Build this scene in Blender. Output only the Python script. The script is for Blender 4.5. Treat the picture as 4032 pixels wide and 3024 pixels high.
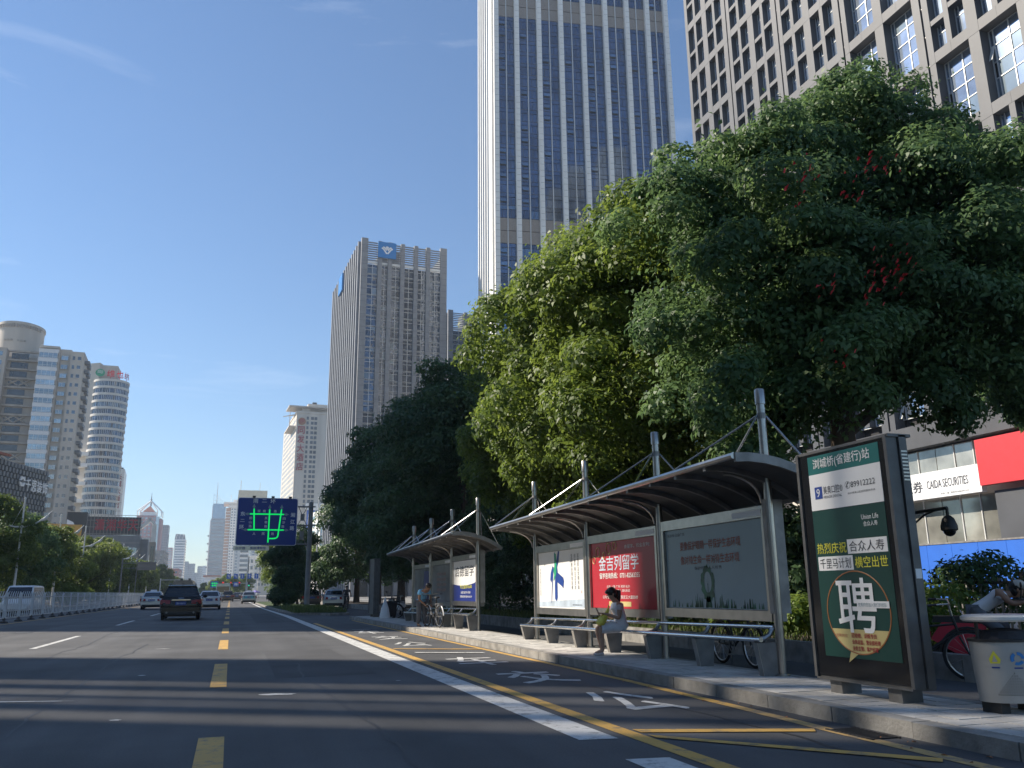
import bpy, math, random
import numpy as np
from mathutils import Matrix, Vector
for o in list(bpy.data.objects):
    bpy.data.objects.remove(o)
SC = bpy.context.scene
COL = SC.collection
R = math.radians

# ------------------------------------------------------------------ camera
cam_d = bpy.data.cameras.new('camera')
cam = bpy.data.objects.new('camera', cam_d)
COL.objects.link(cam)
cam.matrix_world = Matrix(((0.95069, -0.06415, -0.30343, 0.0),
                           (-0.30995, -0.23085, -0.92230, 0.0),
                           (-0.01088, 0.97087, -0.23936, 1.2),
                           (0, 0, 0, 1)))
cam_d.sensor_width = 36.0
cam_d.lens = 29.464
cam_d.clip_start = 0.05
cam_d.clip_end = 9000.0
SC.camera = cam

# ------------------------------------------------------------------ sky, sun, exposure
SUN_EL, SUN_AZ = 36.0, -59.0            # azimuth from +Y, towards -X (left of the road, ahead)
W = bpy.data.worlds.new('World')
SC.world = W
W.use_nodes = True
nt = W.node_tree
nt.nodes.clear()
N = nt.nodes.new
sky = N('ShaderNodeTexSky')
sky.sky_type = 'NISHITA'
sky.sun_disc = False
sky.sun_elevation = R(SUN_EL)
sky.sun_rotation = R(SUN_AZ % 360)
sky.air_density = 1.2
sky.dust_density = 0.0
sky.ozone_density = 6.5
sky.altitude = 60
# thin cirrus: a noise stretched along the horizon, everywhere in the lower sky
tc = N('ShaderNodeTexCoord')
mp = N('ShaderNodeMapping')
mp.inputs['Scale'].default_value = (1.3, 1.3, 9.0)
mp.inputs['Location'].default_value = (0, 0, 0.35)
mp.inputs['Rotation'].default_value = (R(7), R(-5), R(20))
nz = N('ShaderNodeTexNoise')
nz.inputs['Scale'].default_value = 1.9
nz.inputs['Detail'].default_value = 7
nz.inputs['Roughness'].default_value = 0.6
nz.inputs['Distortion'].default_value = 0.6
rp = N('ShaderNodeValToRGB')
rp.color_ramp.elements[0].position = 0.61
rp.color_ramp.elements[0].color = (0, 0, 0, 1)
rp.color_ramp.elements[1].position = 0.9
rp.color_ramp.elements[1].color = (1, 1, 1, 1)
mixc = N('ShaderNodeMix')
mixc.data_type = 'RGBA'
mixc.inputs['B'].default_value = (9.0, 9.6, 10.4, 1)
mul = N('ShaderNodeMath')
mul.operation = 'MULTIPLY'
mul.inputs[1].default_value = 0.3
bg = N('ShaderNodeBackground')
bg.inputs['Strength'].default_value = 0.062
out = N('ShaderNodeOutputWorld')
lk = nt.links.new
lk(tc.outputs['Generated'], mp.inputs['Vector'])
lk(mp.outputs['Vector'], nz.inputs['Vector'])
lk(nz.outputs['Fac'], rp.inputs['Fac'])
lk(rp.outputs['Color'], mul.inputs[0])
lk(mul.outputs[0], mixc.inputs['Factor'])
lk(sky.outputs['Color'], mixc.inputs['A'])
lk(mixc.outputs['Result'], bg.inputs['Color'])
lk(bg.outputs['Background'], out.inputs['Surface'])

sun_d = bpy.data.lights.new('sun', 'SUN')
sun_d.energy = 3.6
sun_d.angle = R(0.53)
sun_d.color = (1.0, 0.90, 0.76)
sun = bpy.data.objects.new('sun', sun_d)
COL.objects.link(sun)
sd = Vector((math.sin(R(SUN_AZ)) * math.cos(R(SUN_EL)), math.cos(R(SUN_AZ)) * math.cos(R(SUN_EL)), math.sin(R(SUN_EL))))
sun.rotation_euler = sd.to_track_quat('Z', 'Y').to_euler()
sun.location = (-60, 40, 120)

SC.view_settings.view_transform = 'Standard'
SC.view_settings.look = 'None'
SC.view_settings.exposure = 1.2
SC.view_settings.gamma = 1.0
SC.view_settings.use_curve_mapping = False
SC.render.engine = 'CYCLES'
SC.cycles.max_bounces = 6
SC.cycles.diffuse_bounces = 3
SC.cycles.glossy_bounces = 3
SC.cycles.transmission_bounces = 3
SC.cycles.volume_bounces = 1
SC.cycles.transparent_max_bounces = 6
SC.cycles.use_denoising = True
SC.cycles.sample_clamp_indirect = 6.0

# ------------------------------------------------------------------ materials
MATS = {}
def mat(name, col, rough=0.6, metal=0.0, var=0.12, scale=3.0, bump=0.0, bscale=None, spec=0.5, col2=None, emit=None, detail=5, stretch=None, rnd=0.0):
    """Principled material with noise-driven colour variation and fine relief."""
    if name in MATS:
        return MATS[name]
    m = bpy.data.materials.new(name)
    m.use_nodes = True
    t = m.node_tree
    b = t.nodes['Principled BSDF']
    b.inputs['Roughness'].default_value = rough
    b.inputs['Metallic'].default_value = metal
    b.inputs['Specular IOR Level'].default_value = spec
    c = t.nodes.new('ShaderNodeNewGeometry')
    src = c.outputs['Position']
    if stretch:
        ma = t.nodes.new('ShaderNodeMapping')
        ma.inputs['Scale'].default_value = stretch
        t.links.new(src, ma.inputs['Vector'])
        src = ma.outputs['Vector']
    n = t.nodes.new('ShaderNodeTexNoise')
    n.inputs['Scale'].default_value = scale
    n.inputs['Detail'].default_value = detail
    t.links.new(src, n.inputs['Vector'])
    r = t.nodes.new('ShaderNodeValToRGB')
    e = r.color_ramp.elements
    if col2 is None:
        a = tuple(max(0, x * (1 - var)) for x in col)
        z = tuple(min(1, x * (1 + var)) for x in col)
    else:
        a, z = col, col2
    e[0].position, e[1].position = 0.32, 0.68
    e[0].color = (*a, 1)
    e[1].color = (*z, 1)
    t.links.new(n.outputs['Fac'], r.inputs['Fac'])
    colout = r.outputs['Color']
    if rnd:
        oi = t.nodes.new('ShaderNodeObjectInfo')
        mr = t.nodes.new('ShaderNodeMapRange')
        mr.inputs['To Min'].default_value = 1 - rnd
        mr.inputs['To Max'].default_value = 1 + rnd
        t.links.new(oi.outputs['Random'], mr.inputs['Value'])
        vm = t.nodes.new('ShaderNodeVectorMath')
        vm.operation = 'SCALE'
        t.links.new(colout, vm.inputs[0])
        t.links.new(mr.outputs['Result'], vm.inputs['Scale'])
        colout = vm.outputs['Vector']
    t.links.new(colout, b.inputs['Base Color'])
    if bump:
        n2 = t.nodes.new('ShaderNodeTexNoise')
        n2.inputs['Scale'].default_value = bscale or scale * 6
        n2.inputs['Detail'].default_value = 4
        t.links.new(src, n2.inputs['Vector'])
        bm = t.nodes.new('ShaderNodeBump')
        bm.inputs['Strength'].default_value = bump
        bm.inputs['Distance'].default_value = 0.02
        t.links.new(n2.outputs['Fac'], bm.inputs['Height'])
        t.links.new(bm.outputs['Normal'], b.inputs['Normal'])
    if emit:
        b.inputs['Emission Color'].default_value = (*emit[0], 1)
        b.inputs['Emission Strength'].default_value = emit[1]
    MATS[name] = m
    return m

def glassy(name, col, rough=0.06, metal=0.55, wav=0.0, wscale=0.35, var=0.25, vscale=0.12, rnd=0.25):
    """Coated window glass: a dark sheet that mirrors the sky, very slightly wavy."""
    m = mat(name, col, rough, metal, var=var, scale=vscale, spec=1.0, rnd=rnd)
    if wav:
        t = m.node_tree
        b = t.nodes['Principled BSDF']
        c = t.nodes.new('ShaderNodeNewGeometry')
        n2 = t.nodes.new('ShaderNodeTexNoise')
        n2.inputs['Scale'].default_value = wscale
        n2.inputs['Detail'].default_value = 2
        t.links.new(c.outputs['Position'], n2.inputs['Vector'])
        bm = t.nodes.new('ShaderNodeBump')
        bm.inputs['Strength'].default_value = wav
        bm.inputs['Distance'].default_value = 0.1
        t.links.new(n2.outputs['Fac'], bm.inputs['Height'])
        t.links.new(bm.outputs['Normal'], b.inputs['Normal'])
    return m

def asphalt_mat():
    m = mat('asphalt', (0.082, 0.083, 0.086), 0.82, var=0.28, scale=0.45, detail=9)
    t = m.node_tree
    b = t.nodes['Principled BSDF']
    old = b.inputs['Base Color'].links[0].from_socket
    c = t.nodes.new('ShaderNodeTexCoord')
    g = t.nodes.new('ShaderNodeTexNoise')
    g.inputs['Scale'].default_value = 55
    g.inputs['Detail'].default_value = 3
    t.links.new(c.outputs['Object'], g.inputs['Vector'])
    # polished wheel tracks: bands along the road
    ma = t.nodes.new('ShaderNodeMapping')
    ma.inputs['Scale'].default_value = (1.5, 0.012, 1)
    t.links.new(c.outputs['Object'], ma.inputs['Vector'])
    n3 = t.nodes.new('ShaderNodeTexNoise')
    n3.inputs['Scale'].default_value = 1.0
    n3.inputs['Detail'].default_value = 3
    t.links.new(ma.outputs['Vector'], n3.inputs['Vector'])
    mx = t.nodes.new('ShaderNodeMix'); mx.data_type = 'RGBA'; mx.blend_type = 'MULTIPLY'
    mx.inputs['Factor'].default_value = 1.0
    r = t.nodes.new('ShaderNodeMapRange')
    r.inputs['To Min'].default_value = 0.62
    r.inputs['To Max'].default_value = 1.38
    t.links.new(g.outputs['Fac'], r.inputs['Value'])
    r3 = t.nodes.new('ShaderNodeMapRange')
    r3.inputs['From Min'].default_value = 0.3
    r3.inputs['From Max'].default_value = 0.7
    r3.inputs['To Min'].default_value = 0.78
    r3.inputs['To Max'].default_value = 1.18
    t.links.new(n3.outputs['Fac'], r3.inputs['Value'])
    m2 = t.nodes.new('ShaderNodeMath'); m2.operation = 'MULTIPLY'
    t.links.new(r.outputs['Result'], m2.inputs[0])
    t.links.new(r3.outputs['Result'], m2.inputs[1])
    cb = t.nodes.new('ShaderNodeCombineColor')
    for i in range(3):
        t.links.new(m2.outputs[0], cb.inputs[i])
    t.links.new(old, mx.inputs['A'])
    t.links.new(cb.outputs['Color'], mx.inputs['B'])
    t.links.new(mx.outputs['Result'], b.inputs['Base Color'])
    bm = t.nodes.new('ShaderNodeBump')
    bm.inputs['Strength'].default_value = 0.35
    bm.inputs['Distance'].default_value = 0.01
    t.links.new(g.outputs['Fac'], bm.inputs['Height'])
    t.links.new(bm.outputs['Normal'], b.inputs['Normal'])
    return m

def paint_mat(name, col, under=(0.14, 0.14, 0.135), wear=0.51):
    """Road paint worn through to the asphalt in patches."""
    m = mat(name, col, 0.7, var=0.08, scale=2.0)
    t = m.node_tree
    b = t.nodes['Principled BSDF']
    old = b.inputs['Base Color'].links[0].from_socket
    c = t.nodes.new('ShaderNodeTexCoord')
    g = t.nodes.new('ShaderNodeTexNoise')
    g.inputs['Scale'].default_value = 5.0
    g.inputs['Detail'].default_value = 9
    g.inputs['Roughness'].default_value = 0.75
    t.links.new(c.outputs['Object'], g.inputs['Vector'])
    r = t.nodes.new('ShaderNodeValToRGB')
    r.color_ramp.elements[0].position = wear
    r.color_ramp.elements[0].color = (0, 0, 0, 1)
    r.color_ramp.elements[1].position = wear + 0.12
    r.color_ramp.elements[1].color = (0.75, 0.75, 0.75, 1)
    t.links.new(g.outputs['Fac'], r.inputs['Fac'])
    mx = t.nodes.new('ShaderNodeMix'); mx.data_type = 'RGBA'
    t.links.new(r.outputs['Color'], mx.inputs['Factor'])
    t.links.new(old, mx.inputs['A'])
    mx.inputs['B'].default_value = (*under, 1)
    t.links.new(mx.outputs['Result'], b.inputs['Base Color'])
    return m

def leaf_mat(name, dark, light, trans=0.35):
    if name in MATS:
        return MATS[name]
    m = bpy.data.materials.new(name)
    m.use_nodes = True
    t = m.node_tree
    b = t.nodes['Principled BSDF']
    b.inputs['Roughness'].default_value = 0.5
    b.inputs['Specular IOR Level'].default_value = 0.45
    at = t.nodes.new('ShaderNodeAttribute')
    at.attribute_name = 'tone'
    r = t.nodes.new('ShaderNodeValToRGB')
    r.color_ramp.elements[0].color = (*dark, 1)
    r.color_ramp.elements[1].color = (*light, 1)
    t.links.new(at.outputs['Fac'], r.inputs['Fac'])
    t.links.new(r.outputs['Color'], b.inputs['Base Color'])
    tr = t.nodes.new('ShaderNodeBsdfTranslucent')
    hs = t.nodes.new('ShaderNodeHueSaturation')
    hs.inputs['Hue'].default_value = 0.48
    hs.inputs['Value'].default_value = 1.7
    t.links.new(r.outputs['Color'], hs.inputs['Color'])
    t.links.new(hs.outputs['Color'], tr.inputs['Color'])
    ms = t.nodes.new('ShaderNodeMixShader')
    ms.inputs['Fac'].default_value = trans
    o = t.nodes['Material Output']
    t.links.new(b.outputs['BSDF'], ms.inputs[1])
    t.links.new(tr.outputs['BSDF'], ms.inputs[2])
    t.links.new(ms.outputs['Shader'], o.inputs['Surface'])
    MATS[name] = m
    return m

M = lambda n: MATS[n]
asphalt_mat()
paint_mat('paint_white', (0.62, 0.62, 0.60))
paint_mat('paint_yellow', (0.60, 0.36, 0.09))
paint_mat('paint_yellow_worn', (0.52, 0.34, 0.13), wear=0.47)
mat('asphalt_patch', (0.068, 0.069, 0.073), 0.85, var=0.2, scale=0.8, bump=0.3, bscale=60)
mat('bitumen', (0.035, 0.035, 0.038), 0.6, var=0.2)
mat('ground', (0.16, 0.155, 0.15), 0.9, var=0.2, scale=0.2)
mat('plaza', (0.25, 0.24, 0.22), 0.85, var=0.2, scale=0.6, bump=0.2)
mat('kerb', (0.27, 0.26, 0.24), 0.85, var=0.3, rnd=0.1, scale=4, bump=0.4, bscale=40)
mat('paver', (0.50, 0.485, 0.455), 0.8, var=0.2, rnd=0.12, scale=2.2, bump=0.25, bscale=60)
mat('mortar', (0.09, 0.085, 0.08), 0.95, var=0.3, scale=8)
mat('granite', (0.088, 0.093, 0.104), 0.5, spec=0.3, var=0.10, scale=0.5, bump=0.05, bscale=30, rnd=0.06)
mat('granite_soffit', (0.15, 0.14, 0.13), 0.5, var=0.2, scale=0.8)
mat('dark_void', (0.03, 0.03, 0.033), 0.9, var=0.2)
mat('white_panel', (0.88, 0.86, 0.81), 0.45, var=0.05, scale=0.4)
mat('white_paint', (0.75, 0.75, 0.74), 0.4, var=0.04, scale=2)
mat('cream_render', (0.56, 0.51, 0.44), 0.85, var=0.10, scale=0.25, stretch=(1, 1, 0.15))
mat('cream_dirty', (0.42, 0.38, 0.33), 0.9, var=0.22, scale=0.3, stretch=(1, 1, 0.12))
mat('grey_concrete', (0.27, 0.265, 0.26), 0.85, var=0.16, scale=0.3)
mat('bank_stone', (0.235, 0.242, 0.258), 0.6, var=0.12, scale=0.5)
mat('grey_panel', (0.20, 0.21, 0.22), 0.6, var=0.1, scale=0.5)
mat('dark_panel', (0.05, 0.05, 0.055), 0.55, var=0.2, scale=0.6)
mat('pink_tile', (0.42, 0.17, 0.15), 0.7, var=0.1, scale=0.2)
mat('orange_tile', (0.50, 0.24, 0.10), 0.7, var=0.1, scale=0.2)
mat('gold_tile', (0.58, 0.42, 0.18), 0.6, var=0.1, scale=0.3)
mat('yellow_board', (0.55, 0.30, 0.05), 0.55, var=0.14, scale=0.3)
mat('red_roof', (0.40, 0.12, 0.06), 0.7, var=0.1)
mat('mullion', (0.66, 0.66, 0.64), 0.35, metal=0.1, var=0.04)
mat('louvre', (0.36, 0.30, 0.25), 0.5, metal=0.3, var=0.1)
glassy('glass_tower', (0.070, 0.112, 0.190), 0.05, 0.7, wav=0.05, wscale=0.12, var=0.3, vscale=0.2, rnd=0.3)
glassy('glass_tower_light', (0.16, 0.24, 0.34), 0.07, 0.75, var=0.2, vscale=0.3)
glassy('glass_bank', (0.085, 0.105, 0.145), 0.04, 0.7, wav=0.35, wscale=0.35, var=0.4, vscale=0.4)
glassy('glass_granite', (0.36, 0.44, 0.56), 0.12, 0.75, wav=0.08, wscale=0.3, var=0.35, vscale=0.35)
glassy('glass_far', (0.12, 0.16, 0.20), 0.1, 0.5, var=0.3, vscale=0.1)
glassy('glass_pale', (0.30, 0.38, 0.44), 0.12, 0.5, var=0.3, vscale=0.15)
glassy('glass_dark', (0.035, 0.04, 0.05), 0.08, 0.2, var=0.4, vscale=0.5)
glassy('glass_car', (0.02, 0.024, 0.03), 0.04, 0.3, var=0.2)
glassy('glass_shop', (0.30, 0.30, 0.27), 0.08, 0.25, var=0.3, vscale=0.6)
mat('steel', (0.42, 0.40, 0.37), 0.28, metal=0.9, var=0.10, scale=6, bump=0.02)
mat('steel_bright', (0.62, 0.62, 0.62), 0.2, metal=1.0, var=0.05, scale=6)
mat('steel_dull', (0.26, 0.25, 0.24), 0.5, metal=0.55, var=0.2, scale=5, bump=0.05)
mat('kiosk_frame', (0.13, 0.128, 0.125), 0.5, metal=0.4, var=0.2, scale=5, bump=0.05)
mat('bench_leg', (0.17, 0.165, 0.16), 0.55, metal=0.4, var=0.25, scale=4, bump=0.05)
mat('cream_band', (0.62, 0.59, 0.53), 0.5, var=0.06, scale=0.4)
mat('canopy_under', (0.10, 0.098, 0.096), 0.55, metal=0.3, var=0.15, scale=2)
mat('pole_grey', (0.22, 0.23, 0.24), 0.5, metal=0.3, var=0.15, scale=2)
mat('lamp_white', (0.70, 0.70, 0.68), 0.45, var=0.05)
mat('fence_white', (0.66, 0.68, 0.70), 0.5, var=0.1, scale=3)
mat('black', (0.02, 0.02, 0.021), 0.5, var=0.2)
mat('black_gloss', (0.012, 0.012, 0.013), 0.12, var=0.1)
mat('rubber', (0.022, 0.022, 0.023), 0.85, var=0.2)
mat('rim', (0.45, 0.45, 0.46), 0.3, metal=0.9, var=0.1)
mat('iron', (0.03, 0.03, 0.032), 0.5, metal=0.2, var=0.3)
mat('car_black', (0.008, 0.009, 0.012), 0.2, var=0.1, spec=0.4)
mat('car_silver', (0.42, 0.43, 0.44), 0.28, metal=0.6, var=0.03)
mat('car_white', (0.72, 0.73, 0.74), 0.22, var=0.02)
mat('car_grey', (0.14, 0.13, 0.13), 0.25, metal=0.4, var=0.05)
mat('car_brown', (0.16, 0.12, 0.10), 0.25, metal=0.4, var=0.05)
mat('car_teal', (0.06, 0.40, 0.50), 0.3, var=0.03)
mat('tail_red', (0.28, 0.012, 0.015), 0.18, var=0.1)
mat('head_clear', (0.75, 0.76, 0.78), 0.1, metal=0.3, var=0.05)
mat('plate_blue', (0.02, 0.06, 0.30), 0.4, var=0.05)
mat('chrome', (0.75, 0.75, 0.76), 0.1, metal=1.0, var=0.02)
mat('sign_blue', (0.008, 0.040, 0.26), 0.42, var=0.05, scale=1)
mat('sign_white', (0.80, 0.81, 0.82), 0.45, var=0.03)
mat('sign_bluetext', (0.02, 0.05, 0.24), 0.5, var=0.05)
mat('lcd_green', (0.0, 0.55, 0.10), 0.4, var=0.02, emit=((0.0, 1.0, 0.16), 0.30))
mat('emblem_blue', (0.03, 0.20, 0.52), 0.4, var=0.05)
mat('hoard_blue', (0.02, 0.13, 0.55), 0.5, var=0.06, scale=1)
mat('sign_red', (0.60, 0.035, 0.045), 0.45, var=0.06)
mat('text_red', (0.34, 0.02, 0.035), 0.5, var=0.1)
mat('text_dark', (0.05, 0.055, 0.07), 0.5, var=0.1)
mat('text_rust', (0.38, 0.13, 0.09), 0.5, var=0.1)
mat('poster_white', (0.76, 0.76, 0.75), 0.35, var=0.03)
mat('poster_red', (0.40, 0.022, 0.036), 0.32, var=0.06, scale=1.2)
mat('poster_teal', (0.25, 0.34, 0.38), 0.3, var=0.07, scale=1.0)
mat('poster_green', (0.011, 0.052, 0.043), 0.3, var=0.15, scale=1)
mat('poster_navy', (0.02, 0.035, 0.20), 0.3, var=0.08)
mat('poster_grey', (0.20, 0.21, 0.22), 0.25, var=0.3, scale=1.2)
mat('ink_blue', (0.012, 0.05, 0.26), 0.4, var=0.15)
mat('ink_green', (0.02, 0.33, 0.16), 0.4, var=0.2, scale=6)
mat('ink_darkgreen', (0.008, 0.12, 0.06), 0.4, var=0.5, scale=9)
mat('ink_mist', (0.45, 0.53, 0.62), 0.4, var=0.2)
mat('teal_header', (0.015, 0.15, 0.14), 0.35, var=0.05)
mat('text_yellow', (0.62, 0.60, 0.06), 0.4, var=0.05)
mat('straw', (0.55, 0.46, 0.20), 0.4, var=0.08)
mat('ring_orange', (0.33, 0.13, 0.04), 0.4, var=0.1)
mat('bin_grey', (0.36, 0.36, 0.345), 0.45, var=0.07, scale=4)
mat('bin_lid', (0.62, 0.61, 0.58), 0.4, var=0.06, scale=4)
mat('skin', (0.42, 0.25, 0.17), 0.55, var=0.08)
mat('skin_tan', (0.30, 0.17, 0.11), 0.55, var=0.08)
mat('hair', (0.012, 0.010, 0.010), 0.4, var=0.3, scale=20)
mat('dress_white', (0.72, 0.73, 0.77), 0.8, var=0.06, scale=14, bump=0.4, bscale=50)
mat('lace', (0.62, 0.52, 0.49), 0.85, var=0.18, scale=60)
mat('bag_yellow', (0.66, 0.58, 0.08), 0.5, var=0.12, scale=9, bump=0.5, bscale=14)
mat('shirt_blue', (0.16, 0.42, 0.66), 0.85, var=0.08, scale=8)
mat('trousers_grey', (0.11, 0.115, 0.13), 0.9, var=0.12, scale=6)
mat('shirt_white', (0.66, 0.66, 0.68), 0.85, var=0.06, scale=8)
mat('shirt_dark', (0.05, 0.05, 0.06), 0.9, var=0.2)
mat('cap_beige', (0.45, 0.41, 0.36), 0.9, var=0.1)
mat('cloth_red', (0.5, 0.03, 0.05), 0.7, var=0.1)
mat('bark', (0.085, 0.065, 0.05), 0.95, var=0.35, scale=6, bump=0.8, bscale=18, stretch=(1, 1, 0.25))
mat('soil', (0.06, 0.045, 0.032), 1.0, var=0.4, scale=5, bump=0.6)
mat('turf', (0.045, 0.075, 0.022), 1.0, var=0.4, scale=6, bump=0.6)
mat('plastic_red', (0.55, 0.03, 0.02), 0.4, var=0.05)
mat('tent_violet', (0.22, 0.19, 0.50), 0.7, var=0.08)
mat('brick_red', (0.30, 0.10, 0.06), 0.8, var=0.15)
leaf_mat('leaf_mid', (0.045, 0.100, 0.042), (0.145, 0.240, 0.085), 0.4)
leaf_mat('leaf_lime', (0.055, 0.105, 0.018), (0.185, 0.265, 0.050), 0.45)  # mostly for the sunlit trees: their sunlight is partly put into the colour
leaf_mat('leaf_dark', (0.028, 0.068, 0.032), (0.090, 0.160, 0.062), 0.34)  # mostly for the shaded trees: darker copy, shade partly put into the colour
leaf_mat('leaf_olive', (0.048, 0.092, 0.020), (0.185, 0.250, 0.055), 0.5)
leaf_mat('leaf_grass', (0.035, 0.065, 0.014), (0.12, 0.17, 0.04), 0.3)
mat('flower_red', (0.80, 0.045, 0.055), 0.6, var=0.2)

# ------------------------------------------------------------------ mesh helpers
class MB:
    """Collects shapes; build() links them as ONE mesh object."""
    def __init__(s):
        s.v, s.f, s.m = [], [], []
    def add(s, vs, fs, mi=0):
        k = len(s.v)
        s.v += [tuple(p) for p in vs]
        s.f += [tuple(i + k for i in f) for f in fs]
        s.m += [mi] * len(fs)
        return s
    def box(s, x0, x1, y0, y1, z0, z1, mi=0):
        return s.add([(x0, y0, z0), (x1, y0, z0), (x1, y1, z0), (x0, y1, z0), (x0, y0, z1), (x1, y0, z1), (x1, y1, z1), (x0, y1, z1)],
                     [(0, 3, 2, 1), (4, 5, 6, 7), (0, 1, 5, 4), (1, 2, 6, 5), (2, 3, 7, 6), (3, 0, 4, 7)], mi)
    def hexa(s, p, mi=0):
        return s.add(p, [(0, 3, 2, 1), (4, 5, 6, 7), (0, 1, 5, 4), (1, 2, 6, 5), (2, 3, 7, 6), (3, 0, 4, 7)], mi)
    def quad(s, a, b, c, d, mi=0):
        return s.add([a, b, c, d], [(0, 1, 2, 3)], mi)
    def tube(s, pts, r, n=8, mi=0, cap=True):
        pts = [Vector(p) for p in pts]
        rs = r if isinstance(r, (list, tuple)) else [r] * len(pts)
        vs, fs = [], []
        prev = None
        for i, p in enumerate(pts):
            d = (pts[min(i + 1, len(pts) - 1)] - pts[max(i - 1, 0)]).normalized()
            if prev is None:
                ref = Vector((0, 0, 1)) if abs(d.z) < 0.9 else Vector((1, 0, 0))
                a = d.cross(ref).normalized()
            else:
                a = (prev - d * prev.dot(d)).normalized()
            prev = a
            b = d.cross(a)
            for k in range(n):
                t = 2 * math.pi * k / n
                vs.append(p + (a * math.cos(t) + b * math.sin(t)) * rs[i])
        for i in range(len(pts) - 1):
            for k in range(n):
                k2 = (k + 1) % n
                fs.append((i * n + k, i * n + k2, (i + 1) * n + k2, (i + 1) * n + k))
        if cap:
            fs.append(tuple(range(n))[::-1])
            fs.append(tuple((len(pts) - 1) * n + k for k in range(n)))
        return s.add(vs, fs, mi)
    def lathe(s, prof, n=16, c=(0, 0, 0), sx=1.0, sy=1.0, mi=0, caps=True):
        vs, fs = [], []
        for r, z in prof:
            for k in range(n):
                t = 2 * math.pi * k / n
                vs.append((c[0] + r * sx * math.cos(t), c[1] + r * sy * math.sin(t), c[2] + z))
        for i in range(len(prof) - 1):
            for k in range(n):
                k2 = (k + 1) % n
                fs.append((i * n + k, i * n + k2, (i + 1) * n + k2, (i + 1) * n + k))
        if caps:
            fs.append(tuple(range(n))[::-1])
            fs.append(tuple((len(prof) - 1) * n + k for k in range(n)))
        return s.add(vs, fs, mi)
    def ball(s, c, rx, ry=None, rz=None, n=10, m=7, mi=0):
        ry = ry or rx
        rz = rz or rx
        prof = [(max(0.001, math.sin(math.pi * i / m)), -math.cos(math.pi * i / m)) for i in range(m + 1)]
        vs, fs = [], []
        for r, z in prof:
            for k in range(n):
                t = 2 * math.pi * k / n
                vs.append((c[0] + r * rx * math.cos(t), c[1] + r * ry * math.sin(t), c[2] + z * rz))
        for i in range(m):
            for k in range(n):
                k2 = (k + 1) % n
                fs.append((i * n + k, i * n + k2, (i + 1) * n + k2, (i + 1) * n + k))
        return s.add(vs, fs, mi)
    def prism(s, poly, a0, a1, axis='y', mi=0):
        """poly: outline in the plane across `axis`; extruded from a0 to a1."""
        n = len(poly)
        def P(u, w, a):
            return {'y': (u, a, w), 'x': (a, u, w), 'z': (u, w, a)}[axis]
        vs = [P(u, w, a0) for u, w in poly] + [P(u, w, a1) for u, w in poly]
        fs = [tuple(range(n)), tuple(range(n, 2 * n))[::-1]] + [(i, i + n, (i + 1) % n + n, (i + 1) % n) for i in range(n)]
        return s.add(vs, fs, mi)
    def torus(s, c, Rr, r, axis='x', n=28, m=8, mi=0):
        vs, fs = [], []
        for i in range(n):
            t = 2 * math.pi * i / n
            for j in range(m):
                u = 2 * math.pi * j / m
                rad = Rr + r * math.cos(u)
                a, b, h = rad * math.cos(t), rad * math.sin(t), r * math.sin(u)
                vs.append({'x': (c[0] + h, c[1] + a, c[2] + b), 'y': (c[0] + a, c[1] + h, c[2] + b), 'z': (c[0] + a, c[1] + b, c[2] + h)}[axis])
        for i in range(n):
            for j in range(m):
                fs.append((i * m + j, ((i + 1) % n) * m + j, ((i + 1) % n) * m + (j + 1) % m, i * m + (j + 1) % m))
        return s.add(vs, fs, mi)
    def build(s, name, mats, parent=None, smooth=False, kind=None, fix=True):
        me = bpy.data.meshes.new(name)
        me.from_pydata(s.v, [], s.f)
        if not isinstance(mats, (list, tuple)):
            mats = [mats]
        for m in mats:
            me.materials.append(MATS[m] if isinstance(m, str) else m)
        if len(mats) > 1:
            me.polygons.foreach_set('material_index', s.m)
        if fix:
            import bmesh
            bm = bmesh.new(); bm.from_mesh(me)
            bmesh.ops.recalc_face_normals(bm, faces=bm.faces)
            bm.to_mesh(me); bm.free()
        if smooth:
            me.polygons.foreach_set('use_smooth', [True] * len(me.polygons))
            try:
                me.set_sharp_from_angle(angle=R(40))
            except Exception:
                pass
        me.update()
        return link(name, me, parent, kind)

def link(name, data, parent=None, kind=None):
    o = bpy.data.objects.new(name, data)
    COL.objects.link(o)
    if parent is not None:
        o.parent = parent
    if kind:
        o['kind'] = kind
    return o

def thing(name, label, cat, loc=(0, 0, 0), rz=0.0, group=None):
    o = bpy.data.objects.new(name, None)
    COL.objects.link(o)
    o.location = loc
    o.rotation_euler = (0, 0, rz)
    o.empty_display_size = 0.3
    return tag(o, label, cat, group)

def tag(o, label, cat, group=None):
    o['label'] = label
    o['category'] = cat
    if group:
        o['group'] = group
    return o

def copy_tree(root, loc=None, rz=None, label=None):
    def cp(o, par):
        c = o.copy()
        COL.objects.link(c)
        if par is not None:
            c.parent = par
        for ch in list(o.children):
            cp(ch, c)
        return c
    c = cp(root, None)
    if loc is not None:
        c.location = loc
    if rz is not None:
        c.rotation_euler = (0, 0, rz)
    if label:
        c['label'] = label
    return c

_unit = {}
def unit_box(mname):
    if mname not in _unit:
        me = bpy.data.meshes.new('block_' + mname)
        me.from_pydata([(0, 0, 0), (1, 0, 0), (1, 1, 0), (0, 1, 0), (0, 0, 1), (1, 0, 1), (1, 1, 1), (0, 1, 1)], [],
                       [(0, 3, 2, 1), (4, 5, 6, 7), (0, 1, 5, 4), (1, 2, 6, 5), (2, 3, 7, 6), (3, 0, 4, 7)])
        me.materials.append(MATS[mname])
        _unit[mname] = me
    return _unit[mname]

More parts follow.
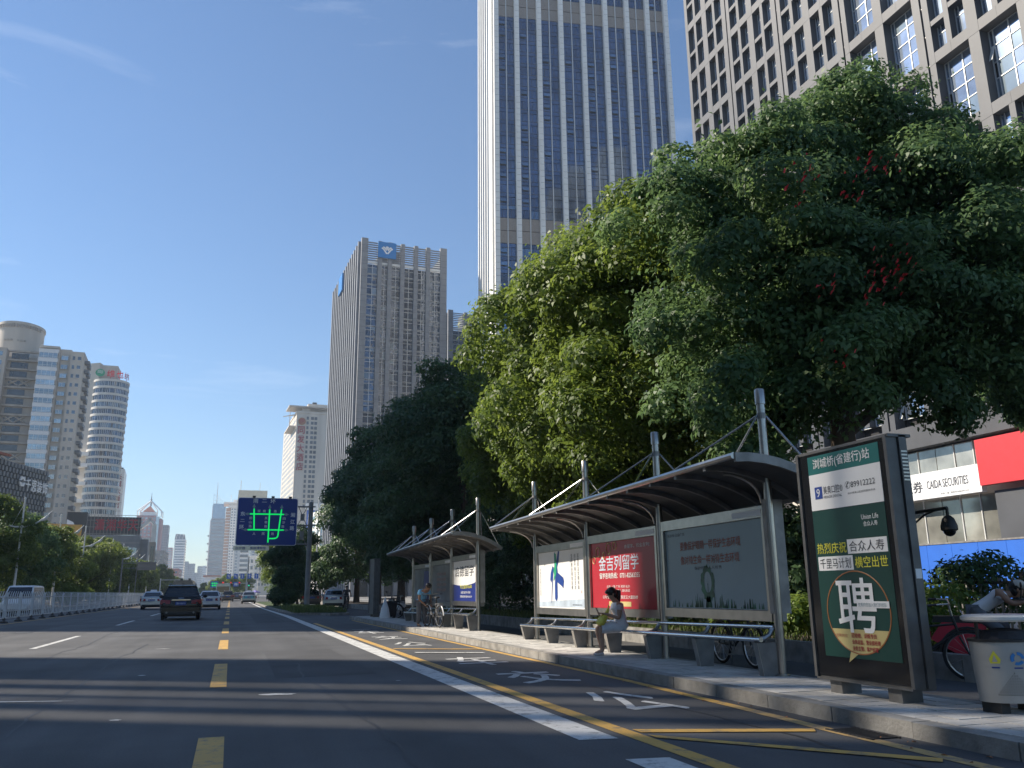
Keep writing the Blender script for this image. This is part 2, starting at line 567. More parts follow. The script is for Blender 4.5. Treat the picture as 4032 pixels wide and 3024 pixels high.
def piece(name, parent, mname, x0, x1, y0, y1, z0, z1):
    o = link(name, unit_box(mname), parent)
    o.location = (x0, y0, z0)
    o.scale = (x1 - x0, y1 - y0, z1 - z0)
    return o

class Pieces:
    """Alike box pieces of one thing: the first `limit` are parts of their own, the rest ONE stuff part."""
    def __init__(s, parent, name, mname, limit=290, alt=None, prob=0.1):
        s.p, s.n, s.m, s.lim, s.k, s.mb = parent, name, mname, limit, 0, None
        s.alt, s.prob, s.rg = alt, prob, random.Random(len(name) + limit)
    def add(s, *b):
        s.k += 1
        if s.k <= s.lim:
            return piece(s.n, s.p, s.alt if s.alt and s.rg.random() < s.prob else s.m, *b)
        if s.mb is None:
            s.mb = MB()
        s.mb.box(*b)
    def done(s):
        if s.mb:
            s.mb.build(s.n, s.m, s.p, kind='stuff', fix=False)

# lettering: font outlines turned into flat meshes, standing in the local x-z plane and facing -y
_txt = {}
TMP = bpy.data.scenes.new('workbench')
def evaluated_mesh(o):
    vl = TMP.view_layers[0]
    vl.update()
    return bpy.data.meshes.new_from_object(o.evaluated_get(vl.depsgraph))

def text_mesh(body):
    if body not in _txt:
        cu = bpy.data.curves.new('lettering', 'FONT')
        cu.body = body
        cu.resolution_u = 2
        o = bpy.data.objects.new('lettering', cu)
        TMP.collection.objects.link(o)
        me = evaluated_mesh(o)
        v = np.empty(len(me.vertices) * 3, dtype=np.float32)
        me.vertices.foreach_get('co', v)
        v = v.reshape(-1, 3)
        f = [tuple(p.vertices) for p in me.polygons]
        bpy.data.objects.remove(o)
        bpy.data.curves.remove(cu)
        bpy.data.meshes.remove(me)
        lo, hi = v.min(0), v.max(0)
        _txt[body] = (v, f, lo, hi)
    return _txt[body]

def lettering(parent, body, mname, x0, z0, h, w=None, y=-0.004, name='lettering', thick=0.0, flat=False, bold=0.0, vertical=False, shear=0.0):
    """Text with its ink box at (x0, z0) lower left, height h (and width w if given)."""
    mb = MB()
    if vertical:
        n = len(body)
        for i, ch in enumerate(body):
            if ch == ' ':
                continue
            _put(mb, ch, x0, z0 + h * (1 - (i + 1) / n) + h / n * 0.06, h / n * 0.88, w, y, thick, flat, bold, shear)
    else:
        _put(mb, body, x0, z0, h, w, y, thick, flat, bold, shear)
    return mb.build(name, mname, parent, fix=False)

def _put(mb, body, x0, z0, h, w, y, thick, flat, bold, shear):
    v, f, lo, hi = text_mesh(body)
    s = h / max(1e-6, hi[1] - lo[1])
    sx = s if w is None else w / max(1e-6, hi[0] - lo[0])
    P = [((a[0] - lo[0]) * sx + x0, (a[1] - lo[1]) * s + z0) for a in v]
    offs = [(0, 0)] if not bold else [(0, 0), (bold * h, 0), (0, bold * h), (bold * h, bold * h)]
    for k, (dx, dz) in enumerate(offs):
        yy = y - 0.0004 * k
        if flat:
            vs = [(p[0] + dx, p[1] + dz, y + 0.0006 * k) for p in P]
        else:
            vs = [(p[0] + dx + shear * (p[1] - z0), yy, p[1] + dz) for p in P]
        mb.add(vs, f)
        if thick:
            mb.add([(a, b + thick, c) for a, b, c in vs], f)
            # edge walls
            cnt = {}
            for q in f:
                for i in range(len(q)):
                    e = (q[i], q[(i + 1) % len(q)])
                    kk = (min(e), max(e))
                    cnt[kk] = cnt.get(kk, 0) + 1
            base = len(mb.v)
            mb.v += [tuple(a) for a in vs] + [(a, b + thick, c) for a, b, c in vs]
            nn = len(vs)
            for (i, j), n_ in cnt.items():
                if n_ == 1:
                    mb.f.append((base + i, base + j, base + j + nn, base + i + nn))
                    mb.m.append(0)
# ================================================================== GROUND, ROAD, PAVEMENTS
def sheet(name, poly, z, mname, parent=None, kind=None):
    mb = MB()
    mb.add([(x, y, z) for x, y in poly], [tuple(range(len(poly)))])
    return mb.build(name, mname, parent, kind=kind, fix=False)

g = sheet('ground', [(-3000, -800), (3000, -800), (3000, 5000), (-3000, 5000)], -0.03, 'ground', kind='structure')
road = sheet('road', [(-21, -60), (9.05, -60), (9.05, 46), (9.05, 1500), (-21, 1500)], 0.0, 'asphalt', kind='structure')
plaza = sheet('plaza', [(12.9, -60), (45.9, -60), (45.9, 160), (12.9, 160)], 0.02, 'plaza', kind='structure')
for i, (a, b, c) in enumerate([(-46, -26.5, 0.10)]):
    mb = MB(); mb.box(a, b, -60, 900, -0.02, c)
    mb.build('pavement', 'plaza', kind='structure')
E4 = 0.004
# yellow dashes of the bus lane, white lane dashes, wide broken edge line
y = 4.15
while y < 210:
    if y > 4.3 or True:
        sheet('yellow_dash', [(-0.18, y), (0.03, y), (0.03, y + 4.0), (-0.18, y + 4.0)], E4, 'paint_yellow', road)
    y += 8.2
y = 23.0
for k in range(13):
    yy = 22.9 + 15.8 * k
    sheet('white_dash', [(-4.38, yy), (-4.23, yy), (-4.23, yy + 6.5), (-4.38, yy + 6.5)], E4, 'paint_white', road)
    if k > 1:
        sheet('white_dash', [(-15.6, yy), (-15.45, yy), (-15.45, yy + 6.5), (-15.6, yy + 6.5)], E4, 'paint_white', road)
sheet('edge_line', [(2.80, 6.85), (3.13, 6.80), (3.13, 48), (2.95, 58), (2.72, 72), (2.70, 130), (2.5, 130), (2.52, 72), (2.68, 58), (2.80, 48)], E4, 'paint_white', road)
sheet('edge_line', [(2.80, 1.9), (3.13, 1.9), (3.13, 5.93), (2.80, 5.98)], E4, 'paint_white', road)
sheet('edge_line', [(-9.55, -20), (-9.43, -20), (-9.25, 60), (-8.9, 110), (-9.0, 110), (-9.4, 60)], E4, 'paint_yellow', road)
# bus bay: yellow outline, hatching, kerb line
sheet('bay_line', [(3.24, 2.0), (3.40, 2.0), (3.40, 36), (3.24, 36)], E4, 'paint_yellow', road)
sheet('bay_line', [(3.43, 7.16), (3.43, 6.98), (4.82, 6.47), (4.90, 6.60)], E4 * 2, 'paint_yellow', road)
sheet('bay_line', [(3.43, 6.86), (3.43, 6.70), (4.80, 5.07), (4.90, 5.17)], E4 * 2, 'paint_yellow', road)
sheet('bay_line', [(3.43, 18.95), (3.43, 18.75), (5.12, 17.75), (5.12, 17.95)], E4 * 2, 'paint_yellow', road)
sheet('kerb_line', [(5.02, 8.2), (5.15, 8.2), (5.24, 11), (5.24, 38.6), (5.12, 38.6), (5.12, 11)], E4, 'paint_yellow', road)
sheet('kerb_line', [(4.84, 2.0), (4.99, 2.0), (5.06, 6.4), (5.15, 8.2), (5.02, 8.2), (4.92, 6.4)], E4, 'paint_yellow_worn', road)
# painted words: bus stop (two sets)
for k, (ch, x0, x1, y0, y1) in enumerate([('公', 3.92, 4.62, 8.15, 9.85), ('交', 3.80, 4.62, 11.1, 12.8), ('车', 3.78, 4.62, 14.05, 15.9),
                                           ('公', 3.75, 4.5, 19.6, 21.2), ('交', 3.75, 4.5, 22.6, 24.4), ('车', 3.75, 4.5, 26.0, 28.0)]):
    lettering(road, ch, 'paint_white', x0, y0, y1 - y0, w=x1 - x0, y=E4, name='road_lettering', flat=True, bold=0.012)
sheet('stop_bar', [(3.62, 17.55), (3.62, 17.35), (4.86, 16.65), (4.86, 16.85)], E4 * 3, 'paint_white', road)
# scuffed paint smears on the near lane
rs = random.Random(4)
for cx, cy, l, w in [(-2.35, 11.7, 1.7, 0.09), (0.62, 11.2, 0.42, 0.16), (-1.2, 14.6, 0.12, 0.1), (-1.0, 9.6, 0.12, 0.07), (2.3, 12.2, 0.07, 0.05), (-2.9, 12.9, 0.4, 0.05), (-1.4, 21.4, 0.35, 0.1)]:
    n = 14
    pl = []
    for i in range(n):
        t = 2 * math.pi * i / n
        q = 0.75 + 0.5 * rs.random()
        a, b = math.cos(t) * l / 2 * q, math.sin(t) * w / 2 * q
        pl.append((cx + a * 0.96 + b * 0.3, cy - a * 0.3 + b))
    sheet('paint_smear', pl, E4, 'paint_white', road)

# patches, sealed cracks and manhole covers
for x0, x1, ya, yb in [(-3.9, -2.7, 6.2, 9.4), (0.7, 2.2, 13.2, 19.5), (-8.2, -6.4, 27, 41), (1.1, 2.4, 38, 55), (3.6, 4.9, 30.5, 34)]:
    sheet('asphalt_patch', [(x0, ya), (x1, ya + .12), (x1 - .05, yb), (x0 + .06, yb - .1)], 0.002, 'asphalt_patch', road)
ck = random.Random(12)
for x, ya, yb in [(1.55, 3.0, 16.0), (-1.9, 5.0, 24.0), (-3.4, 18, 40), (4.55, 4, 14), (2.35, 24, 44)]:
    L_, R_ = [], []
    y = ya
    xx = x
    while y < yb:
        xx += ck.uniform(-.05, .05)
        w = ck.uniform(.008, .02)
        L_.append((xx - w, y)); R_.append((xx + w, y))
        y += ck.uniform(.15, .5)
    sheet('crack_seal', L_ + R_[::-1], 0.0028, 'bitumen', road)
for x, y in [(4.2, 29.0), (-6.6, 33.0)]:
    mb = MB(); mb.lathe([(.36, 0), (.36, .004)], 28, (x, y, 0.001)); mb.build('manhole_rim', 'bitumen', road, fix=True)
    mb = MB(); mb.lathe([(.31, 0), (.31, .005)], 28, (x, y, 0.0025)); mc = mb.build('manhole_cover', 'steel_dull', road)
    mb = MB()
    for i in range(-4, 5):
        h_ = math.sqrt(max(0, .3 ** 2 - (i * .065) ** 2))
        mb.box(x + i * .065 - .012, x + i * .065 + .012, y - h_, y + h_, .0075, .0095)
    mb.build('cover_ribs', 'iron', mc, fix=False)
# bus-stop platform with kerb stones and pavers
plat = MB()
plat.box(5.52, 6.70, -12, 40.4, -0.02, 0.104)
platform = plat.build('bus_stop_platform', 'mortar', kind='structure')
yy = -12.0
rk = random.Random(7)
while yy < 40.3:
    L = 0.995
    d = rk.uniform(-0.006, 0.006)
    piece('kerb_stone', platform, 'kerb', 5.33 + d, 5.515, yy, yy + L - 0.012, -0.02, 0.13 + rk.uniform(-0.004, 0.004))
    piece('kerb_stone', platform, 'kerb', 6.705, 6.83 + d, yy, yy + L - 0.012, -0.02, 0.13)
    yy += L
pv = Pieces(platform, 'paver', 'paver', 295)
ny = 0
y0 = 4.2
rows = []
while y0 < 40.2:
    rows.append(y0); y0 += 0.236
y0 = 4.2 - 0.236
while y0 > -12:
    rows.append(y0); y0 -= 0.236
for r_, ya in enumerate(rows):
    for c_ in range(5):
        xa = 5.525 + c_ * 0.2335
        h = rk.uniform(-0.003, 0.003)
        pv.add(xa + 0.007, xa + 0.2265, ya + 0.007, ya + 0.229, 0.1, 0.13 + h)
pv.done()
# drain grate by the kerb
dg_ = MB()
for i in range(11):
    dg_.box(4.98, 5.24, 5.98 + i * 0.05, 5.98 + i * 0.05 + 0.022, 0.0, 0.012)
dg_.box(4.97, 4.99, 5.96, 6.54, 0.0, 0.013); dg_.box(5.235, 5.255, 5.96, 6.54, 0.0, 0.013)
dg_.build('drain_grate', 'iron', road)
lv = MB()
for i in range(26):
    x, y, s_ = rk.uniform(4.9, 5.3), rk.uniform(3, 11), rk.uniform(0.012, 0.035)
    a = rk.random() * 6
    lv.add([(x - s_ * math.cos(a), y - s_ * math.sin(a), 0.006), (x + s_ * .5 * math.sin(a), y - s_ * .5 * math.cos(a), 0.014),
            (x + s_ * math.cos(a), y + s_ * math.sin(a), 0.008), (x - s_ * .5 * math.sin(a), y + s_ * .5 * math.cos(a), 0.018)], [(0, 1, 2, 3)])
lv.build('gutter_leaves', 'ring_orange', kind='stuff', fix=False)

# planter strip beyond the cycle lane
pl_ = MB(); pl_.box(9.2, 12.85, -20, 46, -0.02, 0.27); pl_.box(9.2, 12.85, 55, 130, -0.02, 0.27)
planter = pl_.build('planter_bed', 'soil', kind='structure')
yy = -20
while yy < 130:
    if not (45 < yy < 55):
        piece('kerb_stone', planter, 'kerb', 9.02, 9.2, yy, yy + 0.985, -0.02, 0.33)
        if yy > 10:
            pass
    yy += 1.0
# traffic island past the bay
isl = [(2.95, 120), (3.0, 84), (3.12, 62), (3.5, 54), (4.1, 50.2), (5.2, 47.9), (6.3, 48.2), (6.6, 54), (6.7, 120)]
mb = MB(); mb.prism(isl, -0.02, 0.12, axis='z')
island = mb.build('traffic_island', 'kerb', kind='structure')
ci = [(4.9 + (x - 4.9) * 0.9, 66 + (y - 66) * 0.97) for x, y in isl]
mb = MB(); mb.prism(ci, 0.05, 0.15, axis='z')
mb.build('island_soil', 'turf', island)
# left verge beyond the opposite carriageway
mb = MB(); mb.box(-26.4, -21.2, -60, 600, -0.02, 0.2)
verge = mb.build('verge', 'soil', kind='structure')
mb = MB(); mb.box(-21.2, -21.0, -60, 600, -0.02, 0.17)
mb.build('kerb_strip', 'kerb', verge)

def grass_blades(name, area, n, h, seed, mname='leaf_grass', kind='stuff', z=0.26):
    rg = np.random.default_rng(seed)
    x0, x1, y0, y1 = area
    p = np.stack([rg.uniform(x0, x1, n), rg.uniform(y0, y1, n), np.full(n, z)], 1)
    a = rg.uniform(0, 2 * np.pi, n)
    hh = h * rg.uniform(0.4, 1.2, n)
    w = np.stack([np.cos(a), np.sin(a), 0 * a], 1) * (0.012 * (h / 0.2))
    le = np.stack([rg.normal(0, .4, n) * hh, rg.normal(0, .4, n) * hh, hh], 1)
    v = np.stack([p - w, p + w, p + le * 0.6 + w * 0.7, p + le], 1).reshape(-1, 3)
    return np_quads(name, v, rg.random(n), mname, None, kind)

def np_quads(name, v, tone, mname, parent=None, kind=None):
    """v: (4n,3) corner array of n quads; tone: n values for the leaf colour."""
    n = len(v) // 4
    me = bpy.data.meshes.new(name)
    me.vertices.add(4 * n)
    me.vertices.foreach_set('co', v.astype(np.float32).ravel())
    me.loops.add(4 * n)
    me.loops.foreach_set('vertex_index', np.arange(4 * n, dtype=np.int32))
    me.polygons.add(n)
    me.polygons.foreach_set('loop_start', np.arange(0, 4 * n, 4, dtype=np.int32))
    me.polygons.foreach_set('loop_total', np.full(n, 4, dtype=np.int32))
    at = me.attributes.new('tone', 'FLOAT', 'FACE')
    at.data.foreach_set('value', tone.astype(np.float32))
    me.materials.append(MATS[mname])
    me.update(calc_edges=True)
    return link(name, me, parent, kind)

grass_blades('planter_grass', (9.2, 12.6, 4, 45), 9000, 0.22, 3)
grass_blades('island_grass', (3.4, 6.3, 49, 64), 5000, 0.3, 5, z=0.14)
# ================================================================== BUILDINGS
def granite_building():
    # facade in the plane x = 46 facing the road; local x runs towards the camera, local y into the block
    t = thing('office_block', 'grey granite office block with deep square window openings beside the bus stop trees', 'building', (46, 74.1, 0), R(-90))
    H0, H1 = 12.2, 89.0
    core = MB()
    core.box(0.1, 66, 0.98, 40, 0, H1 - 1)
    core.build('core', 'dark_void', t)
    top = MB(); top.box(-0.02, 66, 0, 0.75, 76.95, H1); top.box(0, 66, 0.75, 40, H1 - 1, H1)
    top.box(0.05, 0.66, 0.04, 40, 0, H1)
    top.build('parapet_wall', 'granite', t)
    panel = Pieces(t, 'cladding_panel', 'granite', 290)
    sill = Pieces(t, 'soffit_panel', 'granite_soffit', 120)
    pane = Pieces(t, 'pane', 'glass_granite', 290, alt='glass_pale', prob=.2)
    PIT = 8.1
    tops = [57.1 - 6.4 * k for k in (0, 1, 2, 3, 4)] + [63.5, 69.9, 76.3, 57.1 - 6.4 * 5, 57.1 - 6.4 * 6]
    rg = random.Random(11)
    for mod in (3, 4, 2, 1, 0, 5, 6):
        a0 = 0.06 + mod * PIT
        # groove with a slim downpipe
        for zt in tops:
            zb = zt - 5.55
            for op in (0, 1):
                xl = a0 + 0.62 + op * (2.9 + 0.9)
                xr = xl + 2.9
                # piers either side, one stone per storey with an open joint
                pl0 = a0 + 0.07 if op == 0 else None
                if op == 0:
                    panel.add(a0 + (0.09 if mod else 0.3), xl, 0, 0.92, zb - 0.84, zt - 0.012)
                    panel.add(xr, xr + 0.9, 0, 0.92, zb - 0.84, zt - 0.012)
                else:
                    panel.add(xr, a0 + PIT - 0.09, 0, 0.92, zb - 0.84, zt - 0.012)
                # spandrel: two stones
                zz0, zz1 = zt + 0.012, zt + 0.838
                panel.add(xl + 0.006, xl + 1.45, 0.012, 0.92, zz0, zz1)
                panel.add(xl + 1.462, xr - 0.006, 0.012, 0.92, zz0, zz1)
                sill.add(xl + 0.006, xr - 0.006, 0.03, 0.92, zt - 0.0, zt + 0.012)
                big = (mod == 4 and zt < 40 and zt > 33) or (mod == 3) or (mod >= 5 and op == 1) or (mod == 4 and zt > 60)
                bars = MB()
                yg = 0.80
                if big:
                    cols = [xl + 0.34, xl + 1.55, xr]
                    lows = [zb, zb + 1.9, zb + 3.1, zb + 4.3, zt]
                    # slim casement column on the left, then two columns of panes
                    for xa, xb in ((xl, cols[0]), (cols[0], cols[1]), (cols[1], cols[2])):
                        for za, zc in zip(lows[:-1], lows[1:]):
                            if not (xa == xl and rg.random() < 0.22):
                                pane.add(xa + 0.03, xb - 0.03, yg + rg.uniform(0, 0.012), yg + 0.03, za + 0.03, zc - 0.03)
                    for xv in (xl + 0.03, cols[0], cols[1], xr - 0.03):
                        bars.box(xv - 0.035, xv + 0.035, yg - 0.05, yg + 0.04, zb, zt)
                    for zv in (zb + 0.03,) + tuple(lows[1:-1]) + (zt - 0.03,):
                        bars.box(xl, xr, yg - 0.045, yg + 0.04, zv - 0.03, zv + 0.03)
                    fr = bars.build('window_frame', 'mullion', t, fix=False)
                    if rg.random() < 0.5:
                        s = MB()
                        zc = lows[rg.choice((0, 2))]
                        s.hexa([(xl + .06, yg - .03, zc + 1.1), (xl + .32, yg - .03, zc + 1.1), (xl + .32, yg, zc + 1.1), (xl + .06, yg, zc + 1.1),
                                (xl + .06, yg - .03, zc + 1.1), (xl + .32, yg - .03, zc + 1.1), (xl + .32, yg, zc + 1.12), (xl + .06, yg, zc + 1.12)])
                        s = MB()
                        s.hexa([(xl + .05, yg - .42, zc + .08), (xl + .32, yg - .42, zc + .08), (xl + .32, yg - .38, zc + .08), (xl + .05, yg - .38, zc + .08),
                                (xl + .05, yg - .06, zc + 1.15), (xl + .32, yg - .06, zc + 1.15), (xl + .32, yg - .02, zc + 1.15), (xl + .05, yg - .02, zc + 1.15)])
                        s.build('open_casement', 'mullion', fr)
                else:
                    # granite cross inside the opening, its arms staggered
                    xc = xl + 1.42
                    za, zc = zb + 2.35, zb + 2.75
                    cr = MB()
                    cr.box(xc - 0.22, xc + 0.22, 0.02, 0.86, zb, zt)
                    cr.box(xl, xc - 0.22, 0.035, 0.86, za - 0.2, za + 0.2)
                    cr.box(xc + 0.22, xr, 0.035, 0.86, zc - 0.2, zc + 0.2)
                    cr.build('stone_cross', 'granite', t, fix=False)
                    for xa, xb, zs in ((xl, xc - .22, za), (xc + .22, xr, zc)):
                        for q0, q1 in ((zb, zs - .2), (zs + .2, zt)):
                            pane.add(xa + 0.02, xb - 0.02, 0.64, 0.67, q0 + 0.02, q1 - 0.02)
                            bars.box(xa, xa + 0.06, 0.60, 0.64, q0, q1)
                            xm = xa + 0.32
                            bars.box(xm - 0.025, xm + 0.025, 0.60, 0.64, q0, q1)
                            bars.box(xa, xb, 0.60, 0.64, q0 + (q1 - q0) * 0.7, q0 + (q1 - q0) * 0.7 + 0.05)
                            bars.box(xa, xb, 0.60, 0.64, q0, q0 + 0.05)
                    bars.build('window_frame', 'mullion', t, fix=False)
        mb = MB(); mb.box(a0 + PIT - 0.05, a0 + PIT + 0.02, 0.12, 0.2, H0, 76.9)
        for zi in range(26):
            mb.box(a0 + PIT - 0.075, a0 + PIT + 0.045, 0.09, 0.2, 14 + zi * 2.4, 14.1 + zi * 2.4)
        mb.build('downpipe', 'steel_dull', t, fix=False)
    panel.done(); sill.done(); pane.done()
    # podium: granite band, shop glazing, pillars
    pod = MB(); pod.box(0, 66, -0.9, 0.75, 10.6, 12.2)
    pod.build('podium_band', 'granite', t)
    gl = Pieces(t, 'shop_pane', 'glass_shop', 60)
    x = 14.0
    while x < 46:
        if not (33.2 < x < 37.6):
            gl.add(x + 0.03, x + 1.57, -0.05, 0.0, 3.6, 6.95)
            gl.add(x + 0.03, x + 1.57, -0.05, 0.0, 8.75, 10.5)
            mb = None
        x += 1.6
    gl.done()
    for x in (14, 17.2, 20.4, 23.6, 26.8, 30.0, 31.6, 38, 39.6, 41.2, 44.4):
        piece('glazing_bar', t, 'mullion', x - 0.035, x + 0.035, -0.12, 0.02, 3.6, 10.5)
    piece('stone_pillar', t, 'granite', 33.5, 36.2, -0.9, 0.6, 0, 6.95)
    piece('stone_pillar', t, 'granite_soffit', 36.3, 37.6, -0.2, 0.6, 0, 6.95)
    piece('stone_pillar', t, 'granite', 16.0, 18.0, -0.9, 0.6, 0, 6.95)
    piece('floor_slab', t, 'white_panel', 12, 50, -0.6, 0.7, 3.55, 3.72)
    piece('inner_ceiling', t, 'cream_render', 12, 50, 0.02, 0.7, 3.75, 10.5)
    return t

granite_building()

def signs_podium():
    s = thing('shop_sign', 'long white shop sign lettered CAIDA SECURITIES above the bright glazing', 'sign', (45.0, 56.0, 0), R(-90))
    mb = MB(); mb.box(0, 14.9, -0.35, 0.05, 6.95, 8.72)
    mb.build('sign_box', 'sign_white', s)
    lettering(s, '财达证券', 'text_dark', 6.5, 7.42, 0.78, y=-0.37, w=3.6, bold=.015)
    lettering(s, 'CAIDA SECURITIES', 'text_dark', 10.5, 7.58, 0.55, y=-0.37, w=3.45)
    lettering(s, '本部二楼  服务热线82301229', 'text_dark', 11.6, 7.1, 0.13, y=-0.37, w=2.3)
    r = thing('shop_sign', 'plain red shop sign at the right end of the office podium', 'sign', (44.9, 41.05, 0), R(-90))
    mb = MB(); mb.box(0, 12, -0.4, 0.05, 7.3, 10.2)
    mb.build('sign_box', 'sign_red', r)
    h = thing('hoarding', 'bright blue hoarding boards behind the iron railings', 'hoarding', (42.5, 58, 0), R(-90))
    x = 0
    while x < 32:
        piece('hoarding_panel', h, 'hoard_blue', x + 0.01, x + 1.99, 0, 0.08, 0.3, 3.75)
        x += 2.0
    mb = MB(); mb.box(0, 32, -0.02, 0.12, 0.02, 0.3); mb.box(0, 32, -0.04, 0.12, 3.75, 3.85)
    mb.build('hoarding_rail', 'steel_dull', h)
    # white banner with red characters, high behind the tree
    b = thing('banner', 'white facade banner with vertical red characters showing through the tree', 'banner', (45.8, 53.5, 0), R(-90))
    mb = MB(); mb.box(0, 9.5, -0.12, 0.1, 20.5, 27.5)
    mb.build('banner_board', 'sign_white', b)
    for i, ch in enumerate('招商热线'):
        lettering(b, ch, 'sign_red', 0.5 + i * 2.3, 21.2, 5.6, w=1.5, y=-0.14, bold=0.03)
signs_podium()

def white_tower():
    # front turned a little towards the road
    t = thing('tower_block', 'tall glass tower with white vertical pilasters, its top out of the picture', 'skyscraper', (63.6, 205, 0), R(-8.4))
    Wd, Dp, H = 52.9, 34.0, 216.0
    core = MB(); core.box(0.4, Wd - 0.4, 0.4, Dp, 0, H)
    core.build('core', 'dark_void', t)
    pil_x = [0.0, 6.1, 12.8, 19.5, 26.4, 33.3, 40.1, 46.6, 52.5]
    seg = Pieces(t, 'pilaster_panel', 'white_panel', 290)
    zs0 = 48.0
    for k in range(int((H - zs0) / 1.9)):
        z = zs0 + 1.9 * k
        for i, px in enumerate(pil_x):
            seg.add(px - 0.66, px + 0.66, -1.45, 0.4, z + 0.04, z + 1.86)
    for i, px in enumerate(pil_x):
        piece('pilaster_edge', t, 'white_panel', px - 0.74, px - 0.55, -1.65, -1.3, 0, H)
        piece('pilaster_backing', t, 'mortar', px - 0.6, px + 0.6, -1.4, 0.4, 0, H)
    seg.done()
    pane = Pieces(t, 'pane', 'glass_tower', 300, alt='glass_tower_light', prob=.14)
    vent = Pieces(t, 'open_window', 'glass_tower_light', 120)
    sub = MB()
    rg = random.Random(5)
    z = 60.0
    mech = [(94.6, 99.0), (166.0, 170.3)]
    while z < H - 3:
        ism = any(a - 1.5 < z < b for a, b in mech)
        for i in range(8):
            a, b = pil_x[i] + 0.62, pil_x[i + 1] - 0.62
            m = (a + b) / 2
            for xa, xb in ((a, m - 0.12), (m + 0.12, b)):
                if ism:
                    piece('louvre_panel', t, 'louvre', xa, xb, 0.0, 0.3, z + 0.1, z + 3.7)
                    continue
                for zz in (z, z + 2.55):
                    hh = 2.5 if zz == z else 1.2
                    y = rg.uniform(0.0, 0.02)
                    pane.add(xa + .05, xb - .05, y, y + 0.3, zz + 0.09, zz + hh - .04)
                if True:
                    pass
                if rg.random() < 0.42 and xa < m:
                    xw = m - 2.1 if xa < m else m + 0.6
                    vent.add(xw, xw + 1.75, -0.5, -0.42, z + 1.0, z + 1.8)
                    sub.box(xw, xw + 1.75, -0.4, -0.02, z + 0.9, z + 0.98)
                for xv in (xa + (xb - xa) * .38,):
                    sub.box(xv - .05, xv + .05, -0.03, 0.02, z + .1, z + 2.4)
                sub.box(xa, xb, -0.02, 0.03, z - .06, z + .07)
                pass
        z += 3.8
    for i in range(8):
        m = (pil_x[i] + pil_x[i + 1]) / 2
        piece('mullion', t, 'mullion', m - 0.13, m + 0.13, -0.35, 0.1, 0, H)
    pane.done(); vent.done()
    sub.build('transom', 'dark_panel', t, kind='stuff', fix=False)
    # west flank: stepped corner and narrow ribs, all sunlit
    for i, y in enumerate((1.4, 4.2, 8.4, 13, 18, 23, 28, 33)):
        piece('flank_rib', t, 'white_panel', -1.1 if i < 2 else -0.8, 0.4, y, y + (2.2 if i < 2 else 1.3), 0, H)
    pf = Pieces(t, 'flank_pane', 'glass_tower', 250)
    for y in (6.4, 9.8, 14.4, 19.4, 24.4, 29.4):
        z = 48.0
        while z < H:
            pf.add(-0.2, 0.35, y, y + 3.4, z + 0.06, z + 3.74)
            z += 3.8
    pf.done()
    piece('east_flank', t, 'grey_concrete', Wd - 0.3, Wd + 0.9, 1.5, Dp, 0, H - 3)
    mb = MB(); mb.box(-6, Wd + 6, -4, Dp + 4, 0, 18)
    mb.build('podium', 'grey_panel', t)
    return t
white_tower()

def emblem(t, x, z, s, y):
    """White tulip-like mark of five strokes."""
    mb = MB()
    def bar(pts, w):
        for (x0, z0), (x1, z1) in zip(pts[:-1], pts[1:]):
            dx, dz = x1 - x0, z1 - z0
            l = math.hypot(dx, dz)
            nx, nz = -dz / l * w, dx / l * w
            mb.quad((x + (x0 + nx) * s, y, z + (z0 + nz) * s), (x + (x1 + nx) * s, y, z + (z1 + nz) * s), (x + (x1 - nx) * s, y, z + (z1 - nz) * s), (x + (x0 - nx) * s, y, z + (z0 - nz) * s))
    for sg in (-1, 1):
        bar([(sg * 0.34, 0.12), (sg * 0.22, 0.04), (sg * 0.02, -0.24)], 0.045)
        bar([(sg * 0.27, 0.19), (sg * 0.14, 0.10), (sg * 0.10 - sg * 0.06, -0.02)], 0.04)
        bar([(sg * 0.20, 0.20), (sg * 0.02, 0.02)], 0.035)
    mb.add([(x - .1 * s, y, z + .2 * s), (x - .06 * s, y, z + .1 * s), (x, y, z + .04 * s), (x + .06 * s, y, z + .1 * s), (x + .1 * s, y, z + .2 * s), (x + .04 * s, y, z + .25 * s), (x - .04 * s, y, z + .25 * s)], [(0, 1, 2, 3, 4, 5, 6)])
    mb.build('emblem', 'sign_white', t, fix=False)

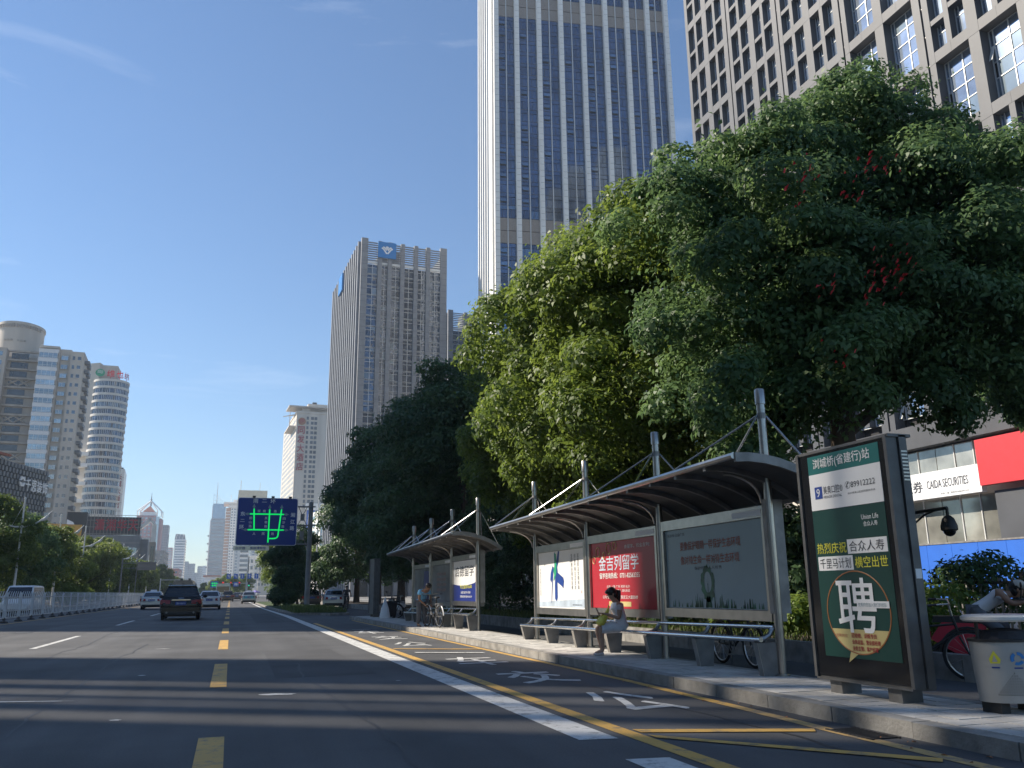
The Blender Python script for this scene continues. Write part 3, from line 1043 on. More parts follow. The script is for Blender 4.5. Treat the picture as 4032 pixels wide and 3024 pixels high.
def fin_tower(loc, rz, Wd, Dp, H, bays, label, sign, glass, seed, fins=14, floor=3.3, zmin=20, lim=280):
    t = thing('bank_tower', label, 'skyscraper', loc, rz)
    LB = H - 8.0
    core = MB(); core.box(0.5, Wd - 0.5, 0.6, Dp - 0.5, 0, LB - 0.6)
    core.build('core', 'dark_void', t)
    xs = [0.0] + [2.0 + (Wd - 4.2) * b for b in bays] + [Wd - 2.1]
    wd = [2.0] + [1.25] * len(bays) + [2.1]
    for i, (x, w) in enumerate(zip(xs, wd)):
        piece('stone_pier', t, 'bank_stone', x, x + w, -0.7 if 0 < i < len(xs) - 1 else -0.3, 0.9, 0, H - (0.6 if 0 < i < len(xs) - 1 else 0))
        mb = MB()
        z = zmin
        while z < H - 1:
            mb.box(x - 0.01, x + w + 0.01, -0.71 if 0 < i < len(xs) - 1 else -0.31, -0.2, z, z + 0.05)
            z += 2.0
        mb.build('stone_joint', 'mortar', t, kind='stuff', fix=False)
    pane = Pieces(t, 'pane', glass, lim, alt='glass_far', prob=.12)
    lo = Pieces(t, 'roof_louvre', 'bank_stone', 150)
    bars = MB()
    rg = random.Random(seed)
    for i in range(len(xs) - 1):
        a, b = xs[i] + wd[i], xs[i + 1]
        m = (a + b) / 2
        z = LB - floor
        while z > zmin:
            for xa, xb in ((a, m), (m, b)):
                y = rg.uniform(0.12, 0.16)
                pane.add(xa + 0.05, xb - 0.05, y, y + 0.2, z + 0.04, z + 1.95)
                pane.add(xa + 0.05, xb - 0.05, y, y + 0.2, z + 2.05, z + floor - 0.3)
            for q in (0, 2.0, floor - 0.3):
                bars.box(a, b, 0.02, 0.16, z + q - 0.05, z + q + 0.05)
            z -= floor
        bars.box(m - 0.06, m + 0.06, 0.02, 0.16, zmin, LB)
        bars.box(a, b, -0.15, 0.3, LB, LB + 0.7)
        for k in range(9):
            lo.add(a, b, 0.0, 0.45, LB + 1.0 + k * 0.72, LB + 1.28 + k * 0.72)
    bars.build('glazing_grid', 'mullion', t, fix=False)
    pane.done(); lo.done()
    # west flank of close vertical fins
    for k in range(fins):
        y = 1.2 + (Dp - 1.5) * k / fins
        piece('flank_fin', t, 'bank_stone', -0.75, 0.2, y, y + 1.15, 0, H - 0.8)
    mb = MB(); mb.box(0.15, 0.5, 0.5, Dp, 0, LB)
    mb.build('flank_glass', glass, t)
    mb = MB(); mb.box(Wd * .3, Wd * .55, Dp * .2, Dp * .4, LB - 1, H + 0.9); mb.box(Wd - 0.6, Wd, 0.9, Dp, 0, H - 1)
    mb.build('roof_plant', 'grey_panel', t)
    if sign:
        mb = MB(); mb.box(4.9, 10.5, -1.25, -0.8, H - 6.1, H - 1.0)
        mb.build('logo_board', 'emblem_blue', t)
        emblem(t, 7.7, H - 3.6, 5.0, -1.27)
        piece('logo_board', t, 'emblem_blue', -1.3, -0.8, 26, 33, H - 8, H - 2)
    return t
fin_tower((31.2, 240, 0), R(3.0), 27.0, 52, 106.4, (0.135, 0.27, 0.445, 0.63, 0.80), 'grey stone bank tower with vertical piers and a square blue emblem board near its top', True, 'glass_bank', 3)
fin_tower((73.0, 300, 0), R(3.0), 26.0, 30, 107.0, (0.2, 0.4, 0.6, 0.8), 'grey piered tower half hidden between the bank tower and the white tower', False, 'glass_tower_light', 4, fins=8, floor=3.8, zmin=40, lim=120)

def hotel_red():
    k = 520 / 330.0
    t = thing('hotel_tower', 'pale hotel tower with five red characters down its front and a canopied roof', 'hotel', (20.2 * k, 520, 0), R(3))
    Wd, H = 12.0 * k, 69.0 * k
    Dp = 120
    mb = MB(); mb.box(0, Wd, 0, Dp * 0.6, 0, H)
    mb.box(-0.3, Wd + 0.3, -0.4, 40, H, H + 1.2)
    body = mb.build('wall', 'cream_render', t)
    # main window grid: paired windows and a single column
    wn = Pieces(t, 'window', 'glass_far', 200)
    sl = MB()
    for r_ in range(19):
        z = H - 3.9 - r_ * 3.0
        for x0, w in ((6.0, 1.3), (8.6, 1.7), (10.7, 1.7)):
            wn.add(x0, x0 + w, -0.05, 0.15, z, z + 1.9)
            sl.box(x0 - 0.1, x0 + w + 0.1, -0.25, 0.0, z - 0.2, z)
    wn.done()
    sl.build('window_ledge', 'cream_render', t, fix=False)
    # flank facing the road, windows in rows
    wf = Pieces(t, 'flank_window', 'glass_far', 250)
    for r_ in range(22):
        z = H - 5 - r_ * 3.2
        for j in range(11):
            y = 3 + j * 6
            wf.add(-0.06, 0.1, y, y + 2.6, z, z + 1.7)
    wf.done()
    for i, ch in enumerate('同发大酒店'):
        lettering(t, ch, 'text_red', 1.0, H - 13.0 - i * 5.6, 4.6, w=4.0, y=-0.45, bold=0.03, thick=0.3)
    mb = MB(); mb.lathe([(0.01, 0), (2.3, 0), (2.3, 0.4), (0.01, 0.4)], 20)
    v = [(x + 3.2, -0.2 - z, y + H - 5.2) for x, y, z in mb.v]
    mb.v = v
    mb.build('logo_disc', 'ring_orange', t)
    lettering(t, '伊', 'text_red', 1.6, H - 6.6, 3.0, w=3.0, y=-0.64, bold=0.03)
    # roof: slanted pergola and stair head
    mb = MB()
    for j in range(7):
        mb.hexa([(-6.5, 18 + j * 0.01, H + 0.5), (-6.2, 18, H + 0.5), (Wd, -2 + j * 1.3, H + 3.4), (Wd - .5, -2 + j * 1.3, H + 3.4),
                 (-6.5, 18, H + 0.9), (-6.2, 18, H + 0.9), (Wd, -2 + j * 1.3, H + 3.8), (Wd - .5, -2 + j * 1.3, H + 3.8)])
    mb.box(-5.0, Wd + 1, -2.0, 16, H + 3.6, H + 4.2)
    mb.box(-4, -3.6, 3, 3.4, H - 8, H + 3.6)
    mb.box(-4, 0, 3, 30, H - 8, H - 7.5)
    mb.build('roof_pergola', 'cream_render', t)
    mb = MB(); mb.box(7, Wd, 4, 16, H + 1.2, H + 7.0); mb.box(3, 8, 1, 9, H + 1, H + 3.4)
    mb.build('stair_head', 'cream_render', t)
    mb = MB(); mb.box(10, 12.6, 6, 9, H + 7.0, H + 8.6)
    mb.build('water_tank', 'dark_panel', t)
    # recessed right wing with dark balconies
    mb = MB(); mb.box(Wd, Wd + 20, 1.5, 50, 0, H - 1.8)
    mb.build('right_wing', 'cream_dirty', t)
    bl = Pieces(t, 'balcony_opening', 'glass_dark', 120)
    for r_ in range(12):
        z = H - 6.5 - r_ * 6.0
        bl.add(Wd + 0.3, Wd + 4.8, 1.3, 1.6, z, z + 5.0)
        for q in (0, 3.0):
            bl.add(Wd + 6.5, Wd + 9.6, 1.3, 1.6, z + q, z + q + 1.7)
    bl.done()
    mb = MB(); mb.box(Wd + 9.5, Wd + 16, 2, 12, H - 1.8, H + 2)
    mb.build('blue_roof_hut', 'hoard_blue', t)
hotel_red()

def apartments():
    t = thing('apartment_tower', 'beige apartment tower with stacked glazed balconies left of the round hotel', 'building', (-77, 300, 0), R(2.5))
    B, Dr = 'cream_render', 'cream_dirty'
    # plan pieces: [x0,x1,y0,depth,top]
    H = 81.0
    mb = MB()
    mb.box(12.0, 18.2, 0, 26, 0, H)           # bay tower
    mb.box(18.2, 21.4, 1.6, 26, 0, H + 0.2)
    mb.box(21.4, 25.4, 0.4, 17, 0, H - 0.6)    # end pier
    mb.box(12.3, 18.0, -0.6, 1, H - 0.2, H + 0.5)
    mb.build('wall', B, t)
    mb = MB(); mb.box(-10, 12.0, 4.0, 26, 0, H - 3); mb.box(-2, 2.6, 0.5, 5, 0, H - 1.0); mb.box(-10, -2, 2, 5, 0, H + 1)
    mb.build('recessed_wall', Dr, t)
    win = Pieces(t, 'bay_window', 'glass_pale', 90)
    fr = MB()
    slab = Pieces(t, 'bay_apron', 'white_paint', 60)
    win2 = Pieces(t, 'side_window', 'glass_pale', 60)
    win3 = Pieces(t, 'small_window', 'glass_far', 90)
    dk = Pieces(t, 'dark_loggia', 'glass_dark', 60)
    beam = Pieces(t, 'loggia_beam', Dr, 60)
    ac = Pieces(t, 'air_conditioner', 'grey_panel', 90)
    rg = random.Random(2)
    F = 3.05
    for r_ in range(24):
        z = H - 3.7 - r_ * F
        if z < 3:
            break
        win.add(12.3, 17.7, -1.1, -0.2, z, z + 1.75)
        fr.box(12.2, 17.8, -1.16, -1.08, z - 0.05, z + 0.08); fr.box(12.2, 17.8, -1.16, -1.08, z + 1.68, z + 1.8)
        for x in (12.3, 13.6, 14.95, 16.3, 17.62):
            fr.box(x - 0.05, x + 0.05, -1.15, -1.06, z, z + 1.75)
        fr.box(12.2, 17.8, -1.15, -1.07, z + 0.5, z + 0.58)
        slab.add(12.1, 17.9, -1.15, 0.1, z + 1.8, z + 2.95)
        win2.add(18.6, 20.6, 1.0, 1.7, z + 0.1, z + 1.5)
        fr.box(18.5, 20.7, 0.92, 1.0, z + 0.02, z + 0.14); fr.box(18.5, 20.7, 0.92, 1.0, z + 1.45, z + 1.56); fr.box(19.55, 19.65, 0.92, 1.0, z, z + 1.5)
        win3.add(22.0, 22.7, 0.33, 0.5, z + 0.2, z + 1.45)
        win3.add(23.5, 24.5, 0.33, 0.5, z + 0.3, z + 1.4)
        slab.add(23.4, 24.6, 0.2, 0.42, z + 0.16, z + 0.28)
        # loggias between, with X bracing every fourth floor
        if r_ % 4 == 3:
            bx = MB()
            for (xa, za), (xb, zb) in (((3.2, z), (6.4, z + 2.2)), ((6.4, z), (3.2, z + 2.2)), ((6.6, z), (9.8, z + 2.2)), ((9.8, z), (6.6, z + 2.2))):
                bx.tube([(xa, 3.6, za), (xb, 3.6, zb)], 0.28, 4)
            bx.build('cross_brace', Dr, t)
        dk.add(3.6, 8.6, 3.8, 4.1, z, z + 1.9)
        beam.add(2.6, 11.9, 2.9, 4.0, z + 2.2, z + 2.75)
        win2.add(-1.4, 1.6, 0.4, 0.6, z, z + 1.4)
        # east side clutter: balconies with cages and air conditioners
        ac.add(25.4, 26.9, 3.0, 5.6, z - 0.2, z + 0.9)
        ac.add(25.4, 26.4, 9.0, 13.0, z, z + 1.6)
    fr.build('window_frames', 'mullion', t, kind='stuff', fix=False)
    for p in (win, slab, win2, win3, dk, beam, ac):
        p.done()
    # cylindrical roof drum with a curved parapet
    mb = MB()
    n = 16
    for z0, z1, rr in ((H - 3, H + 9.2, 10.0),):
        mb.lathe([(rr, z0), (rr, z1)], 32, (3.2, 16, 0), 0.70, 0.9)
    mb.lathe([(7.3, H + 9.2), (7.6, H + 9.3), (7.6, H + 10.2), (7.2, H + 10.2)], 32, (3.2, 16, 0), 0.96, 1.2)
    mb.build('roof_drum', B, t, smooth=True)
    mb = MB()
    for k in range(18):
        a = R(205 + k * 7.5)
        mb.box(3.2 + 7.32 * math.cos(a) - .18, 3.2 + 7.32 * math.cos(a) + .18, 16 + 9.3 * math.sin(a) - .18, 16 + 9.3 * math.sin(a) + .18, H + 8.2, H + 9.2)
    for k in (0, 1, 2, 4, 5, 6):
        a = R(246 + k * 8)
        mb.box(3.2 + 7.0 * math.cos(a) - .35, 3.2 + 7.0 * math.cos(a) + .35, 16 + 9.0 * math.sin(a) - .2, 16 + 9.0 * math.sin(a) + .1, H + 3.3, H + 3.9)
    mb.build('drum_vents', 'cream_dirty', t, fix=False)
    return t
apartments()

def round_hotel():
    t = thing('round_hotel', 'cylindrical hotel with white floor bands, green oval emblem and red rooftop characters', 'hotel', (-57.2, 407, 0), 0)
    H = 95.0
    Rr = 7.2
    core = MB(); core.lathe([(Rr - 0.4, 0), (Rr - 0.4, H)], 40)
    core.build('core', 'dark_panel', t, smooth=True)
    F = 3.15
    k = 0
    rg = random.Random(8)
    gl = []
    while H - k * F > 8:
        z = H - k * F
        mb = MB(); mb.lathe([(Rr - 0.3, z - 1.15), (Rr + 0.25, z - 1.1), (Rr + 0.25, z - 0.05), (Rr - 0.3, z)], 44)
        mb.build('floor_band', 'cream_band', t, smooth=True)
        mb = MB(); mb.lathe([(Rr, z - F + 0.02), (Rr, z - 1.16)], 44, caps=False)
        wr = mb.build('window_ring', 'glass_bank' if k % 3 else 'glass_far', t)
        mb = MB()
        for q in range(30):
            a = R(180 + q * 6.2)
            if rg.random() < 0.75:
                mb.box(Rr * math.cos(a) - .06, Rr * math.cos(a) + .06, Rr * math.sin(a) - .08, Rr * math.sin(a) + .05, z - F, z - 1.15)
        mb.build('window_bars', 'mullion', wr, fix=False)
        mb = MB()
        for q in range(5):
            a = R(200 + rg.random() * 150)
            d = R(5)
            rr = Rr + 0.03
            mb.quad((rr * math.cos(a), rr * math.sin(a), z - F + .05), (rr * math.cos(a + d), rr * math.sin(a + d), z - F + .05), (rr * math.cos(a + d), rr * math.sin(a + d), z - 1.2), (rr * math.cos(a), rr * math.sin(a), z - 1.2))
        mb.build('dark_casement', 'glass_dark', wr, fix=False)
        k += 1
    # side wing, its wall turned so that the low sun grazes it
    mb = MB()
    mb.hexa([(-15.5, 3.0, 0), (-5.2, -3.2, 0), (0, 8, 0), (-12, 14, 0), (-15.5, 3.0, H + 8), (-5.2, -3.2, H + 8), (0, 8, H + 6), (-12, 14, H + 6)])
    mb.build('side_wing', 'cream_render', t)
    wn = Pieces(t, 'wing_window', 'glass_far', 80)
    mb = MB(); mb.box(-5.6, 2.0, -1, 8, H - 0.5, H + 7.5)
    mb.build('stair_head', 'cream_render', t)
    for r_ in range(26):
        z = H - 2 - r_ * 3.15
        mb = MB()
        mb.hexa([(-13.0, 1.45, z), (-11.4, 0.5, z), (-11.3, 0.7, z), (-12.9, 1.65, z), (-13.0, 1.45, z + 1.4), (-11.4, 0.5, z + 1.4), (-11.3, 0.7, z + 1.4), (-12.9, 1.65, z + 1.4)])
        mb.build('wing_window', 'glass_far', t, fix=False)
    # emblem and rooftop letters
    mb = MB(); mb.lathe([(0.01, -.2), (1, -.2), (1, .2), (0.01, .2)], 24, (0, 0, 0), 1.9, 1.7)
    mb.v = [(x - 4.1, -7.7 - z, y + H + 2.3) for x, y, z in mb.v]
    em = mb.build('emblem_disc', 'ink_green', t)
    mb = MB()
    for j, zz in enumerate((0.6, 0.1, -0.4)):
        mb.tube([(-5.2, -7.98, H + 2.5 + zz), (-4.4, -7.98, H + 2.8 + zz), (-3.6, -7.98, H + 2.45 + zz), (-2.9, -7.98, H + 2.6 + zz)], 0.1, 5)
    mb.build('emblem_waves', 'sign_white', em)
    for i, (ch, a) in enumerate((('维', 272), ('也', 302), ('纳', 330))):
        aa = R(a)
        e = link('lettering_post', None, t) if False else None
        x, y = 7.3 * math.cos(aa), 7.3 * math.sin(aa)
        v, f, lo, hi = text_mesh(ch)
        s = 3.1 / (hi[1] - lo[1])
        tx, ty = -math.sin(aa), math.cos(aa)
        mb = MB()
        for dd in (0, 0.12, 0.24):
            mb.add([(x + (p[0] - lo[0] - (hi[0] - lo[0]) / 2) * s * tx, y + (p[0] - lo[0] - (hi[0] - lo[0]) / 2) * s * ty - 0.3, H + 0.6 + (p[1] - lo[1]) * s + dd) for p in v], f)
        mb.box(x - .1, x + .1, y - .2, y, H, H + 1.0)
        mb.build('red_character', 'sign_red', t, fix=False)
    for i, z in enumerate((60.5, 55.5, 47.5, 40)):
        mb = MB(); mb.box(-13.5, -5.6, -4.6 - i * 0.2, 1.5, z, z + 1.6)
        mb.build('wing_slab', 'white_panel', t)
    return t
round_hotel()

def slab_hotel():
    t = thing('slab_hotel', 'narrow pale slab with four red characters beside the round hotel', 'hotel', (-57.8, 440, 0), R(4))
    mb = MB(); mb.box(0, 5.6, 0, 22, 0, 60.2)
    mb.build('wall', 'white_panel', t)
    mb = MB(); mb.box(2.3, 3.2, 3, 5, 60.2, 61.6); mb.box(3.6, 4.8, 3, 5, 60.2, 61.3)
    mb.build('roof_tanks', 'dark_panel', t)
    for i, ch in enumerate('长城大酒店'):
        lettering(t, ch, 'text_red', 2.3, 55.0 - i * 3.4, 2.7, w=2.3, y=-0.2, bold=0.03)
    for r_ in range(12):
        piece('wall_joint', t, 'cream_dirty', -0.02, 5.62, -0.02, 0.1, 12 + r_ * 4.0, 12.12 + r_ * 4.0)
slab_hotel()

def lattice_store():
    # facade of relief blocks, turned towards the road
    t = thing('decor_store', 'dark store front of protruding lattice blocks lettered in white', 'building', (-48.05, 183.15, 0), R(73.5))
    Wd, H = 28.0, 28.2
    mb = MB(); mb.box(-10, Wd, 0.5, 25, 0, H)
    mb.build('wall', 'dark_panel', t)
    blk = Pieces(t, 'relief_block', 'grey_panel', 300)
    rows = 24
    for j in range(rows):
        z = H - 1.1 - j * 1.12
        for i in range(22):
            x = i * 1.3 - 1.0 + (0.65 if j % 2 else 0)
            blk.add(x, x + 0.72, -0.25, 0.5, z, z + 0.95)
            if i % 1 == 0 and blk.k < 900:
                blk.add(x + 0.74, x + 1.2, 0.1, 0.5, z + 0.3, z + 0.75)
    blk.done()
    for i, ch in enumerate('千思装饰'):
        lettering(t, ch, 'sign_white', 17.6 + i * 2.3, H - 5.3, 2.35, w=1.95, y=-0.55, bold=0.04, thick=0.2)
    mb = MB()
    x, z, s = 15.9, H - 3.7, 1.05
    for sg in (1, -1):
        mb.prism([(x - s, z + sg * 0.15), (x - s * .62, z + sg * s * .95), (x + s * .62, z + sg * s * .95), (x + s, z + sg * 0.15), (x + s * .5, z + sg * 0.15), (x, z + sg * s * .55), (x - s * .5, z + sg * 0.15)], -0.8, -0.5)
    mb.build('logo', 'sign_white', t)
    mb = MB(); mb.hexa([(-8, -1.5, H + 0.4), (9, -1.5, H + 0.4), (9, 14, H + 2.8), (-8, 14, H + 2.8), (-8, -1.5, H + 0.9), (9.4, -1.5, H + 0.9), (9, 14, H + 3.3), (-8, 14, H + 3.3)])
    mb.build('tiled_eave', 'brick_red', t)
    return t
lattice_store()

def low_left():
    t = thing('yellow_billboard', 'rusty yellow billboard above the left trees', 'billboard', (-50.8, 258, 0), R(3))
    for i in range(6):
        piece('board_panel', t, 'yellow_board', i * 1.8 + .02, i * 1.8 + 1.78, 0, 0.4, 15.4, 20.4 - i * 0.06)
    mb = MB()
    for x in (1, 5, 10):
        mb.box(x, x + .4, 0.4, .9, 0, 20)
    mb.box(-1, 14, 2, 14, 0, 15.0)
    mb.build('building_below', 'grey_concrete', t)
    t = thing('shopping_centre', 'grey shopping centre with a see-through roof sign of red characters', 'building', (-46.5, 282, 0), R(4))
    mb = MB(); mb.box(4, 19.2, 0, 30, 0, 18.9); mb.box(18.4, 21.5, 1.5, 30, 0, 17.8)
    mb.build('wall', 'grey_panel', t)
    wn = Pieces(t, 'window', 'glass_pale', 60)
    for i in range(9):
        wn.add(6 + i * 1.4, 7.2 + i * 1.4, -0.05, 0.3, 13.0, 15.2)
    wn.done()
    for z in (8.5, 12.2, 16.4):
        piece('grey_band', t, 'grey_concrete', 3.9, 19.3, -0.12, 0.0, z, z + 0.5)
    fr = MB()
    for i in range(17):
        fr.box(4 + i * 0.95, 4.12 + i * 0.95, 0.2, 0.35, 18.9, 25.2 - i * 0.06)
    for z in (19.2, 21.2, 23.2, 24.8):
        fr.box(4, 19.3, 0.22, 0.3, z, z + 0.14)
    fr.build('roof_sign_frame', 'steel_dull', t, fix=False)
    mb = MB(); mb.box(4.1, 19.0, 0.6, 0.8, 19, 24.4)
    mb.build('sign_mesh', 'dark_panel', t)
    for i, ch in enumerate('潇湘华天'):
        lettering(t, ch, 'text_red', 6.2 + i * 3.1, 20.2, 3.4, w=2.6, y=0.05, bold=0.03)
    mb = MB(); mb.box(-1.5, 4.0, 0.2, 8, 0, 25.6)
    mb.build('black_billboard', 'black', t)
    mb = MB(); mb.prism([(-1.4, 19), (2, 19.2), (1.2, 21), (0.3, 22.6), (-1.4, 23.4)], 0.1, 0.19)
    mb.build('billboard_picture', 'sign_white', t)
    t = thing('pavilion_block', 'tan corner block with a small white gable behind the grey shopping centre', 'building', (-33, 330, 0), R(5))
    mb = MB(); mb.box(0, 6.5, 0, 18, 0, 19.5)
    mb.build('wall', 'cream_dirty', t)
    mb = MB(); mb.box(0.3, 4.5, -0.5, 6, 19.5, 21.0); mb.prism([(0, 24), (3.6, 28.2), (4.4, 27.2), (3.5, 26), (0.6, 23.5)], -0.6, 1.2); mb.prism([(3.6, 28.2), (6.2, 25.6), (5.7, 24.8), (3.4, 27.4)], -0.6, 1.2)
    mb.box(4.6, 6.2, -0.3, 4, 19.5, 25.5)
    mb.build('gable', 'white_panel', t)
    for i in range(3):
        piece('window_strip', t, 'glass_dark', 1.0 + i * 1.9, 2.2 + i * 1.9, -0.1, 0.3, 6, 18)
low_left()

def generic_tower(name, label, x0, x1, Y, H, Dp, wall, glass, floor=3.4, rz=0, mode='bands', cols=5, side=None, cat='skyscraper', zmin=4):
    t = thing(name, label, cat, (x0, Y, 0), rz)
    Wd = x1 - x0
    mb = MB(); mb.box(0, Wd, 0, Dp, 0, H)
    mb.build('wall', wall, t)
    if side:
        mb = MB(); mb.box(-0.05 * Wd, 0.0, 0, Dp, 0, H - floor * 0.5)
        mb.build('west_pier', side, t)
    wn = Pieces(t, 'window_band' if mode == 'bands' else 'window', glass, 110)
    n = int((H - zmin - floor * 0.6) / floor)
    for r_ in range(n):
        z = H - floor * (r_ + 1.1)
        if mode == 'bands':
            wn.add(0.04 * Wd, 0.96 * Wd, -0.25, 0.4, z, z + floor * 0.55)
        else:
            cw = Wd / cols
            for c_ in range(cols):
                wn.add(c_ * cw + cw * .25, c_ * cw + cw * .75, -0.25, 0.4, z, z + floor * 0.5)
        wn2 = None
    m = max(2, int(Dp / 8))
    sd_ = MB()
    for r_ in range(n):
        z = H - floor * (r_ + 1.1)
        for c_ in range(m):
            cw = Dp / m
            for sx in ((-0.2 if not side else -0.05 * Wd - 0.2), Wd - 0.1):
                sd_.box(sx, sx + 0.3, c_ * cw + cw * .25, c_ * cw + cw * .75, z, z + floor * .5)
    sd_.build('flank_windows', glass, t, kind='stuff', fix=False)
    wn.done()
    return t

def skyline():
    # pink tower with an open lantern roof and spire
    k = 1000 / 700.
    t = generic_tower('lantern_tower', 'pink tiled tower with an open white pointed roof frame and spire', -71.5 * k, -58.0 * k, 1000, 59.6 * k, 26, 'pink_tile', 'glass_pale', 3.6, 0, 'grid', 5)
    Wd = 13.5 * k
    H = 59.6 * k
    mb = MB(); mb.box(Wd, Wd + 3.6, 0.4, 26, 0, H - 1); mb.build('blue_glass_strip', 'glass_pale', t)
    mb = MB(); mb.box(Wd + 3.6, Wd + 6.0, 2, 26, 0, H - 3); mb.build('east_wing', 'pink_tile', t)
    mb = MB(); mb.box(3.2, Wd, 2, 22, H, H + 4.0); mb.build('roof_storey', 'white_panel', t)
    mb = MB()
    ax, az = 12.4, H + 17.0
    mb.add([(5.5, 2, H + 4.6), (18, 2, H + 4.2), (18, 20, H + 4.2), (5.5, 20, H + 4.6), (ax - 0.6, 10, H + 11.5)], [(0, 1, 4), (1, 2, 4), (2, 3, 4), (3, 0, 4)])
    mb.build('red_roof', 'red_roof', t)
    mb = MB()
    for (x, y) in ((0.3, 0.5), (Wd + 5.2, 0.5), (0.3, 22), (Wd + 5.2, 22), (3.2, 0.2), (Wd + 1.2, 0.2)):
        ex = 0.0
        mb.tube([(x, y, H - 1), (x, y, H + 5.2), (ax, 10, az)], 0.62, 4)
    mb.build('roof_frame', 'white_panel', t)
    mb = MB(); mb.tube([(ax, 10, az - 6), (ax, 10, az + 2), (ax, 10, az + 9)], [0.9, 0.55, 0.12], 6); mb.lathe([(0.2, 0), (1.5, 1), (0.3, 2)], 8, (ax, 10, az))
    mb.build('spire', 'grey_concrete', t)
    k = 1150 / 800.
    generic_tower('slab_tower', 'grey residential tower standing right behind the pink tower', -61.5 * k, -55.3 * k, 1150, 60 * k, 24, 'grey_concrete', 'glass_far', 3.2, 0, 'grid', 4)
    k = 1300 / 900.
    t = generic_tower('glass_tower', 'pale banded glass tower with a slanted dark crown in mid distance', -55 * k, -45.5 * k, 1300, 53.5 * k, 30, 'white_panel', 'glass_pale', 3.6, 0, 'bands', side='white_panel')
    mb = MB(); mb.hexa([(-1.0, 0, 53.5 * k), (13, 0, 53.5 * k), (13, 20, 53.5 * k), (-1, 20, 53.5 * k), (0, 4, 59 * k), (11.5, 4, 58.5 * k), (11.5, 18, 58.5 * k), (0, 18, 59 * k)])
    mb.build('crown', 'grey_panel', t)
    mb = MB()
    for x in (1, 5, 9.5):
        mb.tube([(x, -0.2, 54 * k), (x + 1.2, 3.6, 58.8 * k)], 0.25, 4)
    mb.build('crown_ribs', 'white_panel', t)
    k = 1450 / 1000.
    generic_tower('beige_tower', 'beige and pink tower left of the pale glass tower', -69.5 * k, -63.5 * k, 1450, 50.5 * k, 30, 'pink_tile', 'glass_pale', 3.4, 0, 'bands', side='white_panel')
    k = 1800 / 1300.
    far = [(-64.5, -59.6, 46.2, 'grey-blue tower in the haze just right of the pale glass tower'), (-59.4, -51.1, 43.5, 'broad hazy grey tower, second to the right of the pale glass tower'), (-51, -48, 31, 'low hazy block right of the broad grey tower'),
           (-47.7, -41.8, 40.5, 'hazy beige stepped tower left of the mast tower'), (-41.4, -36.2, 41.2, 'slim hazy cream tower next to the mast tower')]
    for i, (a, b, h, lab) in enumerate(far):
        generic_tower('far_tower', lab, a * k, b * k, 1800 + i * 12, h * k, 25, ('grey_panel', 'grey_concrete', 'grey_concrete', 'cream_render', 'white_panel')[i], 'glass_far', 3.6, 0, 'grid', 4)
    # mast tower
    k = 1400 / 750.
    t = generic_tower('mast_tower', 'tall banded glass tower with a sail-shaped roof grille and white mast', -19.3 * k, -7.9 * k, 1400, 62 * k, 34, 'grey_panel', 'glass_far', 5.4, 0, 'bands', side='white_panel', zmin=26)
    H = 62 * k
    mb = MB(); mb.box(1.6, 20.5, 2, 30, H, 74.4 * k); mb.build('upper_block', 'glass_tower_light', t)
    mb = MB(); mb.box(0.6, 1.5, 1, 6, H, 73 * k); mb.build('white_edge', 'white_panel', t)
    mb = MB(); mb.tube([(6.4, 8, 74 * k), (6.4, 8, 89 * k), (6.4, 8, 93.2 * k)], [0.8, 0.6, 0.15], 6); mb.build('mast', 'white_panel', t)
    mb = MB()
    for i in range(8):
        z = 75 * k + i * 2.1
        mb.box(7.0, 7.0 + max(0.6, 12.0 - i * 1.7), 7.6, 8.2, z, z + 0.35)
        if i % 2 == 0:
            mb.box(1.5, 6.2, 7.6, 8.2, z, z + 0.4)
    mb.box(1.4, 1.8, 7.6, 8.2, 74 * k, 83.8 * k)
    mb.build('sail_grille', 'white_panel', t, fix=False)
    mb = MB(); mb.box(-3, 21, -3, 34, 0, 26); mb.build('white_podium', 'white_panel', t)
    for i in range(4):
        piece('podium_window', t, 'glass_dark', 1.5 + i * 5, 4 + i * 5, -3.2, -2.8, 4, 14)
        piece('podium_window', t, 'glass_dark', 1.5 + i * 5, 3.6 + i * 5, -3.2, -2.8, 18, 20.5)
    mb = MB()
    for z in (40, 52, 64, 76, 88):
        mb.box(-3.5, -1.2, 4, 10, z, z + 2.2)
    mb.build('side_balconies', 'grey_concrete', t)
    # orange and white tower
    k = 1300 / 700.
    t = generic_tower('orange_tower', 'tower with an orange flank and white front right of the mast tower', -3.7 * k, 6.0 * k, 1300, 67 * k, 46, 'white_panel', 'glass_far', 4.0, 0, 'grid', 5)
    mb = MB(); mb.box(-7.0, -0.02, 5, 52, 0, 66.4 * k); mb.build('orange_flank', 'orange_tile', t)
    fl = MB()
    for r_ in range(26):
        fl.box(-7.2, -0.5, 4.8, 5.2, 10 + r_ * 4.3, 10.9 + r_ * 4.3)
    fl.build('flank_ledges', 'white_panel', t, fix=False)
    mb = MB(); mb.box(-4, 18.5, -1.5, 46, 66.5 * k, 68.2 * k); mb.box(-10.5, 18, -3, 48, 69.6 * k, 70.8 * k); mb.box(-1, 17, 2, 40, 68 * k, 69.7 * k); mb.box(2.6, 14, 4, 30, 70.8 * k, 73 * k)
    mb.tube([(-1, 6, 70 * k), (-1, 6, 77 * k)], 0.3, 5)
    mb.build('cornice', 'white_panel', t)
    k = 1250 / 680.
    t = generic_tower('gold_tower', 'gold crowned tower mostly hidden behind the blue road sign', 0.9 * k, 22.3 * k, 1250, 70 * k, 40, 'cream_render', 'glass_far', 4.2, 0, 'grid', 7)
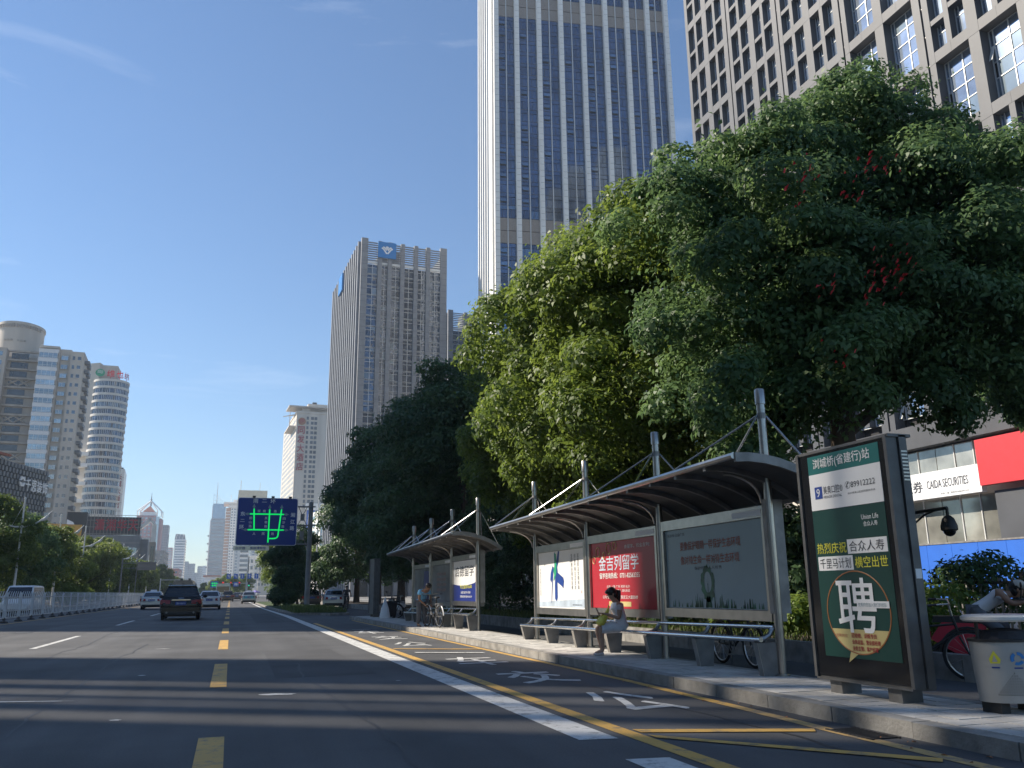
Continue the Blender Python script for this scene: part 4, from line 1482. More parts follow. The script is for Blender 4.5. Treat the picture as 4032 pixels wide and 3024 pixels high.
    for i in range(7):
        piece('gold_band', t, 'gold_tile', 0.4 - 0.9 * (7 - i) * .12, 39.5, -1.4 + i * 0.1, 30, 68.6 * k + i * 2.5, 70.0 * k + i * 2.5)
    mb = MB(); mb.box(1.5, 38, 0, 28, 68 * k, 77.6 * k); mb.tube([(3, 5, 77 * k), (3, 5, 86 * k)], 0.35, 5); mb.tube([(29, 5, 77 * k), (29, 5, 84.5 * k)], 0.25, 5)
    mb.build('crown_core', 'gold_tile', t)
    k = 1.4
    generic_tower('white_block', 'white mid-rise block with striped floors under the blue road sign', 3.6 * k, 8.2 * k, 700, 26 * k, 30, 'white_panel', 'glass_far', 3.6, R(-4), 'bands', cat='building')
    generic_tower('white_block', 'stepped plain white block right of the striped one', 9.0 * k, 13.6 * k, 690, 21.2 * k, 24, 'white_panel', 'glass_far', 5, 0, 'grid', 2, cat='building')
    generic_tower('beige_block', 'beige mid-rise block at the edge of the dark hedge trees', 13.6 * k, 21.5 * k, 680, 24.2 * k, 28, 'cream_render', 'glass_far', 3.8, 0, 'grid', 5, cat='building')
    t = generic_tower('red_roof_hall', 'low white hall with a red roof edge at the far junction', -24, -11, 860, 17, 30, 'white_panel', 'glass_far', 8, 0, 'grid', 4, cat='building')
    mb = MB(); mb.box(-1.5, 14, -2, 31, 17, 18.4); mb.build('red_roof', 'red_roof', t)
    t = generic_tower('blue_block', 'bright blue fronted block between sign pole and grey tower', 40.5, 51, 520, 49.5, 26, 'hoard_blue', 'sign_white', 8, 0, 'grid', 3, cat='building', zmin=30)
    mb = MB(); mb.box(-1, 11.5, -1, 26, 49.5, 53.5); mb.build('cream_top', 'white_panel', t)
    t = generic_tower('ribbed_block', 'low white ribbed block at the foot of the grey bank tower', 44, 58, 470, 45, 26, 'white_panel', 'glass_pale', 4, R(10), 'bands', cat='building')
    # street wall further along both sides, seen between the trees
    for i, (x, y, w, h, d) in enumerate([(-80, 520, 26, 24, 40), (-66, 620, 22, 30, 40), (-62, 760, 20, 22, 50)]):
        generic_tower('street_block', ('long low block far down the left side, first past the slab hotel', 'taller low block far down the left side, before the pink tower', 'last low block down the left side')[i], x, x + w, y, h, d, ('cream_render', 'grey_concrete', 'pink_tile')[i], 'glass_far', 3.6, 0, 'grid', 6, cat='building')
skyline()

def shade_blocks():
    # buildings across the road, left of the picture: their shadows lie on the near road
    for nm, lab, x0, x1, y0, y1, h in (('office_slab', 'office slab across the road left of the picture, nearer of two', -80, -50, -60, 38.4, 72),
                                       ('office_slab', 'office slab across the road left of the picture, farther of two', -75, -60, 75.0, 118, 84)):
        t = thing(nm, lab, 'building', (x1, y0, 0), R(90))
        L, Dp = y1 - y0, x1 - x0
        mb = MB(); mb.box(0, L, 0, Dp, 0, h); mb.build('wall', 'cream_render', t)
        w = MB()
        for r_ in range(int(h / 3.6) - 1):
            for c_ in range(int(L / 4)):
                w.box(c_ * 4 + 0.8, c_ * 4 + 3.2, -0.1, 0.2, 4 + r_ * 3.6, 6 + r_ * 3.6)
        w.build('windows', 'glass_far', t, kind='stuff', fix=False)
        if y0 < 0:
            # unseen fins and slim tower, added so slits of sun streak the near road
            mb = MB(); mb.box(105.8, 107.6, 0, 5, 0, h); mb.build('shading_tower', 'cream_render', t)
            q = 98.4 + 0.35
            fw = random.Random(6)
            while q < 105.4:
                w_ = fw.uniform(0.55, 1.15)
                piece('shading_fin', t, 'grey_concrete', q, q + w_, 1.0, 1.25, 0, h)
                q += w_ + fw.uniform(0.22, 0.52)
    t = thing('apartment_slab', 'dark stepped apartment slab behind the granite block, mirrored in the white tower', 'building', (130, 76, 0), R(180))
    mb = MB(); mb.box(0, 42, 0, 34, 0, 176); mb.box(6, 18, 2, 20, 176, 198); mb.box(24, 33, 1, 20, 176, 188); mb.build('wall', 'cream_dirty', t)
    w = MB()
    for r_ in range(47):
        for c_ in range(8):
            w.box(c_ * 5 + 1.2, c_ * 5 + 3.8, -0.1, 0.2, 3 + r_ * 3.6, 5.2 + r_ * 3.6)
    w.build('windows', 'glass_dark', t, kind='stuff', fix=False)
shade_blocks()
# ================================================================== TREES AND SHRUBS
def crown_mesh(name, blobs, n_clump, per, leaf, mname, seed, parent, shell=0.55, sig=0.28, droop=0.25, tone_bias=0.0, nsub=16):
    """Foliage in billows: each lobe (cx,cy,cz, rx,ry,rz) carries smaller rounded tufts, and leaves cover
    the upper and outer sides of the tufts, so dark gaps stay between them."""
    rg = np.random.default_rng(seed)
    total = n_clump * per
    area = np.array([b[3] * b[4] + b[3] * b[5] + b[4] * b[5] for b in blobs])
    cnt = np.maximum(40, total * area / area.sum()).astype(int)
    P_, A_, U_, T_ = [], [], [], []
    for b, k in zip(blobs, cnt):
        rad = np.array(b[3:6])
        cen = np.array(b[:3])
        d = rg.normal(size=(nsub, 3))
        d[:, 2] = d[:, 2] * 0.9 + 0.12
        d /= np.linalg.norm(d, axis=1)[:, None]
        sc = cen + d * rad * rg.uniform(0.62, 1.0, nsub)[:, None]
        sr = rad.mean() * rg.uniform(0.26, 0.50, nsub)
        st = rg.normal(0.0, 0.13, nsub)
        w = sr ** 2
        idx = rg.choice(nsub, k, p=w / w.sum())
        e = rg.normal(size=(k, 3))
        e /= np.linalg.norm(e, axis=1)[:, None]
        # turn leaves that would sit underneath or inside to the upper, outer side
        o = d[idx] * 0.75 + np.array([0, 0, 0.65])
        o /= np.linalg.norm(o, axis=1)[:, None]
        dt = (e * o).sum(1)
        flip = (dt < -0.15) & (rg.random(k) < 0.8)
        e[flip] -= 2 * dt[flip][:, None] * o[flip]
        r = sr[idx] * (0.60 + 0.46 * rg.random(k) ** 0.5)
        fr = 1 + 0.16 * np.sin(7.0 * e[:, 0] + 3 * idx) * np.sin(6.3 * e[:, 1] + idx) + 0.10 * np.sin(11 * e[:, 2] + 2 * idx)
        p = sc[idx] + e * (r * fr)[:, None] * np.array([1.12, 1.12, 0.80])
        ins = rg.random(k) < 0.12
        p[ins] = cen + rg.normal(size=(ins.sum(), 3)) * rad * 0.36
        stray = rg.random(k) < 0.05
        p[stray] += e[stray] * rg.uniform(0.05, 0.35, stray.sum())[:, None] * sr.mean()
        P_.append(p)
        U_.append(e)
        T_.append(0.46 + st[idx] + 0.10 * e[:, 2])  # leaves coloured lighter on tuft tops, as if lit from above
    p, nn, T = np.concatenate(P_), np.concatenate(U_), np.concatenate(T_)
    n = len(p)
    nn = nn + rg.normal(size=(n, 3)) * 0.42
    nn[:, 2] += 0.35
    nn /= np.linalg.norm(nn, axis=1)[:, None]
    ax = rg.normal(size=(n, 3))
    ax[:, 2] -= droop * 2
    ax -= nn * (ax * nn).sum(1)[:, None]
    ax /= np.linalg.norm(ax, axis=1)[:, None] + 1e-6
    sd_ = np.cross(nn, ax)
    L = leaf * rg.uniform(0.6, 1.3, n)[:, None]
    w = L * 0.27
    mid = p + ax * L * 0.45
    v = np.stack([p, mid + sd_ * w + nn * L * 0.06, p + ax * L - nn * L * 0.12, mid - sd_ * w + nn * L * 0.06], 1).reshape(-1, 3)
    tone = np.clip(T + rg.normal(0, 0.15, n) + tone_bias, 0, 1)
    return np_quads(name, v, tone, mname, parent)

def trunk_mesh(parent, h, r, blobs, seed, lean=(0, 0), nlimb=6):
    rg = random.Random(seed)
    tm = MB()
    pts = [(0, 0, -0.1), (lean[0] * .2, lean[1] * .2, h * 0.35), (lean[0] * .6, lean[1] * .6, h * 0.7), (lean[0], lean[1], h)]
    tm.tube(pts, [r * 1.35, r, r * 0.85, r * 0.6], 9)
    o = tm.build('trunk', 'bark', parent, smooth=True)
    lm = MB()
    bl = sorted(blobs, key=lambda b: -b[3] * b[4] * b[5])[:nlimb]
    for i, b in enumerate(bl):
        st = Vector(pts[2]).lerp(Vector(pts[3]), rg.random())
        en = Vector(b[:3]) + Vector((rg.uniform(-.3, .3) * b[3], rg.uniform(-.3, .3) * b[4], rg.uniform(0, .4) * b[5]))
        md = st.lerp(en, 0.5) + Vector((rg.uniform(-.3, .3), rg.uniform(-.3, .3), rg.uniform(-.1, .5)))
        lm.tube([st, md, en], [r * 0.5, r * 0.32, r * 0.1], 6)
        for q in range(3):
            e2 = md.lerp(en, rg.uniform(.2, .9)) + Vector((rg.uniform(-1, 1) * b[3] * .6, rg.uniform(-1, 1) * b[4] * .6, rg.uniform(-.2, .8) * b[5] * .7))
            lm.tube([md.lerp(en, 0.3 * q), e2], [r * 0.2, r * 0.05], 5)
    lm.build('limbs', 'bark', parent, smooth=True)
    return o

def tree(label, loc, h, blobs, n_clump, per, leaf, mname, seed, group=None, trunk_r=0.22, name='tree', cat='tree', sig=0.3, shell=0.5, trunk_h=None, bias=0.0, nsub=16):
    t = thing(name, label, cat, loc, 0, group)
    trunk_mesh(t, trunk_h or h * 0.45, trunk_r, blobs, seed)
    crown_mesh('crown', blobs, n_clump, per, leaf, mname, seed + 1, t, sig=sig, shell=shell, tone_bias=bias, nsub=nsub)
    return t

def rblobs(h, r, n, seed, base=0.32, squash=0.8, el=(1, 1)):
    """Random overlapping lobes filling a crown of height h and radius r."""
    rg = random.Random(seed)
    out = [(0, 0, h * 0.62, r * 0.72 * el[0], r * 0.72 * el[1], h * 0.30)]
    for i in range(n):
        a = 2 * math.pi * (i / n) + rg.uniform(-.4, .4)
        zz = rg.uniform(base + 0.08, 0.86)
        k = (1 - ((zz - 0.5) / 0.55) ** 2) ** 0.5 if abs(zz - .5) < .55 else 0.3
        rr = r * k * rg.uniform(0.45, 0.72)
        br = r * rg.uniform(0.30, 0.46)
        out.append((rr * math.cos(a) * el[0], rr * math.sin(a) * el[1], h * zz, br, br, br * squash))
    out.append((rg.uniform(-.2, .2) * r, rg.uniform(-.2, .2) * r, h * 0.88, r * .42, r * .42, h * .12))
    return out

# the big camphor beside the sign, deep in shade (lobes placed round its own trunk)
w1 = [(13.4, 14, 12.0, 1.25), (12.3, 13.8, 11.2, 1.3), (14.5, 14.2, 11.0, 1.3), (13.4, 13.6, 10.2, 1.9), (10.9, 14, 10.3, 1.3), (9.3, 14.2, 9.7, 1.25), (8.3, 14.4, 8.7, 1.2), (10.2, 13.4, 8.9, 1.7),
      (12.0, 12.8, 8.8, 1.9), (14.2, 12.8, 8.8, 1.8), (16.0, 13.4, 9.4, 1.6), (17.2, 13.6, 8.9, 1.4), (15.8, 12.6, 7.5, 1.8), (17.6, 13, 7.2, 1.6), (8.4, 13.8, 6.9, 1.4), (9.6, 12.8, 6.9, 1.6), (11.4, 12, 6.9, 1.7),
      (13.4, 12, 6.9, 1.8), (8.6, 13.6, 5.2, 1.4), (10.2, 12.4, 5.2, 1.5), (12, 11.8, 5.6, 1.5), (13.9, 12, 6.0, 1.5), (15.8, 12.2, 5.8, 1.5), (17.6, 12.4, 5.9, 1.4), (11, 14, 6.5, 2.2), (13.5, 14.5, 7.5, 2.4), (9, 13.5, 4.0, 1.1), (10.3, 12.8, 4.4, 1.1), (12.4, 12.5, 5.15, 1.1), (13.4, 12.6, 5.2, 1.1)]
b1 = [(x - 11.4, y - 13.6, z - .26, r, r, r * .78) for x, y, z, r in w1]
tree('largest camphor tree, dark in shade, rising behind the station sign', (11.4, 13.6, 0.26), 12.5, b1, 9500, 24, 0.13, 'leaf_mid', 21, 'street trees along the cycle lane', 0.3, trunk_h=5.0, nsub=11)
b1 = b1[:12]
b1b = [b for b in rblobs(9.0, 3.2, 14, 61, 0.5) if b[2] - b[5] > 5.0]
tree('shaded tree at the right edge of the picture, behind the litter bin', (20.6, 15.4, 0.05), 8.6, b1b, 3400, 22, 0.15, 'leaf_mid', 22, 'street trees along the cycle lane', 0.26, sig=0.34, trunk_h=4.5)
# the bright one standing in the gap of sunlight
b2 = [(0, 0, 8.2, 3.2, 3.6, 2.6), (0.2, -1.8, 10.6, 2.0, 2.0, 1.7), (-0.8, 1.0, 10.2, 2.0, 2.2, 1.5), (-2.4, 2.2, 8.6, 1.9, 2.2, 1.5), (-2.2, -2.2, 8.3, 1.8, 2.0, 1.4), (-1.6, -3.8, 9.6, 1.5, 1.7, 1.3),
      (-2.7, 0.2, 6.6, 1.8, 2.0, 1.3), (-2.2, 3.6, 6.4, 1.7, 2.2, 1.3), (-1.8, -3.2, 6.0, 1.8, 2.0, 1.2), (1.6, -2.0, 7.2, 2.0, 2.2, 1.6), (-2.4, 1.4, 4.9, 1.5, 1.8, 1.0), (-1.2, -1.4, 4.8, 1.6, 1.8, 0.9), (-1.0, 3.0, 9.0, 1.6, 1.8, 1.3), (-1.0, 0.4, 4.0, 1.6, 2.2, .9), (0.8, 1.8, 4.6, 1.8, 2.2, 1.0), (.6, -3.0, 4.6, 1.8, 1.8, 1.0)]
b2 = [(max(x, -2.3), min(y, 2.7), z * .93, a * .95, b_ * .95, c * .96) for x, y, z, a, b_, c in b2]
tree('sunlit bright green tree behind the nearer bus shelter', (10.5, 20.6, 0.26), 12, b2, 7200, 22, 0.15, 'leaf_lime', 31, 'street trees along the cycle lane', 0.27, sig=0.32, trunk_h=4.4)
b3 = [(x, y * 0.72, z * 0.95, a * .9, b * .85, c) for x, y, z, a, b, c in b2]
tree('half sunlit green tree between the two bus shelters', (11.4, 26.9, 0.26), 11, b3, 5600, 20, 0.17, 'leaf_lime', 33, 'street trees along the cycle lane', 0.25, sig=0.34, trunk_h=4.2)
labs = ['dark tree behind the farther bus shelter, first of the shaded row', 'dark tree second in the shaded row past the bus shelters', 'dark tree third in the shaded row past the bus shelters', 'dark tree fourth in the shaded row, beside the sign pole', 'dark tree last in the row beyond the sign pole']
for i, (x, y, h, r) in enumerate([(10.4, 38.5, 12.0, 4.2), (10.6, 47.5, 12.3, 4.4), (11.0, 58, 12.8, 4.6), (11.4, 70, 12.6, 4.6), (11.6, 84, 12.0, 4.8)]):
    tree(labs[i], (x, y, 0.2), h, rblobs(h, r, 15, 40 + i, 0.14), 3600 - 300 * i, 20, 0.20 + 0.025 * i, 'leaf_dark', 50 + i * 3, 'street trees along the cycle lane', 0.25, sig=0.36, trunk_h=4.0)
# dense shrubby trees on the traffic island, round the sign pole
il = ['dense dark shrub tree on the island just left of the sign pole', 'low dense shrub on the island in front of the other shrubs', 'tall dark shrub tree on the island behind the sign pole', 'sunlit shrub tree at the far end of the island']
for i, (x, y, h, r) in enumerate([(4.6, 76, 5.6, 1.9), (4.2, 70, 3.2, 1.3), (6.2, 86, 7.4, 2.6), (5.0, 100, 7.0, 2.6)]):
    tree(il[i], (x, y, 0.12), h, rblobs(h, r, 10, 70 + i, 0.05), 1300, 20, 0.2, 'leaf_dark' if i < 3 else 'leaf_lime', 80 + 2 * i, 'shrubs on the traffic island', 0.12, 'shrub_tree', 'shrub', sig=0.3, trunk_h=1.0)
# row on the left verge
hs = [(98, 11.2), (106, 10.0), (115, 9.8), (127, 8.8), (138, 8.4), (152, 10.4), (168, 10.8), (185, 9.6), (205, 9.2), (228, 9.4), (255, 9.6), (285, 9.0), (320, 8.2), (365, 7.4)]
ll = ['first', 'second', 'third', 'fourth', 'fifth', 'sixth', 'seventh', 'eighth', 'ninth', 'tenth', 'eleventh', 'twelfth', 'thirteenth', 'fourteenth']
for i, (y, h) in enumerate(hs):
    x = -23.6 + (i % 3) * 0.5
    r = 4.8 + (i % 2) * 0.5 + (y - 100) * 0.008
    tree('bushy green tree on the left verge, %s from the left of its row' % ll[i], (x, y, 0.15), h, rblobs(h, r, 12, 100 + i, 0.12), 1900 if i < 8 else 1200, 16, 0.29 + 0.0012 * (y - 100), 'leaf_olive' if i != 1 else 'leaf_mid', 120 + 3 * i, 'trees along the left verge', 0.2, sig=0.42, trunk_h=2.6, nsub=8)
for i, (y, h) in enumerate([(84, 9.5), (72, 9), (60, 9.5)]):
    pass
# pale round bush in front of them
t = thing('round_bush', 'pale green round bush behind the white railing', 'bush', (-20.6, 128, 0.0))
trunk_mesh(t, 1.2, 0.1, [(0, 0, 1.8, 2, 2, 1)], 5)
crown_mesh('crown', [(0, 0, 1.9, 2.1, 2.4, 1.6), (-1.2, 0, 1.6, 1.4, 1.6, 1.1), (1.2, 0.4, 1.5, 1.4, 1.6, 1.1)], 700, 18, 0.28, 'leaf_lime', 7, t, sig=0.22, tone_bias=0.35)
# trees beyond the far junction
fl = ['round tree under the lane signs at the far junction', 'tallest tree under the lane signs at the far junction', 'rightmost tree under the lane signs at the far junction', 'tree left of the lane signs at the far junction', 'low tree beside the mast tower podium']
for i, (x, y, h, r) in enumerate([(-2.0, 330, 8.0, 3.2), (1.4, 322, 7.2, 3.0), (5.2, 335, 8.2, 3.4), (-6.2, 360, 6.4, 3.2), (-10.5, 380, 5.6, 3.0)]):
    tree(fl[i], (x, y, 0), h, rblobs(h, r, 8, 160 + i, 0.1), 420, 16, 0.42, 'leaf_lime', 170 + 2 * i, 'trees at the far junction', 0.2, sig=0.5, trunk_h=2)
for i, (x, y, h, r) in enumerate([(12.5, 130, 8.0, 3.4), (10.5, 160, 7.5, 3.4), (9.8, 200, 7.0, 3.6)]):
    tree(('sunlit tree beyond the shaded row on the right', 'second sunlit tree beyond the shaded row', 'third sunlit tree beyond the shaded row')[i], (x, y, 0), h, rblobs(h, r, 9, 190 + i, 0.1), 600, 18, 0.3, 'leaf_lime', 200 + 2 * i, 'sunlit trees far along the right', 0.2, sig=0.45, trunk_h=2.2)
# planter shrubs by the railings
sl_ = ['leafy shrub against the blue hoarding, left of two', 'leafy shrub with pink blossom against the blue hoarding', 'low shrub behind the nearer bench', 'low shrub in the planter behind the red poster', 'dark shrub in the planter between the shelters', 'dark shrub in the planter behind the farther shelter', 'low shrub in the planter beside the station sign']
for i, (x, y, h, r) in enumerate([(13.1, 12.4, 1.45, 0.75), (13.2, 10.5, 1.45, 0.8), (10.0, 13.2, 0.75, 0.6), (10.2, 16.2, 0.9, 0.7), (10.4, 25.4, 1.9, 1.2), (10.4, 33.5, 1.8, 1.2), (10.3, 11.2, 0.9, 0.8)]):
    t = thing('shrub', sl_[i], 'shrub', (x, y, 0.26))
    bl = [(0, 0, h * .6, r, r, h * .42), (r * .5, r * .5, h * .5, r * .6, r * .6, h * .35), (-r * .5, -r * .6, h * .55, r * .6, r * .6, h * .35)]
    trunk_mesh(t, h * .4, 0.03, bl, 300 + i, nlimb=3)
    crown_mesh('crown', bl, 170, 18, 0.11, 'leaf_lime' if i in (2, 3, 6) else 'leaf_dark', 310 + i, t, sig=0.14, shell=0.3)
    if i == 1:
        rg = np.random.default_rng(9)
        fm = MB()
        for q in range(60):
            d = rg.normal(size=3); d /= np.linalg.norm(d)
            fm.ball((d[0] * r, d[1] * r, h * .6 + d[2] * h * .42), 0.03, n=5, m=3)
        fm.build('blossom', 'cloth_red', t, kind='stuff', fix=False)
ul = ['tall dark shrub behind the red poster', 'tall dark shrub behind the white poster', 'tall dark shrub in the gap between the shelters', 'tall dark shrub behind the navy poster', 'tall dark shrub behind the faded posters', 'tall dark shrub past the farther shelter', 'tall dark shrub behind the pale blue poster', 'dark shrub at the far end of the planter', 'tall dark shrub farther past the farther shelter']
for i, (x, y, h, r) in enumerate([(11.4, 17.2, 3.3, 1.7), (11.3, 20.8, 3.6, 1.8), (11.5, 24.6, 3.4, 1.8), (11.2, 29, 3.6, 1.9), (11.4, 33.4, 3.8, 2.0), (11.3, 38, 3.6, 1.9), (11.6, 15.4, 2.4, 1.1), (11.6, 48, 3.0, 1.4), (11.4, 43, 3.8, 2.0)]):
    t = thing('shrub', ul[i], 'shrub', (x, y, 0.26))
    bl = rblobs(h, r, 6, 400 + i, 0.05, squash=1.0)
    trunk_mesh(t, h * .4, 0.05, bl, 410 + i, nlimb=3)
    crown_mesh('crown', bl, 620, 18, 0.17, 'leaf_dark', 420 + i, t, sig=0.2, shell=0.3)
# red flecks set on the big tree, standing in for red seen through its gaps
rb = MB()
rg = random.Random(77)
for c in [(8.85, 11.0, 8.0), (9.1, 11.0, 8.3), (10.4, 11.0, 8.7), (10.55, 10.9, 8.5), (9.86, 11.0, 8.0), (10.7, 10.9, 6.85), (10.16, 10.9, 6.3), (10.8, 10.8, 6.6), (9.96, 10.8, 6.05), (9.3, 11.0, 6.16), (9.28, 11.0, 4.9), (10.75, 10.9, 6.4), (10.1, 10.8, 6.5)]:
    for q in range(9):
        p = Vector(c) + Vector((rg.gauss(0, .12), rg.gauss(0, .16), rg.gauss(0, .16)))
        s = rg.uniform(.025, .055)
        rb.add([p, p + Vector((s, rg.uniform(-s, s), rg.uniform(-s, s))), p + Vector((s * rg.random(), s, -s)), p + Vector((-s * .4, s * .4, -s * 1.4))], [(0, 1, 2, 3)])
rb.build('tree_blossom', 'flower_red', kind='stuff', fix=False)
# ================================================================== BUS SHELTERS, BENCHES, SIGNS
SL = 0.0143      # the shelters are level while the road climbs: heights fall off with distance
def poster_flower(p, x0, x1, z0, z1, y):
    """White poster: two brush strokes crossing like a plant, columns of small characters."""
    cx = x0 + (x1 - x0) * 0.40
    h = z1 - z0
    mb = MB()
    mb.add([(cx + a * h, y, z0 + b * h) for a, b in [(-.06, .16), (0.02, .12), (.075, .18), (.075, .45), (.29, .38), (.36, .34), (.40, .47), (.36, .53), (.1, .62), (.08, .72), (.16, .82), (.2, .99), (.13, 1.0), (.06, .86), (.0, .78), (-.02, .98), (-.07, .98), (-.06, .7), (-.03, .56), (-.055, .4)]], [tuple(range(20))])
    mb.add([(cx + a * h, y, z0 + b * h) for a, b in [(-.25, .09), (-.23, .09), (-.14, .55), (-.10, .72), (-.16, .74), (-.26, .62), (-.29, .50), (-.24, .45), (-.19, .52)]], [tuple(range(9))])
    mb.build('brush_picture', 'ink_blue', p, fix=False)
    mb = MB()
    mb.add([(cx + a * h, y - .002, z0 + b * h) for a, b in [(-.12, .48), (-.07, .5), (.03, .6), (.05, .78), (.03, .95), (-.04, .97), (-.05, .75), (-.11, .66), (-.08, .58)]], [tuple(range(9))])
    mb.build('brush_wash', 'ink_green', p, fix=False)
    mb = MB(); mb.quad((x0 + .02, y + .001, z0 + .03), (x1 - .02, y + .001, z0 + .03), (x1 - .02, y + .001, z0 + .2), (x0 + .02, y + .001, z0 + .12))
    mb.build('mist_wash', 'ink_mist', p, fix=False)
    for i, s in enumerate(('富强民主文明和谐', '自由平等公正法治', '爱国敬业诚信友善')):
        lettering(p, s, 'text_dark', x1 - 0.40 - i * 0.17, z0 + 0.38, 0.72, w=0.075, y=y, vertical=True)
    lettering(p, '印', 'text_red', x1 - 0.24, z0 + .3, 0.06, w=0.05, y=y)
    lettering(p, '精神文明建设指导委员会', 'text_dark', x1 - .7, z0 + .06, 0.035, w=.5, y=y)
    lettering(p, '社会主义核心价值观', 'text_dark', x0 + .1, z0 + .25, .6, w=.05, y=y, vertical=True)

def poster_study(p, x0, x1, z0, z1, y):
    w, h = x1 - x0, z1 - z0
    lettering(p, '去留学，找金吉列!', 'poster_white', x0 + w * .55, z0 + h * .87, .07, w=w * .36, y=y)
    lettering(p, '金吉列留学', 'ink_mist', x0 + w * .13, z0 + h * .56, h * .22, w=w * .62, y=y, bold=.02)
    lettering(p, '留学咨询热线：0731-82563355', 'poster_white', x0 + w * .14, z0 + h * .44, .105, w=w * .62, y=y, bold=.03)
    lettering(p, '北京 上海 广州 深圳 长沙', 'poster_white', x0 + w * .25, z0 + h * .3, .05, w=w * .36, y=y)
    lettering(p, '美国 英国 加拿大 澳大利亚', 'poster_white', x0 + w * .25, z0 + h * .24, .05, w=w * .36, y=y)
    lettering(p, '公司地址：芙蓉中路定王大厦四楼', 'poster_white', x0 + w * .18, z0 + h * .14, .06, w=w * .54, y=y)
    mb = MB(); mb.quad((x0 + w * .28, y, z0 + h * .03), (x0 + w * .62, y, z0 + h * .03), (x0 + w * .62, y, z0 + h * .1), (x0 + w * .28, y, z0 + h * .1))
    mb.build('price_band', 'straw', p, fix=False)
    mb = MB()
    for k, (a, b, s) in enumerate([(.12, .86, .09), (.3, .9, .1), (.4, .93, .07), (.22, .8, .06), (.05, .74, .07)]):
        mb.torus((x0 + w * a, y, z0 + h * b), s, .008, 'y', 18, 4)
    mb.build('swirl_print', 'straw', p, fix=False)

def poster_env(p, x0, x1, z0, z1, y):
    w, h = x1 - x0, z1 - z0
    lettering(p, '要像保护眼睛一样保护生态环境', 'text_rust', x0 + w * .17, z0 + h * .72, h * .11, w=w * .62, y=y, bold=.02)
    lettering(p, '像对待生命一样对待生态环境', 'text_rust', x0 + w * .17, z0 + h * .54, h * .11, w=w * .6, y=y, bold=.02)
    lettering(p, '保护环境人人有责', 'text_dark', x0 + w * .32, z0 + h * .47, .05, w=w * .28, y=y)
    lettering(p, '长沙市 公益广告', 'text_dark', x0 + .08, z0 + h * .91, .05, w=w * .2, y=y)
    rg = random.Random(3)
    mb = MB()
    cx, cz = x0 + w * .45, z0 + h * .30
    n = 40
    ring = []
    for i in range(n):
        t = 2 * math.pi * i / n
        q = 1 + rg.uniform(-.12, .12)
        ring.append((math.cos(t) * .19 * q, math.sin(t) * .25 * q, math.cos(t) * .105, math.sin(t) * .15 + .02))
    for i in range(n):
        a, b = ring[i], ring[(i + 1) % n]
        mb.quad((cx + a[0], y, cz + a[1]), (cx + b[0], y, cz + b[1]), (cx + b[2], y, cz + b[3]), (cx + a[2], y, cz + a[3]))
    mb.quad((cx - .09, y, z0 + .02), (cx + .09, y, z0 + .02), (cx + .05, y, cz - .18), (cx - .05, y, cz - .18))
    mb.quad((cx - .006, y - .002, cz - .2), (cx + .006, y - .002, cz - .2), (cx + .006, y - .002, cz), (cx - .006, y - .002, cz))
    for i in range(70):
        gx_ = x0 + .1 + (w - .2) * rg.random()
        hh = rg.uniform(.02, .13) * (1.6 if abs(gx_ - cx) < .5 else 1)
        mb.quad((gx_, y, z0 + .015), (gx_ + .03, y, z0 + .015), (gx_ + .018, y, z0 + .015 + hh), (gx_ + .012, y, z0 + .015 + hh))
    mb.build('ink_tree_print', 'ink_darkgreen', p, fix=False)

def poster_navy(p, x0, x1, z0, z1, y):
    w, h = x1 - x0, z1 - z0
    mb = MB()
    n = 12
    top = [(x0 + .01, z1 - .01), (x0 + .01, z0 + h * .42)] + [(x0 + w * i / n, z0 + h * (.42 + .06 * (2 * i / n - 1) ** 2 - .06 + .04 * i / n)) for i in range(1, n)] + [(x1 - .01, z0 + h * .5), (x1 - .01, z1 - .01)]
    mb.add([(a, y, b) for a, b in top], [tuple(range(len(top)))])
    mb.build('white_print', 'poster_white', p, fix=False)
    lettering(p, '启德留学', 'text_dark', x0 + w * .08, z0 + h * .6, h * .26, w=w * .8, y=y - .003, bold=.015)
    lettering(p, '专注留学30年', 'text_yellow', x0 + w * .3, z0 + h * .3, h * .09, w=w * .5, y=y, bold=.02)
    lettering(p, '出国 留学 移民', 'poster_white', x0 + w * .34, z0 + h * .18, h * .06, w=w * .4, y=y)
    lettering(p, '免费咨询热线40010109', 'poster_white', x0 + w * .3, z0 + h * .08, h * .06, w=w * .5, y=y)

